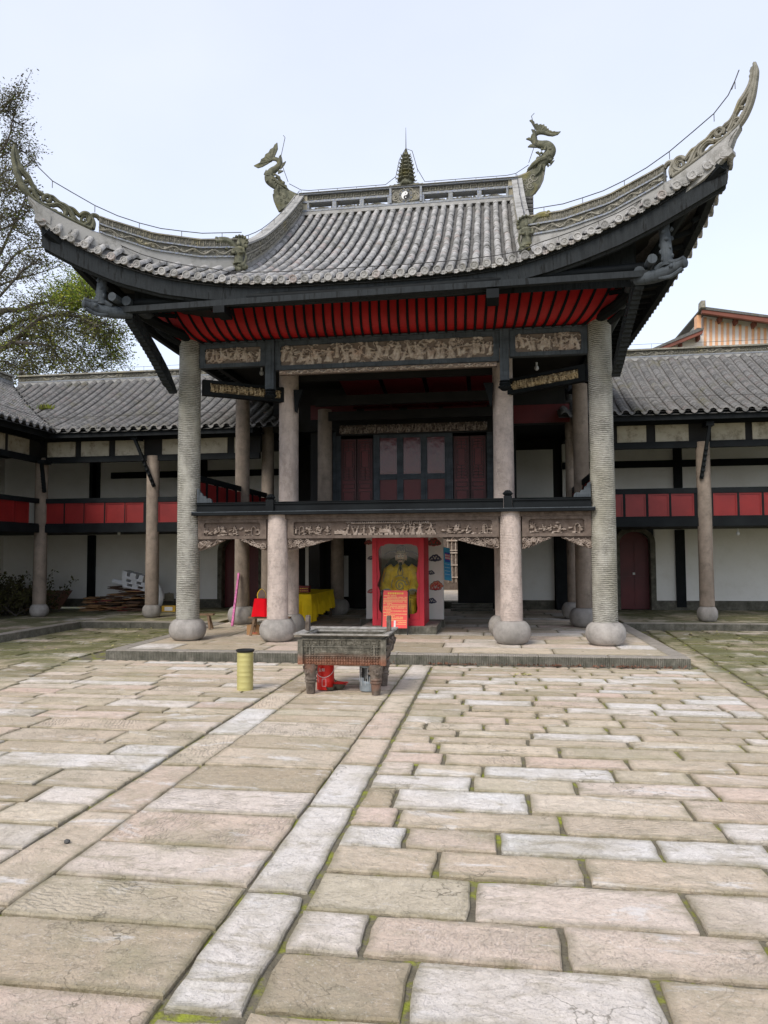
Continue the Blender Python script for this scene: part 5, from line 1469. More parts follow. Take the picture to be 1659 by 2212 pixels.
# ---- lower back wall (both galleries and the hall share its plane)
WY = 22.43
wx = lambda a: dres(a, WY)
def lower_wall(par, spans, doors, posts):
    for a, b in spans:
        box_part('lower_wall', par, 'white', Matrix(), wx(a), wx(b), WY, WY+.15, .42, 2.59)
        box_part('wall_plinth', par, 'kerb', Matrix(), wx(a), wx(b), WY-.05, WY+.16, PZ, .42)
    for a in posts: box_part('wall_post', par, 'wood', Matrix(), wx(a)-.13, wx(a)+.13, WY-.08, WY-.001, PZ+.08, 2.44)
def arch_door(par, x0, x1, ztop, y):
    """plank door set deep in an arched stone opening"""
    cx = (x0+x1)/2; r = (x1-x0)/2; zs = ztop-r*.75
    inner = [(x0, PZ), (x0, zs)]+[(cx-r*math.cos(t), zs+r*.75*math.sin(t)) for t in np.linspace(0, math.pi, 13)[1:-1]]+[(x1, zs), (x1, PZ)]
    o = .14
    outer = [(x0-o, PZ), (x0-o, zs)]+[(cx-(r+o)*math.cos(t), zs+(r*.75+o)*math.sin(t)) for t in np.linspace(0, math.pi, 13)[1:-1]]+[(x1+o, zs), (x1+o, PZ)]
    m = MB()
    for i in range(len(inner)-1):
        a, b, c, d = inner[i], inner[i+1], outer[i+1], outer[i]
        m.add([(p[0], yy, p[1]) for yy in (y-.06, y+.35) for p in (a, b, c, d)], [(0, 3, 2, 1), (4, 5, 6, 7), (0, 1, 5, 4), (2, 3, 7, 6)])
    fr_ = part('door_arch', m, 'kerb', par)
    m = MB(); m.prism([(a*.999+cx*.001, b) for a, b in inner], y+.25, y+.30); dr_ = part('arched_door', m, 'maroon', par)
    for s_ in (-1, 1):
        m = MB(); xa, xb = sorted((cx+s_*.02, cx+s_*(r-.05)))
        m.box(xa, xb, y+.23, y+.249, PZ+.08, PZ+.95); m.box(xa, xb, y+.23, y+.249, PZ+1.05, zs); part('door_leaf', m, 'maroon', dr_)
    m = MB(); m.box(cx-.03, cx+.03, y+.20, y+.229, PZ+1.0, PZ+1.06); part('padlock', m, 'white_paint', dr_)
lower_wall(gl, [(-120, 200), (201, 473)], [], [201])
arch_door(gl, wx(481), wx(560), 2.35, WY)
wing_roof(gl, T1r, -15.2, -5.2, vmin=lambda u: max(0, -11.44-u), vmax=lambda u: RV)
def brace(par, a, b, Y, w=.07):
    p, q = onY(*a, Y), onY(*b, Y-.0); m = MB(); m.bar(p, (q.x, q.y+.25, q.z), w, w*1.2, up=(0, 1, 0))
    for k in range(6): c = Vector(p).lerp(Vector((q.x, q.y+.25, q.z)), .45+k*.1); m.ball(c+Vector((0, -.03, 0)), .05, .05, .045, 6, 5)
    m.box(p.x-.09, p.x+.09, Y-.05, Y+.3, p.z-.02, p.z+.08)
    part('brace', m, 'wood', par)
m = MB(); m.box(-12.1, px(97)-.02, GY-.04, GY+.04, 2.667, 3.209); part('rail_stile', m, 'wood', gl)
brace(gl, (291, 948), (324, 1050), 18.35); brace(gl, (90, 1000), (84, 1062), 18.35)
# ---- right back gallery
gr = thing('right_back_gallery', 'two-storey timber gallery with red rail panels, right of the stage pavilion', 'gallery', (0, 0, 0))
GY2 = 18.78; px2 = lambda a: dres(a, GY2)
gallery(gr, Matrix.Translation((0, GY2, 0)), 2.05, 11.0, (), [(px2(a), px2(b)) for a, b in ((1300, 1345.5), (1351, 1395), (1400.5, 1445), (1450, 1499), (1540.5, 1592), (1597, 1645), (1650, 1700), (1706, 1755))],
        [(px2(a), px2(b)) for a, b in ((1337, 1400), (1420, 1492), (1541, 1615), (1631, 1705), (1722, 1790))], [dres(1466, 22.4), 9.0])
for x in (5.02, 8.2): column(gr, x, GY2, None, 4.44, .165, 'col_wing', dr=.235, dh=.36)
lower_wall(gr, [(1111, 1195), (1412, 1880)], [], [1466])
box_part('wall_post', gr, 'wood', Matrix(), wx(1197), wx(1232), WY-.3, WY+.1, PZ, 2.44)
box_part('lower_wall', gr, 'dark', Matrix(), wx(1232), wx(1334), WY+.02, WY+.15, PZ, 2.44)
arch_door(gr, wx(1336), wx(1402), 2.40, WY)
wing_roof(gr, Matrix.Translation((0, 18.12, 0)), 1.6, 10.6)
brace(gr, (1533, 918), (1521, 1032), 18.35)
# ---- left side gallery running toward the viewer
gs = thing('left_side_gallery', 'timber gallery along the left side of the court, at the picture edge', 'gallery', (0, 0, 0))
MS = Matrix.Translation((-12.17, 0, 0)) @ Matrix.Rotation(math.pi/2, 4, 'Z')
pl = [(18.2-k*.62-.56, 18.2-k*.62) for k in range(4)]+[(15.1-k*.62-.56, 15.1-k*.62) for k in range(6)]
gallery(gs, MS, 8.0, 18.72, (), pl, [(17.35, 18.2), (16.35, 17.2), (14.2, 15.1), (13.1, 14.05), (12, 12.9)], [16.9, 14, 11])
for y in (15.4, 12.1): column(gs, -12.17, y, None, 4.44, .17, 'col_wing', dr=.245, dh=.34)
box_part('upper_wall', gs, 'white', MS, 18.72, 22.4, 3.65, 3.8, 2.59, 5.0)
box_part('lower_wall', gs, 'white', MS, 8, 22.4, 3.65, 3.8, .16, 2.59)
for y in (21.5, 17.5, 14.): box_part('wall_post', gs, 'wood', MS, y-.13, y+.13, 3.57, 3.649, PZ, 2.44)
MSr = Matrix.Translation((-11.44, 0, 0)) @ Matrix.Rotation(math.pi/2, 4, 'Z')
wing_roof(gs, MSr, 8.0, 22.1, vmin=lambda u: max(0, u-18.12))
# ---- dark ground-floor hall behind the stage
hall = thing('rear_hall', 'dark ground-floor hall with a doorway open to the street, behind the stage', 'hall', (0, 0, 0))
H = lambda nm, mt, a, b, z0, z1, y0=WY+.03, y1=WY+.18: box_part(nm, hall, mt, Matrix(), wx(a), wx(b), y0, y1, z0, z1)
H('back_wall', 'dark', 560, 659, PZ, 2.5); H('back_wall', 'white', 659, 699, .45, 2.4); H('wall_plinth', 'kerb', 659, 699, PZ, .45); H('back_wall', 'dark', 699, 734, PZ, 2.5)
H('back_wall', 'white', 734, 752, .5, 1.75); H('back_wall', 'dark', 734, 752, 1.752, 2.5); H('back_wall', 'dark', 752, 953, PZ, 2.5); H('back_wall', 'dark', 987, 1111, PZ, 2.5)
H('threshold', 'kerb', 953, 987, PZ, .36)
H('door_post', 'wood', 948, 957, PZ, 2.5, WY-.1, WY+.02)
for k, (a, b) in enumerate(((.155, .21), (.21, .27), (.27, .33))):
    m = MB(); m.box(wx(975), wx(1062), WY-.9+k*.28, WY-.62+k*.28+.01, PZ, b); part('stone_step', m, 'kerb', hall)
m = MB(); m.box(-6.0, 2.0, WY+.2, WY+.4, 2.5, 6.5); m.box(-6, 2, 19.3, WY+.2, 2.44, 2.5); m.box(-6, 2, 19.3, WY+.2, 5.2, 5.25); part('upper_back', m, 'dark', hall)
m = MB(); m.box(wx(1113), wx(1196), WY-.02, WY+.1, 2.6, 4.85); part('upper_white_wall', m, 'white', hall)
# low dark dividing walls under the stage
m = MB(); m.box(-4.9, -4.6, 19.6, 22.3, PZ, 2.4); part('dividing_wall', m, 'dark', hall)
# ---- street seen through the doorway
st_ = thing('street_shopfront', 'old timber lattice shopfront seen through the doorway behind the shrine', 'shopfront', (0, 0, 0))
sy = 31.0; sx = lambda a: dres(a, sy)
box_part('timber_wall', st_, 'beam_brown', Matrix(), sx(940), sx(1010), sy, sy+.2, 0, 4.2)
for k in range(8):
    x = sx(966)+k*.16
    m = MB(); m.box(x, x+.03, sy-.04, sy-.002, .6, 4); part('lattice_bar', m, 'relief_wood', st_)
for z in (.8, 1.3, 1.8, 1.9, 2.3, 2.8, 3.0):
    m = MB(); m.box(sx(964), sx(990), sy-.08, sy-.042, z, z+.05); part('lattice_rail', m, 'relief_wood', st_)
m = MB(); m.box(wx(430), wx(952), WY+.45, WY+.5, 0, 6); m.box(wx(988), wx(1425), WY+.45, WY+.5, 0, 6); m.box(wx(952), wx(988), WY+.45, WY+.5, 2.25, 6); part('rear_boarding', m, 'dark', hall)
struct(part('street', (lambda m: (m.box(-12, 10, 24.0, 44, -.02, .30), m)[1])(MB()), 'pslab', None))
# ---- house beyond the right gallery
hs = thing('orange_striped_house', 'white gabled house with orange vertical strips, beyond the right gallery roof', 'house', (0, 0, 0))
HY = 45.0
def hz(a, b, y=HY): return onY(1296+.21873*a, 621+.21873*b, y)
MT['house_white'] = plaster('house_render', (.74, .69, .64), (.80, .76, .72), (.62, .56, .50), .3)
MT['orange'] = flat('orange_paint', (.70, .38, .21), .7)
MT['house_wood'] = flat('brown_fascia_wood', (.17, .055, .035), .7, var=.25, sc=.8)
def hpoly(name, pts, y0, th, mat, par=hs):
    m = MB(); m.slabpoly([hz(a, b, y0) for a, b in pts], (0, 1, 0), th); return part(name, m, mat, par)
hpoly('wall', [(1022, 225), (2600, 440), (2600, 900), (640, 900), (640, 600), (1022, 470)], HY, 6, 'house_white')
rfh = hpoly('roof', [(1000, 196), (1040, 190), (2600, 395), (2600, 412), (1000, 212)], HY-1.1, 8, 'wingtile')
hpoly('gable_board', [(1010, 213), (2600, 413), (2600, 480), (1010, 250)], HY-1.05, .25, 'house_wood', rfh)
hpoly('ridge_block', [(1000, 128), (1042, 126), (1045, 196), (997, 196)], HY-1.2, .6, 'relief_stone', rfh)
hpoly('lower_roof', [(1028, 398), (960, 405), (400, 652), (440, 652), (1024, 415)], HY-1.1, 6, 'wingtile')
hpoly('lower_gable_board', [(1022, 416), (1012, 455), (500, 668), (440, 656)], HY-1.05, .25, 'house_wood')
hpoly('corner_pier', [(958, 272), (1000, 268), (1000, 398), (958, 398)], HY-.3, .6, 'orange')
for x, yt in ((1028, 295), (1083, 315), (1140, 330), (1196, 340), (1252, 350), (1309, 360), (1373, 368), (1436, 382), (1500, 376), (1558, 395), (1620, 400), (1680, 410), (1740, 420), (1800, 430)):
    hpoly('wall_strip', [(x, yt), (x+25, yt), (x+25, 700), (x, 700)], HY-.05, .05, 'orange')
for x, y in ((1180, 280), (1337, 302), (1520, 330), (1700, 352)): hpoly('corbel', [(x, y), (x+32, y+3), (x+28, y+50), (x+8, y+50)], HY-.6, .6, 'house_wood')
for x, y in ((968, 470), (792, 545)): hpoly('corbel', [(x, y), (x+24, y-6), (x+22, y+44), (x+4, y+44)], HY-.6, .6, 'house_wood')
# ================================================================== THINGS IN AND BEFORE THE PAVILION
MT['rust'] = relief_mat('rusted_cast_iron', (.045, .032, .024), (.125, .10, .08), (.25, .21, .175), (.24, .085, .045))
def iron_mat():
    n = N('weathered_cast_iron', .85, .1, .3)
    c = n.ramp(n.noise(11, 8, rough=.7), [(.3, (.045, .04, .03)), (.5, (.13, .12, .095)), (.72, (.27, .245, .20))])
    z = n.xyz(2); low = n.ramp(n.math('ADD', z, n.math('MULTIPLY', n.noise(5, 4), .12)), [(.47, (1,)*3), (.60, (0,)*3)])
    rs = n.ramp(n.noise(14, 7, rough=.7), [(.3, (.10, .035, .02)), (.5, (.25, .10, .055)), (.7, (.36, .20, .14))])
    c = n.mix(n.math('MULTIPLY', low, .85), c, rs)
    n.color(c); n.bump(n.noise(35, 6), .006); return n.m
MT['iron'] = iron_mat()
MT['ash'] = simple('incense_ash', (.17, .155, .135), (.38, .36, .33), 12, .95, .01, 60)
# --- incense burner
bur = thing('incense_burner', 'rusted rectangular cast-iron incense burner on four legs in front of the stage', 'incense burner', (0, 0, 0))
bx0, bx1, by0, by1 = -2.49, -1.375, 9.46, 10.30
LZ, TZ0 = .375, .715
m = MB()
def taper(x0, x1, y0, y1, z0, X0, X1, Y0, Y1, z1, mb):
    v = [(x0, y0, z0), (x1, y0, z0), (x1, y1, z0), (x0, y1, z0), (X0, Y0, z1), (X1, Y0, z1), (X1, Y1, z1), (X0, Y1, z1)]
    mb.add(v, [(0, 3, 2, 1), (4, 5, 6, 7), (0, 1, 5, 4), (1, 2, 6, 5), (2, 3, 7, 6), (3, 0, 4, 7)])
# hollow trough: four tapered walls and a floor
w_ = .05
def wallq(a, b, c, d, ai, bi, ci, di):
    m.add([a, b, c, d, ai, bi, ci, di], [(0, 1, 2, 3), (7, 6, 5, 4), (0, 4, 5, 1), (1, 5, 6, 2), (2, 6, 7, 3), (3, 7, 4, 0)])
bt = (bx0+.05, bx1-.05, by0+.05, by1-.05); tt = (bx0, bx1, by0, by1)
cb = [(bt[0], bt[2], LZ), (bt[1], bt[2], LZ), (bt[1], bt[3], LZ), (bt[0], bt[3], LZ)]; ct = [(tt[0], tt[2], TZ0), (tt[1], tt[2], TZ0), (tt[1], tt[3], TZ0), (tt[0], tt[3], TZ0)]
for i in range(4):
    j = (i+1) % 4; ins = lambda p: (p[0]+(w_ if p[0] < -1.93 else -w_), p[1]+(w_ if p[1] < 9.88 else -w_), p[2])
    wallq(cb[i], cb[j], ct[j], ct[i], ins(cb[i]), ins(cb[j]), ins(ct[j]), ins(ct[i]))
m.box(bt[0]+.04, bt[1]-.04, bt[2]+.04, bt[3]-.04, LZ-.01, LZ+.03)
body = part('trough', m, 'iron', bur)
m = MB(); m.grid(lambda i, j: (lerp(bx0+.06, bx1-.06, i/20), lerp(by0+.06, by1-.06, j/12), TZ0-.07+.02*math.sin(i*1.3)*math.cos(j*.9)+rnd.uniform(-.008, .008)), 20, 12); part('ash_bed', m, 'ash', bur, fix=False)
m = MB(); o_ = .07; i_ = -.045
z0, z1 = .765, .785
m.box(bx0+.03, bx1-.03, by0+.03, by0+.06, TZ0, z0); m.box(bx0+.03, bx1-.03, by1-.06, by1-.03, TZ0, z0); m.box(bx0+.03, bx0+.06, by0+.06, by1-.06, TZ0, z0); m.box(bx1-.06, bx1-.03, by0+.06, by1-.06, TZ0, z0)
part('neck', m, 'iron', bur)
m = MB(); X0, X1, Y0, Y1 = bx0-.06, bx1+.06, by0-.06, by1+.06
rw = .125
m.add([(X0, Y0, z1), (X1, Y0, z1), (X1, Y1, z1), (X0, Y1, z1), (X0+rw, Y0+rw, z1-.03), (X1-rw, Y0+rw, z1-.03), (X1-rw, Y1-rw, z1-.03), (X0+rw, Y1-rw, z1-.03), (X0, Y0, z0), (X1, Y0, z0), (X1, Y1, z0), (X0, Y1, z0), (X0+rw, Y0+rw, z0-.035), (X1-rw, Y0+rw, z0-.035), (X1-rw, Y1-rw, z0-.035), (X0+rw, Y1-rw, z0-.035)], [(0, 1, 5, 4), (1, 2, 6, 5), (2, 3, 7, 6), (3, 0, 4, 7), (8, 9, 1, 0), (9, 10, 2, 1), (10, 11, 3, 2), (11, 8, 0, 3), (4, 5, 13, 12), (5, 6, 14, 13), (6, 7, 15, 14), (7, 4, 12, 15), (8, 12, 13, 9), (9, 13, 14, 10), (10, 14, 15, 11), (11, 15, 12, 8)])
part('rim', m, 'ash', bur, label='flat rim whitened by ash')
Fy = lambda z: lerp(by0+.05, by0, (z-LZ)/(TZ0-LZ))-.004
Fx = lambda z, s_: lerp(bx1-.05, bx1, (z-LZ)/(TZ0-LZ))+.004
# raised bands, studs and inscription on the faces
m = MB()
for z in (.715, .62, .505):
    m.bar((bx0+.03, Fy(z)-.003, z-.006), (bx1-.03, Fy(z)-.003, z-.006), .02, .012)
m.box(bx0-.015, bx0+.05, by0-.02, by0+.05, LZ+.01, TZ0-.01); m.box(bx1-.05, bx1+.015, by0-.02, by0+.05, LZ+.01, TZ0-.01)
m.bar((-1.93-.42, Fy(.6)-.003, .508), (-1.93-.42, Fy(.6)-.003, .61), .015, .01, up=(0, 1, 0)); m.bar((-1.93+.42, Fy(.6)-.003, .508), (-1.93+.42, Fy(.6)-.003, .61), .015, .01, up=(0, 1, 0))
part('raised_band', m, 'iron', bur)
r = Relief(bx1-bx0-.14, .075, .008, 7); r.fret(hh=.014, q=.06)
part('relief_band', r.mb(lambda u, v, h: (bx0+.07+u, Fy(.63+v)-h, .632+v)), 'iron', bur, smooth=True, fix=False)
r = Relief(.72, .09, .007, 8); gg = random.Random(3)
for i in range(22):
    for j in range(2):
        x, y = .02+i*.032, .012+j*.042
        for _ in range(4):
            if gg.random() < .5: r.cap(x, y+gg.random()*.028, x+.022, y+gg.random()*.028, .003, .008)
            else: xx = x+gg.random()*.022; r.cap(xx, y, xx, y+.028, .003, .008)
part('inscription', r.mb(lambda u, v, h: (-1.93-.36+u, Fy(.515+v)-h, .512+v)), 'iron', bur, smooth=True, fix=False)
m = MB()
stud = lambda x, y, z: m.lathe([(.0165, 0), (.014, .007), (.006, .013)], 6, (x, y, z))
def studx(x, z):
    q = .0165; b = [(x+q*math.cos(a), Fy(z), z+q*math.sin(a)) for a in np.linspace(0, 2*math.pi, 7)[:-1]]; t = [(x+q*.55*math.cos(a), Fy(z)-.013, z+q*.55*math.sin(a)) for a in np.linspace(0, 2*math.pi, 7)[:-1]]
    m.add(b+t, [(i, (i+1) % 6, 6+(i+1) % 6, 6+i) for i in range(6)]+[tuple(range(6, 12))])
for k in range(27):
    for z in (.40, .437, .474): studx(bx0+.10+k*(bx1-bx0-.20)/26, z)
for z in (.525, .56, .595, .63-.005):
    for k in range(3): studx(bx0+.10+k*.037, z); studx(bx1-.10-k*.037, z)
part('studs', m, 'iron', bur, stuff=True, fix=False)
# carved dragons on the right side face
r = Relief(by1-by0-.06, .30, .012, 9); r.scene(.5, .035)
part('side_relief', r.mb(lambda u, v, h: (Fx(.4+v, 1)+h, by0+.03+u, .40+v)), 'rust', bur, smooth=True, fix=False)
for (x, y) in ((bx0+.13, by0+.10), (bx1-.13, by0+.10), (bx0+.13, by1-.10), (bx1-.13, by1-.10)):
    m = MB(); m.lathe([(.085, LZ+.01), (.09, LZ-.02), (.088, LZ-.08), (.075, LZ-.14), (.072, LZ-.165), (.082, LZ-.175), (.082, LZ-.19), (.070, LZ-.198), (.070, LZ-.205), (.080, LZ-.213), (.078, LZ-.228), (.064, LZ-.236), (.062, .08), (.055, .002)], 16, (x, y, 0), .01)
    lg = part('leg', m, 'rust', bur, smooth=True)
    m = MB()
    for k in range(16):
        a = gg.uniform(0, 6.28); m.ball((x+.083*math.cos(a), y+.083*math.sin(a), LZ-.02-gg.random()*.11), .022, .022, .02, 6, 4)
    part('mask_relief', m, 'rust', lg, smooth=True, stuff=True)
for x in (bx0+.0, bx1-.01):
    m = MB(); m.bar((x, 9.93, z1-.01), (x, 9.93, .955), .10, .05, up=(1, 0, 0)); m.bar((x, 9.93, .95), (x, 9.93, .975), .075, .045, up=(1, 0, 0)); part('ear', m, 'rust', bur)
# --- paint drums and bowls below
MT['red_can'] = flat('red_printed_tin', (.62, .018, .012), .35, .2, .5, .1); MT['tin'] = flat('grey_tin', (.28, .32, .35), .4, .3, .5, .2, 9)
MT['paint_drips'] = flat('white_paint_drip', (.72, .72, .70), .5, var=.05)
def can(name, label, cat, px, py, r, h, mat, band=None):
    p = onZ(px, py, 0); t = thing(name, label, cat, (p.x, p.y+r, .012))
    m = MB(); m.lathe([(r*.985, 0), (r*.99, .01), (r, .02), (r, h*.30), (r*1.012, h*.315), (r, h*.33), (r, h*.93), (r*1.02, h*.945), (r*1.02, h*.985), (r*1.035, h), (r*.985, h), (r*.97, h*.93), (r*.965, .03)], 36); part('drum', m, mat, t, smooth=True)
    m = MB(); m.lathe([(r*.965, .028), (.001, .029)], 24, cap=False); part('inside', m, 'dark', t)
    m = MB(); pts = [(math.cos(a)*r*1.03, -math.sin(a)*r*1.02-.004 if band else math.sin(a)*r*1.0, h*.80-h*.30*math.sin(a)) for a in np.linspace(0.02, math.pi-.02, 14)]
    m.tube(pts, .004, 6); part('handle', m, 'paint_drips' if band else 'wire', t, smooth=True)
    return t, p
t, p = can('red_paint_bucket', 'red paint bucket with white lettering under the incense burner', 'bucket', 699, 1493, .116, .335, 'red_can', True)
def text3(s, size, loc, rz, mat, parent, ext=.0015, name='lettering', curve=None):
    cu = bpy.data.curves.new(name, 'FONT'); cu.body = s; cu.size = size; cu.extrude = ext; cu.align_x = 'CENTER'
    o = bpy.data.objects.new(name, cu); COL.objects.link(o)
    bpy.context.view_layer.update()
    dg = bpy.context.evaluated_depsgraph_get(); me = bpy.data.meshes.new_from_object(o.evaluated_get(dg))
    bpy.data.objects.remove(o)
    if curve:
        for v in me.vertices:
            a = v.co.x/curve; rr = curve+v.co.z; v.co = (math.sin(a)*rr, -math.cos(a)*rr, v.co.y)
    else:
        for v in me.vertices: v.co = (v.co.x, -v.co.z, v.co.y)
    me.materials.clear(); me.materials.append(MT[mat] if isinstance(mat, str) else mat)
    me.attributes.new('rnd', 'FLOAT', 'POINT')
    q = link(name, me, parent); q.location = loc; q.rotation_euler = (0, 0, rz); return q
text3('立邦', .048, (0, 0, .245), -.25, 'paint_drips', t, .002, curve=.117)
m = MB()
def arcbox(a0, a1, z0, z1, r0, r1, n=6):
    v = []; 
    for i in range(n+1):
        a = lerp(a0, a1, i/n); 
        for q, z in ((r0, z0), (r1, z0), (r1, z1), (r0, z1)): v.append((math.sin(a)*q, -math.cos(a)*q, z))
    m.add(v, [(i*4+k, i*4+(k+1) % 4, (i+1)*4+(k+1) % 4, (i+1)*4+k) for i in range(n) for k in range(4)]+[(0, 3, 2, 1), (n*4, n*4+1, n*4+2, n*4+3)])
for z in (.05, .145): arcbox(-.18, .25, z, z+.004, .1165, .1185)
for a in (-.18, .246): arcbox(a, a+.03, .05, .149, .1165, .1185, 1)
for i in range(4): arcbox(-.75, -.75+.12+.04*(i % 2), .16-i*.02, .166-i*.02, .1165, .118, 2)
part('printed_frame', m, 'paint_drips', t)
t, p = can('drip_stained_bucket', 'grey tin bucket with dark top and white paint drips under the incense burner', 'bucket', 793, 1496, .118, .325, 'tin')
m = MB(); gg = random.Random(8)
for k in range(22):
    a = gg.uniform(-1.4, 1.5); L = gg.uniform(.05, .24); w = gg.uniform(.010, .035); z1_ = .30; arcbox(a, a+w, z1_-L, z1_, .1185, .1215, 2)
part('paint_drips', m, 'paint_drips', t)
m = MB()
for k in range(9): a = -1.3+k*.3; arcbox(a, a+.29, .21-gg.random()*.09, .303, .1182, .1192, 3)
part('dark_stain', m, 'black_paint', t)
MT['bowl'] = flat('dark_metal_bowl', (.075, .075, .06), .5, .4, .4, .25, 20)
def bowl(px, py, r, h, label, sticks):
    p = onZ(px, py, 0); t = thing('bowl', label, 'bowl', (p.x, p.y+r*.6, .012))
    m = MB(); m.lathe([(r*.6, 0), (r*.82, h*.3), (r, h), (r*.96, h), (r*.78, h*.33), (r*.55, h*.12), (.001, h*.1)], 24, cap=False); part('shell', m, 'bowl', t, smooth=True)
    return t, p
t, p = bowl(730, 1491, .098, .07, 'dark bowl holding red incense sticks between the two buckets', True)
inc = thing('incense_sticks', 'bundle of red incense sticks lying in the dark bowl', 'incense', (p.x, p.y+.06, .07))
m = MB(); gg = random.Random(6)
for k in range(26):
    a = gg.uniform(-.5, .5); x = gg.uniform(-.06, .05); y = gg.uniform(-.05, .05); L = gg.uniform(.08, .17)
    m.tube([(x-math.cos(a)*L*.6, y-.3*math.sin(a)*L, gg.uniform(.0, .05)), (x+math.cos(a)*L*.6, y+.3*math.sin(a)*L, gg.uniform(-.01, .03))], .004, 4)
part('sticks', m, MT['red_can'], inc, stuff=True); m = MB(); m.tube([(-.03, 0, .01), (-.09, 0, .12)], .005, 5); m.tube([(-.19, -.03, .03), (-.02, 0, .05)], .004, 5); part('dark_stick', m, 'bark', inc)
bowl(712, 1493.5, .062, .045, 'small shallow dark bowl in front of the red bucket', False)
# --- yellow-green bin
MT['bin_green'] = flat('yellow_green_tin', (.46, .415, .16), .42, .15, .5, .12, 5)
p = onZ(524, 1493, 0); t = thing('metal_bin', 'tall yellow-green cylindrical tin with black rim standing alone on the paving', 'bin', (p.x, p.y+.1, .0))
m = MB(); pr = []
for z in np.linspace(0, .50, 40):
    q = .107
    for zc in (.04, .12, .20, .255, .33, .40, .46):
        if abs(z-zc) < .008: q = .111
    pr.append((q, z))
m.lathe(pr, 36); part('body', m, 'bin_green', t, smooth=True)
m = MB(); m.lathe([(.107, .502), (.118, .507), (.126, .53), (.121, .533), (.10, .515), (.001, .512)], 36, cap=False); part('rim', m, 'black_paint', t, smooth=True)

# --- wall with painted clouds and the shrine cabinet before it
wl = thing('cloud_painted_wall', 'short white wall panel painted with small clouds, behind the red shrine cabinet', 'wall', (0, 0, 0))
cwx0, cwx1, cwy = onY(791, 1250, 16.85).x, onY(957, 1250, 16.85).x, 16.85
m = MB(); m.box(cwx0, cwx1, cwy, cwy+.25, .33, 2.38); part('panel', m, 'wall_cream' if 0 else 'white', wl)
m = MB(); m.box(cwx0-.12, cwx1+.02, cwy-.12, cwy+.33, PZ, .33); part('plinth', m, 'kerb', wl)
def Z4(a, b, Y): return onY(756.05+.19532*a, 1107.1+.19532*b, Y)
def cloud(cx, cz, s, mats, seed):
    g3 = random.Random(seed); pts = [(0, 0, 1), (-.9, -.15, .7), (.9, -.1, .75), (.35, .45, .7), (-.4, .4, .6), (1.5, -.3, .4), (-1.4, -.35, .4)]
    m1, m2, m3 = MB(), MB(), MB()
    for i, (a, b, q) in enumerate(pts):
        q *= s*.55; x = cx+a*s*.6; z = cz+b*s*.6
        for mb, f, yy in ((m1, 1.12, .002), (m2, .92, .004), (m3, .35, .006)):
            mb.prism(circ(x, z, q*f, 0, 2*math.pi, 14)[:-1], cwy-yy-.0001*i-.0004, cwy-yy+.0016-.0001*i)
    for mb, mt in zip((m1, m2, m3), mats): part('painted_cloud', mb, mt, wl)
MT['pnavy'] = flat('navy_paint', (.03, .04, .09)); MT['pblack'] = flat('line_black', (.03, .03, .03)); MT['porange'] = flat('cloud_orange', (.55, .20, .12)); MT['pred'] = flat('cloud_red', (.50, .05, .05)); MT['pgrey'] = flat('cloud_grey', (.45, .43, .38))
for a, b, s, mts, sd in ((940, 505, .13, ('pblack', 'pnavy', 'pgrey'), 1), (955, 800, .14, ('pblack', 'porange', 'pred'), 2), (945, 828, .12, ('pblack', 'pred', 'pgrey'), 5), (893, 665, .08, ('pblack', 'pnavy', 'pgrey'), 3), (902, 978, .10, ('pblack', 'pnavy', 'pgrey'), 4), (230, 503, .07, ('pblack', 'pnavy', 'pgrey'), 6), (232, 872, .08, ('pblack', 'pred', 'pgrey'), 7), (925, 330, .15, ('pred', 'beam_brown', 'pred'), 8), (205, 330, .09, ('pred', 'beam_brown', 'pred'), 9)):
    c = Z4(a, b, cwy); cloud(c.x, c.z, s, mts, sd)
MT['cab_red'] = flat('shrine_red_paint', (.50, .018, .035), .5, 0, .4, .14, 3)
cab = thing('shrine_cabinet', 'tall red wooden shrine cabinet with scalloped glazed front on a stone plinth', 'cabinet', (0, 0, 0))
CYF = 15.45; cz0 = .315
m = MB(); m.box(-2.70, -1.16, 15.28, 16.72, PZ, .313); part('plinth', m, 'kerb', cab)
L_, R_x, CT = onY(804.5, 1250, CYF).x, onY(916, 1250, CYF).x, 2.34
BKY = 16.6
FR = [(312,420),(316,520),(320,600),(330,690),(322,740),(303,803),(325,850),(333,900),(325,960),(318,1030),(322,1080),(345,1108),(380,1122)]
FRr = [(750,395),(757,480),(748,590),(735,690),(742,745),(757,803),(742,860),(736,920),(740,1000),(748,1060),(740,1105),(700,1124),(640,1122)]
FT = [(335,372),(372,368),(385,352),(440,345),(500,352),(535,348)]; FTr = [(735,368),(700,362),(680,352),(630,347),(580,355),(535,348)]
zz_ = lambda p: (Z4(p[0], p[1], CYF).x, Z4(p[0], p[1], CYF).z)
cx_ = zz_((535, 700))[0]; bm = zz_((535, 1122))[1]
left = [zz_(p) for p in FR]; right = [zz_(p) for p in FRr]; tl_ = [zz_(p) for p in FT]; tr_ = [zz_(p) for p in FTr]
m = MB(); m.prism([(cx_, CT), (L_+.10, CT), (L_+.10, .44), (cx_, .44), (cx_, bm)]+left[::-1]+tl_, CYF, CYF+.035)
m.prism([(cx_, CT), (R_x-.10, CT), (R_x-.10, .44), (cx_, .44), (cx_, bm)]+right[::-1]+tr_, CYF, CYF+.035)
part('scalloped_front', m, 'cab_red', cab)
for x in (L_, R_x-.095):
    m = MB(); m.box(x, x+.095, CYF-.025, CYF+.06, cz0, CT); part('corner_post', m, 'cab_red', cab)
m = MB(); m.box(L_+.097, R_x-.097, CYF-.02, CYF+.04, cz0, .438); part('bottom_rail', m, 'cab_red', cab)
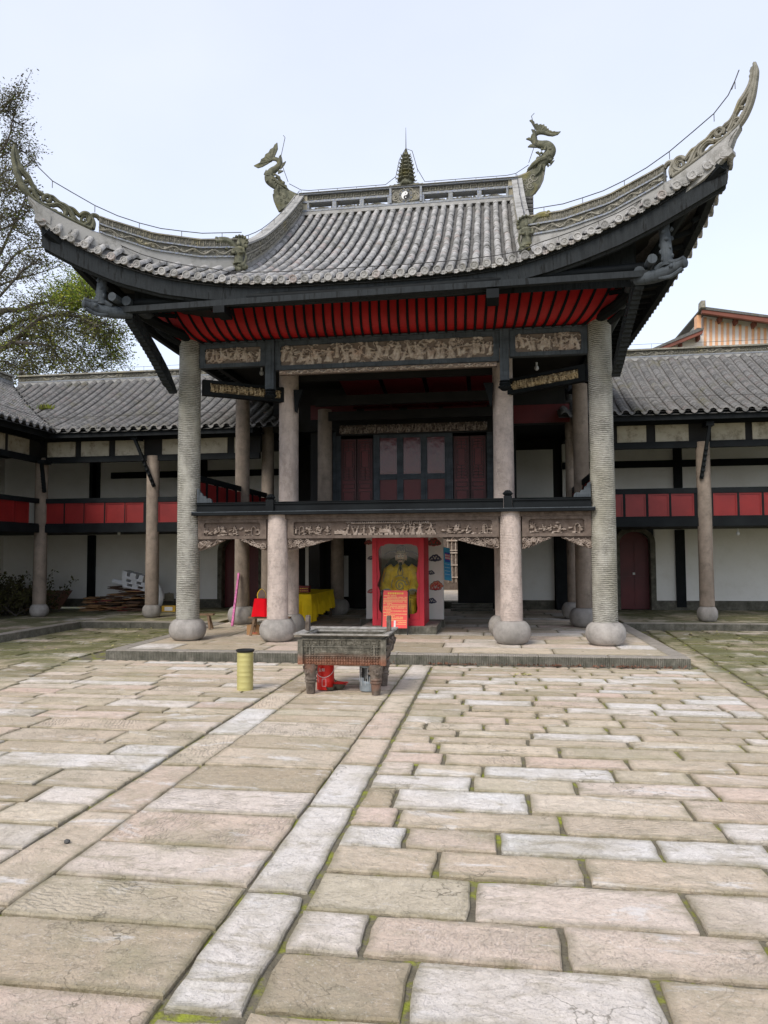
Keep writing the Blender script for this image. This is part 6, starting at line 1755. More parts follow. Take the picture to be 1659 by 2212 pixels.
m = MB(); m.box(L_+.02, R_x-.02, CYF+.061, BKY, cz0+.02, cz0+.06); part('floor_board', m, 'cab_red', cab); m = MB(); m.box(L_+.02, R_x-.02, CYF+.061, BKY, CT-.03, CT); part('top_board', m, 'cab_red', cab)
m = MB(); m.box(L_, L_+.03, CYF+.062, BKY, cz0, CT); part('side_panel', m, 'cab_red', cab)
m = MB(); m.box(R_x-.03, R_x, CYF+.062, CYF+.2, cz0, CT); m.box(R_x-.03, R_x, BKY-.12, BKY, cz0, CT); m.box(R_x-.03, R_x, CYF+.2, BKY-.12, cz0, .75); m.box(R_x-.03, R_x, CYF+.2, BKY-.12, 2.05, CT); m.box(R_x-.02, R_x-.01, CYF+.2, BKY-.12, .75, 2.05)
part('side_panel', m, 'cab_red', cab)
MT['shrine_back'] = flat('shrine_backboard', (.32, .27, .19), .8, var=.2); m = MB(); m.box(L_+.03, R_x-.03, BKY-.03, BKY, cz0, CT); part('back_panel', m, 'shrine_back', cab)
gm = bpy.data.materials.new('cabinet_glass'); gm.use_nodes = True; q = gm.node_tree; q.nodes.clear()
o = q.nodes.new('ShaderNodeOutputMaterial'); a = q.nodes.new('ShaderNodeBsdfTransparent'); a.inputs[0].default_value = (.93, .95, .94, 1); b = q.nodes.new('ShaderNodeBsdfGlossy'); b.inputs['Roughness'].default_value = .03; mx = q.nodes.new('ShaderNodeMixShader'); fz = q.nodes.new('ShaderNodeFresnel'); fz.inputs[0].default_value = 1.35
q.links.new(fz.outputs[0], mx.inputs[0]); q.links.new(a.outputs[0], mx.inputs[1]); q.links.new(b.outputs[0], mx.inputs[2]); q.links.new(mx.outputs[0], o.inputs[0])
MT['glass'] = gm
m = MB(); m.box(L_+.10, R_x-.10, CYF+.038, CYF+.044, .45, 2.25); part('glass_pane', m, 'glass', cab)
# --- seated deity
sp_ = Vector((Z4(565, 700, 15.95).x, 15.95, 0))
MT['gold'] = flat('gilded_robe', (.86, .52, .03), .5, .0, .5, .3, 9, .006, 25); MT['skin_p'] = flat('painted_face', (.62, .47, .35), .5, 0, .4, .08); MT['dull'] = flat('dull_gilt', (.34, .27, .12), .5, .0, .4, .25, 10, .004)
MT['pale_boot'] = flat('pale_boot', (.34, .33, .29), .6)
stt = thing('seated_deity_statue', 'seated bearded official statue in gold robe with winged black hat inside the glass cabinet', 'statue', (sp_.x, sp_.y, .38)); stt.scale = (1.12, 1.0, 1.21)
def remesh(o, v=.012, it=3):
    r = o.modifiers.new('r', 'REMESH'); r.mode = 'VOXEL'; r.voxel_size = v; r.use_smooth_shade = True
    s = o.modifiers.new('s', 'SMOOTH'); s.iterations = it; s.factor = .5
m = MB()
m.tube([(0, .10, .42), (0, .08, .62), (0, .06, .80), (0, .05, .93), (0, .05, 1.0)], [.235, .225, .205, .165, .07], 16, flatn=(0, 1, 0), flat=.75)
m.ball((0, -.03, .62), .17, .14, .17, 14, 10)
for s_ in (-1, 1):
    m.tube([(s_*.15, .05, .93), (s_*.245, .04, .86), (s_*.285, -.01, .70), (s_*.29, -.08, .56), (s_*.27, -.17, .50)], [.085, .105, .105, .12, .10], 12)
    m.tube([(s_*.11, .12, .42), (s_*.17, -.08, .42), (s_*.21, -.24, .40)], [.15, .145, .125], 12)
    m.tube([(s_*.21, -.24, .40), (s_*.20, -.25, .25), (s_*.20, -.23, .10)], [.125, .12, .13], 12)
m.tube([(0, -.12, .45), (0, -.22, .35), (0, -.22, .08)], [.10, .09, .10], 10)
rb_ = part('robe', m, 'gold', stt, smooth=True); remesh(rb_, .014, 2)
m = MB(); g3 = random.Random(2)
for k in range(5): m.tube([(.17*math.cos(a), -.145-.05*math.sin(abs(a)), .62+.17*math.sin(a)) for a in np.linspace(k*1.25, k*1.25+.9, 6)], .010, 5)
m.tube([(.11*math.cos(a)*(1-i/26), -.172, .62+.11*math.sin(a)*(1-i/26)) for i, a in enumerate(np.linspace(0, 12, 26))], .011, 5)
for k in range(9): m.ball((g3.uniform(-.14, .14), -.16, .62+g3.uniform(-.14, .14)), .018, .018, .018, 6, 4)
for s_ in (-1, 1):
    m.tube([(s_*.02, -.12, .97), (s_*.05, -.14, .85), (s_*.03, -.16, .78)], .010, 5)
    for k in range(4): m.tube([(s_*(.12+.03*k), -.375+.01*k, .42), (s_*(.13+.03*k), -.385, .25), (s_*(.12+.035*k), -.37, .08)], .008, 5)
    m.tube([(s_*(.29+.04*math.sin(t)), -.10-.02*t, .85-.12*t) for t in np.linspace(0, 2.4, 8)], .010, 5)
m.tube([(-.22, -.10, .47), (-.12, -.19, .45), (0, -.21, .44), (.12, -.19, .45), (.22, -.10, .47)], .025, 8); m.box(-.04, .04, -.235, -.20, .41, .48)
part('robe_embroidery', m, 'dull', rb_, smooth=True)
for s_ in (-1, 1):
    m = MB()
    for k in range(4): m.tube([(s_*.26+.115*math.cos(a)*(1-.1*k), -.20-.035*k, .475+.085*math.sin(a)*(1-.08*k)) for a in np.linspace(-.4, math.pi+.4, 14)], .011, 5)
    part('sleeve_folds', m, 'pale_boot', rb_, smooth=True)
    m = MB(); hx = s_*.25; hy = -.33; hz_ = .515
    m.ball((hx, hy+.03, hz_), .052, .06, .03, 12, 8)
    for k, (dx, L) in enumerate(((-.036, .052), (-.013, .064), (.011, .062), (.034, .050))):
        m.tube([(hx+dx*.9, hy-.005, hz_+.008), (hx+dx, hy-L*.6, hz_+.004), (hx+dx, hy-L, hz_-.022), (hx+dx, hy-L, hz_-.045)], [.013, .012, .011, .007], 8)
    m.tube([(hx-s_*.035, hy+.03, hz_), (hx-s_*.068, hy-.005, hz_-.004), (hx-s_*.064, hy-.035, hz_-.018)], [.015, .013, .008], 8)
    hd = part('hand', m, 'dull', stt, smooth=True); remesh(hd, .005, 1)
    m = MB(); m.tube([(s_*.20, -.24, .14), (s_*.20, -.27, .05), (s_*.21, -.36, .03), (s_*.215, -.43, .035)], [.085, .085, .065, .035], 12); bt_ = part('boot', m, 'pale_boot', stt, smooth=True); remesh(bt_, .01, 2)
    m = MB(); m.tube([(s_*.20, -.22, -.025), (s_*.21, -.40, -.03)], [.07, .05], 10); part('boot_sole', m, 'black_paint', bt_)
m = MB(); H0 = 1.10
m.tube([(0, .04, .96), (0, .03, 1.04)], [.062, .058], 12)
m.ball((0, .02, H0+.02), .090, .10, .122, 18, 14); m.ball((0, -.02, H0-.045), .066, .07, .06, 14, 10)
m.tube([(0, -.075, H0+.035), (0, -.095, H0+.005), (0, -.108, H0-.012)], [.010, .015, .018], 8); m.ball((-.014, -.093, H0-.015), .010, .010, .008); m.ball((.014, -.093, H0-.015), .010, .010, .008)
for s_ in (-1, 1):
    m.ball((s_*.043, -.066, H0-.004), .028, .020, .024); m.tube([(s_*.015, -.082, H0+.052), (s_*.045, -.080, H0+.060), (s_*.072, -.060, H0+.048)], .010, 6)
    m.tube([(s_*.092, .02, H0+.045), (s_*.104, .025, H0+.01), (s_*.096, .02, H0-.045)], [.013, .016, .013], 8)
m.ball((0, -.086, H0-.048), .024, .011, .010)
hd = part('head', m, 'skin_p', stt, smooth=True); remesh(hd, .0055, 1)
for s_ in (-1, 1):
    m = MB(); m.ball((s_*.037, -.0795, H0+.028), .019, .010, .010, 10, 8); e = part('eye', m, 'white_paint', hd, smooth=True)
    m = MB(); m.ball((s_*.037, -.088, H0+.028), .008, .004, .008, 8, 6); part('pupil', m, 'black_paint', hd, smooth=True)
    m = MB(); m.tube([(s_*.012, -.098, H0+.052), (s_*.04, -.096, H0+.063), (s_*.072, -.074, H0+.056)], [.005, .007, .003], 6); part('eyebrow', m, 'black_paint', hd)
    m = MB(); m.tube([(0, -.108, H0-.032), (s_*.03, -.102, H0-.032), (s_*.055, -.085, H0-.042), (s_*.066, -.078, H0-.028)], [.006, .009, .006, .003], 6); part('moustache', m, 'black_paint', hd)
m = MB(); m.tube([(0, -.092, H0-.078), (0, -.10, H0-.12), (0, -.105, H0-.17), (0, -.115, H0-.24)], [.028, .036, .030, .006], 10, flatn=(0, 1, 0), flat=.5); part('beard', m, 'black_paint', hd, smooth=True)
m = MB(); m.tube([(s_*.0+.0, -.0985, H0-.052), (.0, -.0985, H0-.0521)], .004, 6); m.ball((0, -.099, H0-.053), .018, .006, .006); part('mouth', m, 'pred', hd, smooth=True)
m = MB(); m.lathe([(.102, H0+.075), (.106, H0+.09), (.102, H0+.13), (.09, H0+.15), (.088, H0+.19), (.06, H0+.225), (.02, H0+.235)], 20, (0, .01, 0)); hat = part('official_hat', m, 'black_paint', stt, smooth=True)
m = MB()
for k in range(5): m.tube([(-.07+.035*k, -.095, H0+.10), (-.06+.035*k, -.10, H0+.125+.01*(k % 2)), (-.05+.035*k, -.095, H0+.10)], .007, 5)
m.tube([(.105*math.cos(a), .01+.105*math.sin(a), H0+.085) for a in np.linspace(0, 2*math.pi, 20)], .008, 5); part('hat_ornament', m, 'dull', hat)
for s_ in (-1, 1): m = MB(); m.tube([(s_*.09, .03, H0+.12), (s_*.22, .04, H0+.11), (s_*.32, .05, H0+.06)], [.012, .012, .016], 6); part('hat_wing', m, 'black_paint', hat)
m = MB(); m.prism([(.36*math.cos(a), .86+.28*math.sin(a)) for a in np.linspace(-.1, math.pi+.1, 20)]+[(-.36, .3), (.36, .3)], .26, .30); m.box(-.30, .30, .05, .30, -.02, .30); ch = part('chair', m, 'black_paint', stt)
for s_ in (-1, 1): m = MB(); m.tube([(s_*(.33+.05*math.cos(t)), .2, .78+.05*math.sin(t)) for t in np.linspace(0, 4.5, 12)], .008, 5); part('chair_scroll', m, 'pale_boot', ch)
# --- red notice board on an easel
MT['notice'] = flat('red_notice_print', (.80, .085, .075), .5, var=.03); MT['notice_text'] = flat('yellow_print', (.85, .62, .22), .6, var=.03); MT['notice_head'] = flat('bright_yellow_print', (.88, .78, .08), .6, var=.03)
bY = 15.16; base = onZ(853, 1372, PZ)
tn = thing('notice_easel', 'red printed notice board on a folding black easel before the shrine', 'notice board', (onY(852, 1300, bY).x, bY, PZ)); tn.rotation_euler = (0, 0, -.06)
tilt = Matrix.Rotation(math.radians(-8), 4, 'X')
W2, Zb, Zt = .255, .135, .90
m = MB(); m.box(-W2, W2, -.006, .006, Zb, Zt, mat=tilt); bd = part('board', m, 'notice', tn)
m = MB(); 
for x in (-W2-.012, W2+.012): m.box(x-.01, x+.01, -.012, .012, 0.003, Zt+.01, mat=tilt)
part('frame', m, 'black_paint', tn)
m = MB()
for x in (-W2, W2): m.bar((x, -.10*0+.12, Zt*.98), (x, .42, .002), .02, .02)
part('rear_leg', m, 'black_paint', tn)
gg = random.Random(12)
m = MB(); 
for k in range(9):
    x = -.145+k*.037
    for j in range(3): m.box(x-.014, x+.014, -.0085, -.0062, Zt-.075+j*.012, Zt-.069+j*.012, mat=tilt)
    m.box(x-.003+gg.uniform(-.008, .008), x+.003, -.0088, -.0062, Zt-.08, Zt-.042, mat=tilt)
part('title_lettering', m, 'notice_head', bd)
m = MB(); z = Zt-.115
lines = [(0, .55)]+[(.06, 1), (0, 1), (0, 1), (0, 1), (0, .35), (.06, 1), (0, 1), (0, 1), (0, .32), (.06, 1), (0, .3), (.06, 1), (0, .5), (.06, .85), (.06, .85), (.06, .45)]
for a, b in lines:
    x = -W2+.012+a
    while x < -W2+.012+(2*W2-.03)*b:
        w = .0135
        if gg.random() < .93:
            m.box(x, x+w-.003, -.0078, -.0062, z, z+.004, mat=tilt); m.box(x, x+w-.003, -.0078, -.0062, z+.008, z+.012, mat=tilt); m.box(x+gg.uniform(.002, .006), x+.009, -.0080, -.0062, z-.002, z+.014, mat=tilt)
        x += w
    z -= .031
for a, b, zq in ((.25, .49, .28), (.32, .49, .245), (.29, .49, .21)):
    x = -W2+a
    while x < -W2+b: m.box(x, x+.010, -.0078, -.0062, zq, zq+.012, mat=tilt); x += .0135
part('body_lettering', m, 'notice_text', bd)
m = MB(); m.box(-.02, .018, -.009, -.0062, Zb+.01, .29, mat=tilt); part('white_slip', m, 'white_paint', bd)
# --- blue banner
MT['banner'] = flat('blue_banner_cloth', (.05, .36, .62), .6, var=.10); MT['banner_red'] = flat('banner_red', (.62, .03, .10)); MT['banner_blue'] = flat('banner_dark_blue', (.03, .09, .45))
bt = thing('blue_banner', 'narrow bright blue printed banner hanging beside the cloud-painted wall', 'banner', (0, 0, 0))
byy = 17.4
c4 = [onY(957.6, 1181.7, byy), onY(971.5, 1184.5, byy+.25), onY(976, 1255, byy+.25), onY(960, 1252.6, byy)]
def bq(u, v, off=0): p = c4[0].lerp(c4[1], u).lerp(c4[3].lerp(c4[2], u), v); return (p.x-off*.3, p.y-off+.012*math.sin(v*9+u*2), p.z)
m = MB(); m.grid(lambda i, j: bq(i/6, j/24), 6, 24); m.grid(lambda i, j: bq(i/6, j/24, -.004), 6, 24); part('cloth', m, 'banner', bt, fix=False)
def bpatch(u0, u1, v0, v1, mt, off, nm='print'): m = MB(); m.grid(lambda i, j: bq(lerp(u0, u1, i/2), lerp(v0, v1, j/4), off), 2, 4); part(nm, m, mt, bt, fix=False)
bpatch(.2, .95, .14, .44, 'banner_blue', .008); bpatch(.22, .97, .19, .36, 'banner_red', .012)
for j in range(2):
    for k in range(4): bpatch(.28+k*.17, .28+k*.17+.11, .205+j*.08, .205+j*.08+.055, 'white_paint', .016, 'print_character')
for k in range(12): bpatch(.12, .85, .50+k*.035, .508+k*.035, 'white_paint' if k % 3 == 0 else 'banner_blue', .006, 'print_line')
# --- leaning whiteboard in the dark hall
p = onZ(1018, 1310, PZ); wb = thing('whiteboard_easel', 'pale blank board leaning on an easel in the dark hall', 'board', (p.x, p.y, PZ)); wb.rotation_euler = (0, 0, .35)
m = MB(); m.bar((.0, 0, .05), (.10, .22, .95), .42, .015, up=(0, -1, .3)); part('board', m, 'cream', wb)
m = MB(); m.bar((-.2, -.02, 0), (-.08, .15, .9), .02, .02); m.bar((.2, -.02, 0), (.28, .2, .8), .02, .02); part('leg', m, 'black_paint', wb)
# --- table with yellow cloth
MT['yellow'] = flat('yellow_cloth', (.80, .56, .012), .75, 0, .2, .12, 4, .004, 20)
tb = thing('offering_table', 'wooden table hidden below a bright yellow cloth, left of the shrine', 'table', (0, 0, 0))
TX0, TX1, TY0, TY1, TH = -5.0, -4.20, 17.0, 19.5, .87
m = MB(); m.box(TX0, TX1, TY0, TY1, TH-.04, TH-.005); part('tabletop', m, 'beam_brown', tb)
for x in (TX0+.06, TX1-.06):
    for y in (TY0+.08, TY1-.08): m = MB(); m.box(x-.03, x+.03, y-.03, y+.03, PZ, TH-.04); part('leg', m, 'beam_brown', tb)
m = MB(); n_ = 60; per = []
for i in range(12): per.append((lerp(TX0, TX1, i/12), TY0, 0, -1))
for i in range(34): per.append((TX1, lerp(TY0, TY1, i/34), 1, 0))
for i in range(12): per.append((lerp(TX1, TX0, i/12), TY1, 0, 1))
for i in range(20): per.append((TX0, lerp(TY1, TY0, i/20), -1, 0))
n_ = len(per)
def hemz(i):
    x, y, nx_, ny_ = per[i]; d = .12*max(0, 1-math.hypot(x-TX1, y-TY0)/.35)
    return PZ+.16+.03*math.sin(i*.7)-d+(.10*(y-TY0)/2 if nx_ > 0 else 0)
def cl(i, j):
    i %= n_; x, y, nx_, ny_ = per[i]; t = j/8; f = (.016+.03*t)*(1+math.sin(i*1.9)+.5*math.sin(i*3.1+1))*min(1, t*2.2)
    return (x+nx_*(.012+f), y+ny_*(.012+f), lerp(TH, hemz(i), t)+(.0))
m.grid(cl, n_, 8)
m.add([(p[0], p[1], TH+.001) for p in per], [tuple(range(n_))])
cl_ = part('tablecloth', m, 'yellow', None, smooth=True, fix=False); tag(cl_, 'bright yellow cloth hanging in folds over the offering table', 'tablecloth')
rx = thing('red_offering_box', 'long low red and gilt box on the back of the yellow-clothed table', 'box', (-4.72, 17.9, TH+.003))
m = MB(); m.box(-.27, .27, -.10, .10, 0, .13); m.box(-.285, .285, -.115, .115, .132, .155); part('box_body', m, 'red_dark', rx)
m = MB()
for k in range(10): m.box(-.25+k*.052, -.25+k*.052+.03, -.106, -.101, .03, .045); m.box(-.25+k*.052, -.25+k*.052+.03, -.106, -.101, .085, .10)
part('gilt_pattern', m, 'gold', rx)
# --- wooden benches
def bench(name_, label, x, y, L, h, rz, w=.17, grp='small wooden benches by the columns'):
    t = thing('wooden_bench', label, 'bench', (x, y, PZ), rz, grp)
    m = MB(); m.box(-L/2, L/2, -w/2, w/2, h-.035, h); part('seat', m, 'bench_wood', t)
    for sx_ in (-1, 1):
        for sy_ in (-1, 1):
            m = MB(); m.bar((sx_*(L/2-.12), sy_*.05, h-.036), (sx_*(L/2-.06), sy_*.12, 0.0), .045, .035, up=(0, 1, 0)); part('leg', m, 'bench_wood', t)
        m = MB(); m.bar((sx_*(L/2-.10), -.075, h*.5), (sx_*(L/2-.10), .075, h*.5), .03, .03); part('stretcher', m, 'bench_wood', t)
    return t
MT['bench_wood'] = flat('worn_bench_wood', (.17, .105, .06), .7, var=.3, sc=9)
b2 = onZ(551, 1371, PZ); bench('b', 'low wooden bench behind the short left column, carrying the red-draped box', onY(583, 1340, 14.78).x, 14.78, .86, .385, 0)
bl = onZ(440, 1360, PZ); bench('b', 'low wooden bench half hidden behind the tall left column', bl.x-.22, bl.y+.1, .8, .34, .12)
MT['red_cloth'] = flat('scarlet_cloth', (.62, .004, .012), .8, 0, .1, .08)
rc = thing('red_draped_box', 'box draped in scarlet cloth on the wooden bench', 'draped box', (onY(563, 1310, 14.75).x, 14.75, PZ+.39))
m = MB(); n_ = 28
per = [(math.copysign(abs(math.cos(a))**.6, math.cos(a)), math.copysign(abs(math.sin(a))**.6, math.sin(a))) for a in np.linspace(0, 2*math.pi, n_+1)[:-1]]
def rcf(i, j):
    a, b = per[i % n_]; t = j/7; w = lerp(.125, .175, t)+.012*math.sin(i*1.7)*t; return (a*w, b*w*.6, .36*(1-t)+.003*math.sin(i))
m.grid(rcf, n_, 7); m.add([(a*.125, b*.075, .361) for a, b in per], [tuple(range(n_))]); part('cloth', m, 'red_cloth', rc, smooth=True, fix=False)
mi = thing('arched_frame', 'small dark arched plaque with gold edge on top of the red-draped box', 'plaque', (onY(565, 1290, 14.77).x, 14.77, PZ+.756))
arch = [(-.075, 0), (-.085, .06), (-.07, .12), (-.035, .165), (0, .19), (.035, .165), (.07, .12), (.085, .06), (.075, 0)]
m = MB(); m.prism(arch, -.012, .012); pl_ = part('plaque', m, 'beam_brown', mi); m = MB(); m.tube([(a, -.014, b) for a, b in arch[:5]], .008, 5); m.tube([(a, .014, b) for a, b in arch], .006, 5); part('gold_edge', m, 'gold', pl_)
MT['card'] = flat('brown_cardboard', (.36, .205, .10), .85, 0, .1, .12, 5)
def carton(label, x, y, z, w, d, h, rz, mat='card', cat='cardboard box', nm='cardboard_box', grp=None, flap=True):
    t = thing(nm, label, cat, (x, y, z), rz, grp); m = MB(); m.box(-w/2, w/2, -d/2, d/2, 0, h); part('carton', m, mat, t)
    if flap: m = MB(); m.box(-w/2+.002, w/2-.002, -.004, .004, h+.001, h+.004); m.box(-.02, .02, -d/2-.002, d/2+.002, h+.0045, h+.006); part('tape', m, 'cream', t)
    return t
c1 = carton('open brown cardboard box under the bench by the short left column', onY(549, 1350, 14.98).x, 14.98, PZ, .26, .22, .20, .1)
m = MB(); 
for k in range(4): m.box(-.02+k*.03, .0+k*.03, -.1125, -.1105, .03, .05)
part('print_mark', m, 'pred', c1)
carton('taller brown cardboard box behind the open one under the bench', -4.36, 15.16, PZ, .24, .2, .30, -.1)
carton('small brown cardboard box squeezed between the others under the bench', -4.58, 15.22, PZ, .18, .16, .27, .0)
# --- pink wrapped pole
a, b = onZ(501.5, 1353, PZ), onY(516, 1238, 16.95)
m = MB(); m.bar((a.x, a.y, PZ+.002), tuple(b), .055, .045, up=(1, 0, 0)); MT['pink'] = flat('pink_patterned_wrap', (.50, .10, .28), .5, var=.5, sc=20)
pk = tag(part('wrapped_pole', m, 'pink', None), 'tall pink patterned pole leaning against the brown column behind the stage', 'pole')
# --- heap of flattened cartons, foam boxes and odds against the left gallery wall
def Q3(a, b, Y): return onY(.3581*a, 1134+.3581*b, Y)
gg = random.Random(31); YP = 20.9
def cardstack(n, x0, x1, z0, z1, y, kind):
    grp = 'flattened cartons heaped by the left gallery wall'
    for k in range(n):
        t = k/n; z = lerp(z0, z1, t); w = gg.uniform(.45, .85)*(1-.35*t); x = lerp(x0, x1, gg.random())
        x = min(max(x, x0+w/2), x1-w/2) if x1-x0 > w else (x0+x1)/2
        m = MB(); d = gg.uniform(.4, .6); M_ = Matrix.Translation((x, y+gg.uniform(-.1, .1), z)) @ Matrix.Rotation(gg.uniform(-.10, .10), 4, 'Y') @ Matrix.Rotation(gg.uniform(-.3, .3), 4, 'Z') @ Matrix.Rotation(gg.uniform(-.08, .05), 4, 'X')
        m.box(-w/2, w/2, -d/2, d/2, 0, .012); m.box(-w/2+.02, w/2-.03, -d/2+.01, d/2, .0125, .022)
        mt = 'red_dark' if gg.random() < .13 else ('card_dark' if gg.random() < .55 else 'card')
        o = part('flat_carton', m, mt, None); o.matrix_world = M_
        tag(o, {'card': 'brown ', 'card_dark': 'damp ', 'red_dark': 'red '}[mt]+kind, 'cardboard', grp)
MT['card_dark'] = flat('dark_damp_cardboard', (.12, .07, .045), .9, var=.3)
x0, x1 = Q3(620, 490, YP).x, Q3(885, 490, YP).x; zt = Q3(700, 380, YP).z
lab = 'flattened carton low in the big heap by the left gallery wall'; lab2 = 'flattened carton near the top of the big heap by the left gallery wall'
cardstack(30, x0, x1, PZ+.01, PZ+.40, YP, lab); cardstack(14, x0+.25, x1-.05, PZ+.40, zt+.05, YP, lab2)
cardstack(14, Q3(520, 490, YP).x, Q3(635, 490, YP).x, PZ+.01, Q3(560, 435, YP).z, YP, 'flattened carton in the small stack left of the big heap')
MT['foam'] = flat('white_foam', (.68, .69, .71), .8, var=.05)
for i, (a, b, w, h, rz_, lb) in enumerate(((830, 372, .78, .13, .20, 'lowest white foam tray tilted on the cardboard heap'), (822, 345, .75, .14, .22, 'middle white foam tray with notches on the cardboard heap'), (815, 310, .66, .20, .24, 'topmost white foam box with moulded notches on the cardboard heap'))):
    p = Q3(a, b, YP); t = thing('foam_box', lb, 'foam box', (p.x, p.y, p.z-h/2), 0, 'white foam boxes on the cardboard heap'); t.rotation_euler = (0, rz_, 0)
    m = MB(); m.box(-w/2, w/2, -.2, .2, 0, h*.35); m.box(-w/2, -w/2+.14, -.2, .2, h*.352, h); m.box(w/2-.14, w/2, -.2, .2, h*.352, h); m.box(-.09, .09, -.2, .2, h*.352, h); m.box(-w/2+.14, w/2-.14, .12, .2, h*.352, h*.9); part('moulded_tray', m, 'foam', t)
p = Q3(730, 347, YP); m = MB(); m.tube([(p.x-.25, p.y, p.z+.03), (p.x+.25, p.y, p.z-.04)], .08, 14); tag(part('foam_roll', m, MT['foam'], None, smooth=True), 'grey-white rolled sheet on the cardboard heap left of the foam boxes', 'roll')
m = MB(); p = Q3(960, 410, YP); m.ball((p.x, p.y, p.z-.1), .13, .12, .33, 12, 10, .25); tag(part('plastic_sack', m, MT['foam'], None, smooth=True), 'crumpled pale plastic sack standing behind the left gallery column', 'sack')
m = MB(); p = Q3(955, 470, YP-.2); m.tube([(p.x-.06, p.y, PZ+.1), (p.x+.03, p.y-.1, PZ+.03)], .05, 8); tag(part('yellow_bottle', m, MT['notice_head'], None, smooth=True), 'small yellow bottle lying beside the left gallery column base', 'bottle')
p = Q3(1020, 443, 21.6); t = thing('lidded_pot', 'small pale lidded pot by the wall behind the tall left column', 'pot', (p.x, p.y, PZ+.26)); m = MB(); m.lathe([(.13, 0), (.14, .03), (.14, .18), (.13, .2)], 20); part('pot_body', m, 'cream', t, smooth=True); m = MB(); m.lathe([(.145, .201), (.14, .22), (.03, .235), (.02, .25)], 20); part('lid', m, 'cream', t, smooth=True)
m = MB(); m.box(-.22, .22, -.14, .14, 0, .26); tag(part('stone_block', m, 'kerb', None), 'rough grey stone block carrying the pale pot by the wall', 'stone block').location = (p.x, p.y, PZ)
MT['yellow_card'] = flat('yellow_carton', (.55, .33, .04), .7)
p = Q3(1028, 490, 20.8); t = carton('yellow and white small carton on the walkway behind the tall left column', p.x, p.y, PZ, .42, .25, .17, 0, 'yellow_card', flap=False); m = MB(); m.box(-.12, .12, -.129, -.126, .03, .14); part('white_label', m, 'white_paint', t)
MT['board_brown'] = flat('reddish_brown_board', (.20, .10, .065), .8, var=.3, sc=2)
p0, p1 = onZ(100, 1309, PZ), onZ(167, 1309, PZ)
m = MB(); m.slabpoly([(p0.x, 21.4, PZ+.003), (p1.x+.25, 21.4, PZ+.003), (p1.x+.45, 21.75, PZ+.56), (p0.x-.12, 21.75, PZ+.54)], (0, 1, .1), .02); tag(part('leaning_board', m, 'board_brown', None), 'wide reddish-brown panel leaning on the wall beside the left corner column', 'panel')
m = MB(); p = Q3(165, 400, 21); m.lathe([(.30, 0), (.36, .2), (.38, .62), (.36, .64), (.33, .6)], 18, (0, 0, 0), .02); MT['wicker'] = flat('wicker', (.30, .17, .07), .8, var=.4, sc=30); tag(part('wicker_basket', m, 'wicker', None), 'tall woven basket behind the left corner column and the brushwood', 'basket').location = (p.x, p.y, PZ)
# bulbs hanging from the gallery floors
for k, (a, b, Y, lb) in enumerate(((257, 1152, 19.6, 'bare white bulb hanging below the left gallery floor'), (1594, 1152, 19.6, 'white bulb below the right gallery floor near the picture edge'), (1241, 1157, 19.6, 'white bulb below the right gallery floor beside the tall right column'), (1159, 795, 15.4, 'white bulb behind the slanting carved beam on the right of the stage'), (565, 806, 15.4, 'white bulb beside the slanting carved beam on the left of the stage'))):
    p = onY(a, b, Y); t = thing('light_bulb', lb, 'light bulb', tuple(p), 0, 'bare bulbs of the pavilion and galleries'); m = MB(); m.ball((0, 0, 0), .045, .045, .055, 12, 8); part('glass_bulb', m, 'foam', t, smooth=True); m = MB(); m.tube([(0, 0, .045), (0, 0, .12)], .022, 8); part('socket', m, 'white_paint', t)
# fallen leaves along the kerb and on the damp paving; a pebble on the slabs
MT['dead'] = flat('dead_leaves', (.16, .075, .045), .8, var=.5, sc=15); MT['dead_y'] = flat('fallen_yellow_leaves', (.42, .38, .16), .8, var=.3, sc=15)
def leafpile(name, label, spots, n, mat, s0=.03, s1=.07):
    g3 = random.Random(len(spots)+n); m = MB()
    for k in range(n):
        x, y, sx_, sy_ = g3.choice(spots); p = Vector((x+g3.uniform(-sx_, sx_), y+g3.gauss(0, sy_), g3.uniform(.006, .02)))
        s = g3.uniform(s0, s1); a = g3.uniform(0, 6.28); e = Vector((math.cos(a), math.sin(a), g3.uniform(-.1, .5))); f = Vector((-e.y, e.x, g3.uniform(-.3, .5)))
        m.add([p, p+e*s*.5+f*s*.25, p+e*s+Vector((0, 0, .01)), p+e*s*.5-f*s*.25], [(0, 1, 2, 3)])
    o = part(name, m, mat, None, fix=False, stuff=True); o['label'] = label; o['category'] = 'leaves'; return o
leafpile('fallen_leaves', 'dry brown leaves drifted along the foot of the platform kerb', [(-.7, 12.2, .4, .04), (.3, 12.2, .8, .04), (1.2, 12.2, .9, .04), (2.4, 12.2, .5, .04), (-2.2, 12.2, .6, .03)], 420, 'dead')
leafpile('yellow_leaves', 'scattered yellow leaves on the damp paving of the court corner', [(-8.5, 15.5, 1.4, 1.0), (-7.8, 14.5, 1, .8), (-9, 17, 1, .3), (.4, 11.3, .15, .05), (5, 17, 1, .5)], 80, 'dead_y', .05, .09)
m = MB(); p = onZ(145, 1822, 0); m.ball((0, 0, .012), .020, .018, .014, 8, 6, .3); tag(part('pebble', m, 'pan', None, smooth=True), 'small stone lying on the long slab strip at the left foreground', 'pebble').location = (p.x, p.y, 0)
# incense smoke-free lantern tassels hung in the dark hall
p = onY(798, 1235, 19.5); m = MB(); m.tube([(p.x, p.y, 2.3), (p.x, p.y, p.z)], .006, 4); m.ball((p.x, p.y, p.z+.25), .05, .05, .06); m.ball((p.x, p.y, p.z+.1), .04, .04, .05); tag(part('hanging_tassel', m, 'wire', None), 'small dark tassel hanging in the hall left of the shrine', 'tassel')
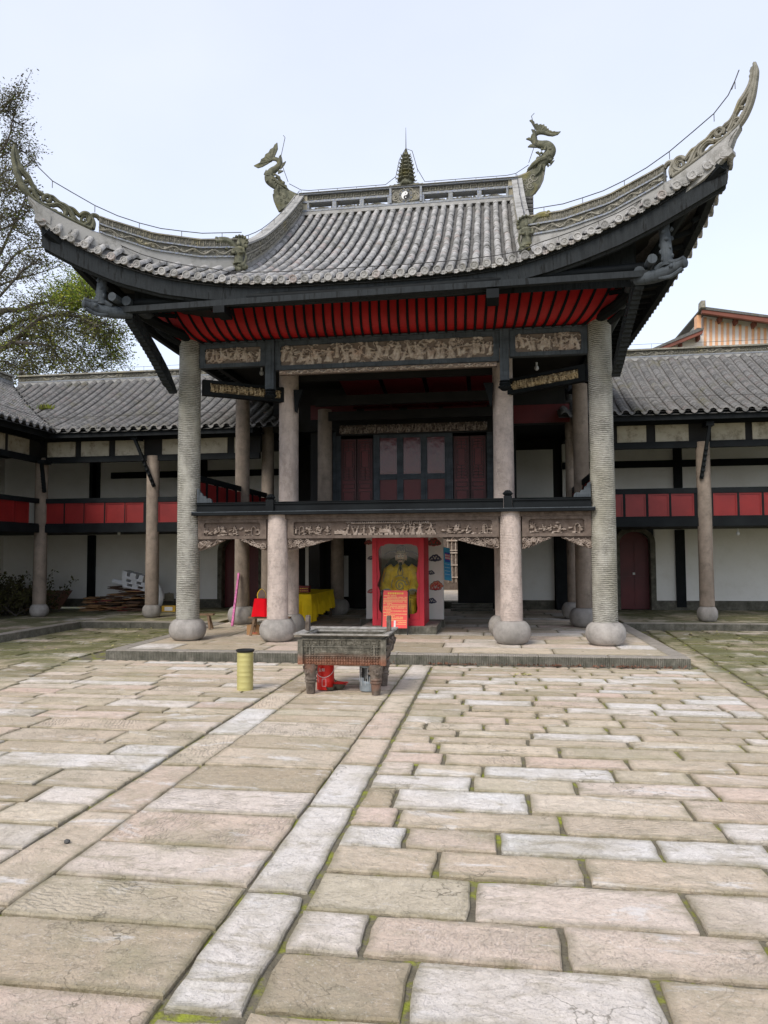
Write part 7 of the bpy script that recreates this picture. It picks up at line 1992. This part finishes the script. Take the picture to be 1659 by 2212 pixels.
# ================================================================== TREE, WEEDS, BRUSH
def leaf_mat(name, a, b, c):
    n = N(name, .7, 0, .25); col = n.ramp(n.attr(), [(0, a), (.5, b), (1, c)]); n.color(col)
    n.b.inputs['Subsurface Weight'].default_value = 0.0
    tr = n.nt.nodes.new('ShaderNodeBsdfTranslucent'); n.L(col, tr.inputs[0])
    mx = n.nt.nodes.new('ShaderNodeMixShader'); mx.inputs[0].default_value = .35
    o = [x for x in n.nt.nodes if x.type == 'OUTPUT_MATERIAL'][0]
    n.L(n.b.outputs[0], mx.inputs[1]); n.L(tr.outputs[0], mx.inputs[2]); n.L(mx.outputs[0], o.inputs[0]); return n.m
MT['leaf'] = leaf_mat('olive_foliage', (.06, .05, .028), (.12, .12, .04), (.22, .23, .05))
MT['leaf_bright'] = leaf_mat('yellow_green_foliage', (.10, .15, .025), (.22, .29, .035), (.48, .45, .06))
tree = thing('large_tree', 'large sparse tree with drooping branches behind the left gallery roof', 'tree', (-24, 26, 0))
TI = Matrix.Translation((24, -26, 0))
gt = random.Random(21)
def tz_(a, b, y): return onY(.2928*a, 189+.2928*b, y)
def off(p): return (p[0]+24, p[1]-26, p[2])
bm_, twigs, tips = MB(), MB(), []
bm_.tube([off(q) for q in catmull([Vector((-24, 26, 0)), Vector((-23.7, 26, 4)), tz_(-250, 1900, 26), tz_(-150, 1500, 26), tz_(-160, 1000, 26), tz_(-120, 500, 26)], 5)], [interp(i, [0, 5, 10, 25], [.5, .42, .34, .10]) for i in range(26)], 10)
tk = part('trunk', bm_, 'bark', tree, smooth=True)
BR = [([(-200,1850),(0,1660),(150,1640),(250,1600),(370,1585),(500,1560)],.13,'d'), ([(-200,1960),(0,1810),(100,1750),(230,1700),(300,1720)],.12,'d'),
 ([(-200,2050),(0,1930),(60,1900),(150,1830),(300,1700),(450,1680),(600,1700),(720,1760)],.14,'d'), ([(150,1830),(330,1850),(450,1930),(550,2050),(660,2110)],.07,'d'),
 ([(120,1880),(350,1905),(430,1990),(500,2100)],.06,'d'), ([(120,1890),(200,1950),(270,2110)],.05,'d'), ([(450,1680),(560,1640),(640,1560),(690,1600)],.06,'b'), ([(370,1585),(480,1530),(570,1500),(660,1530)],.06,'b'),
 ([(600,1700),(700,1800),(800,1900),(820,2000)],.05,'m'), ([(550,1690),(700,1720),(780,1750),(835,1820)],.05,'m'), ([(300,1720),(420,1790),(580,1900),(690,2100)],.04,'d'),
 ([(-150,1500),(0,1230),(60,1100),(130,950),(195,830)],.07,'s'), ([(-150,900),(0,650),(120,600),(225,575)],.05,'s'), ([(-150,720),(0,690),(100,725),(185,785)],.03,'s'),
 ([(-120,300),(0,190),(60,120),(145,60)],.04,'s'), ([(-100,600),(50,400),(90,250),(100,180)],.04,'s'), ([(-100,1500),(20,1350),(150,1210),(370,1170)],.06,'s'), ([(-150,1150),(0,960),(110,1050),(230,1110)],.04,'s'),
 ([(-100,1500),(100,1420),(250,1380),(440,1320)],.05,'s'), ([(-100,1650),(80,1450),(190,1330),(300,1290)],.05,'s'), ([(-60,560),(60,480),(130,470),(210,480)],.03,'s'), ([(-100,800),(40,760),(120,800)],.03,'s'), ([(-100,1100),(100,1000),(240,880)],.035,'s'),
 ([(-150,2100),(0,2020),(100,2050),(190,2110)],.05,'d')]
clus = []
for bi, (pts, r0, kd) in enumerate(BR):
    y0 = 24.5+gt.uniform(-1.5, 2.5)
    q = catmull([tz_(a, b, y0+gt.uniform(-.5, .5)) for a, b in pts], 6)
    n = len(q); m = twigs if r0 < .06 else twigs
    m.tube([off(p) for p in q], [lerp(r0, .012, i/(n-1)) for i in range(n)], 6)
    for i in range(n//5, n):
        for _ in range({'d': 3, 'b': 4, 'm': 4, 's': 2}[kd]):
            L = gt.uniform(.4, 1.3)*(1.0 if kd != 's' else .8)
            d = Vector((gt.uniform(-1, 1), gt.uniform(-.7, .7), gt.uniform(-.9, .5) if kd in 'dm' else gt.uniform(-.3, 1))).normalized()
            a = q[i]; b = a+d*L*.5+Vector((0, 0, .05)); c = a+d*L+Vector((0, 0, -.12 if kd in 'dm' else .1))
            twigs.tube([off(a), off(b), off(c)], [.014, .010, .004], 4, cap=False)
            for t in np.linspace(.35, 1.0, 5):
                clus.append((a.lerp(c, t)+Vector((gt.uniform(-.1, .1), gt.uniform(-.1, .1), gt.uniform(-.1, .1))), kd))
part('branches', twigs, 'bark', tree, smooth=True, stuff=True, fix=False)
dark, bright = MB(), MB()
def leaf(mb, p, s, r):
    a = gt.uniform(0, 6.28); t = gt.uniform(-.9, .5); d = Vector((math.cos(a)*math.cos(t), math.sin(a)*math.cos(t), math.sin(t))); e = d.orthogonal().normalized()
    e = (Matrix.Rotation(gt.uniform(0, 3.14), 3, d) @ e)
    mb.add([p, p+d*s*.5+e*s*.22, p+d*s, p+d*s*.5-e*s*.22], [(0, 1, 2, 3)], r)
for c, kd in clus:
    k = {'d': 7, 'm': 8, 'b': 10, 's': 6}[kd]
    sc = -1
    for _ in range(k):
        p = c+Vector((gt.gauss(0, .13), gt.gauss(0, .13), gt.gauss(0, .11)))
        r = min(1, max(0, gt.gauss(.45 if kd != 's' else .2, .25)))
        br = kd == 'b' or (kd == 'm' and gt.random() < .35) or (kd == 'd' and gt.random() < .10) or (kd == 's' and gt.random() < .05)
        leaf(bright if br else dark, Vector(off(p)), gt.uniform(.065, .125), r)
part('crown', dark, 'leaf', tree, stuff=True, fix=False); part('yellow_green_crown', bright, 'leaf_bright', tree, stuff=True, fix=False, label='yellow-green foliage')  # yellow-green leaves kept as a mesh of their own
# hanging twigs below and left add to the mass of the crown
# weeds on the left gallery roof
for k, (ax, ay) in enumerate(((32, 862), (96, 862), (104, 868), (102, 892), (36, 872), (48, 868), (98, 876))):
    p = onY(ax, ay, 20.0); m = MB(); gg = random.Random(k)
    for _ in range(60):
        a = gg.uniform(0, 6.28); L = gg.uniform(.05, .17); d = Vector((math.cos(a)*.5, math.sin(a)*.5, 1)).normalized(); b = Vector((gg.gauss(0, .09), gg.gauss(0, .09), 0))
        e = d.orthogonal()*.016; m.add([b-e, b+e, b+d*L], [(0, 1, 2)], gg.random())
    wd = part('roof_weed', m, 'leaf_bright' if k % 2 else 'leaf', None, fix=False); 
    v_ = 20.0-18.12; wd.location = (p.x, 20.0, wprof(v_)+.02)
    if k > 2: v2 = -11.44-p.x; 
    tag(wd, ['small green weed tuft on the left side roof by the picture edge', 'yellow-green weed growing in the valley of the left roofs', 'dark weed tuft beside the yellow-green weed in the roof valley', 'bright weed tuft low on the left back roof', 'thin weed on the tiles of the left side roof', 'bright thin weed lower on the left side roof', 'thin dark weed between two others on the left side roof'][k], 'weed', 'weeds on the left roofs')
# cut brushwood heaped at the left
br_ = thing('brush_pile', 'tall heap of cut leafy branches beside the left corner column', 'branches', (0, 0, 0))
sk, lf = MB(), MB(); gg = random.Random(5)
c0 = onZ(20, 1325, PZ)
for k in range(230):
    a = Vector((c0.x+gg.gauss(-.45, .5), c0.y+gg.gauss(0, .45), PZ+abs(gg.gauss(0, .12))))
    d = Vector((gg.uniform(-1, 1), gg.uniform(-.5, .5), gg.uniform(.1, 1.1))).normalized()*gg.uniform(.5, 1.25)
    mdl = a+d*.5+Vector((0, 0, gg.uniform(.0, .12))); sk.tube([a, mdl, a+d], [.012, .009, .004], 4, cap=False)
    for t in np.linspace(.3, 1, 9):
        for _ in range(4):
            p = a+d*float(t)+Vector((gg.gauss(0, .06), gg.gauss(0, .06), gg.gauss(0, .06))); s = gg.uniform(.06, .13)
            e = Vector((gg.gauss(0, 1), gg.gauss(0, 1), gg.gauss(0, 1))).normalized(); f = e.orthogonal().normalized()
            lf.add([p, p+e*s*.5+f*s*.25, p+e*s, p+e*s*.5-f*s*.25], [(0, 1, 2, 3)], gg.random()*.5)
sk.tube([onZ(-5, 1300, .5), onZ(35, 1330, PZ+.03)], .022, 6)
part('sticks', sk, 'bark', br_, stuff=True, fix=False); part('dry_leaves', lf, 'leaf', br_, stuff=True, fix=False)
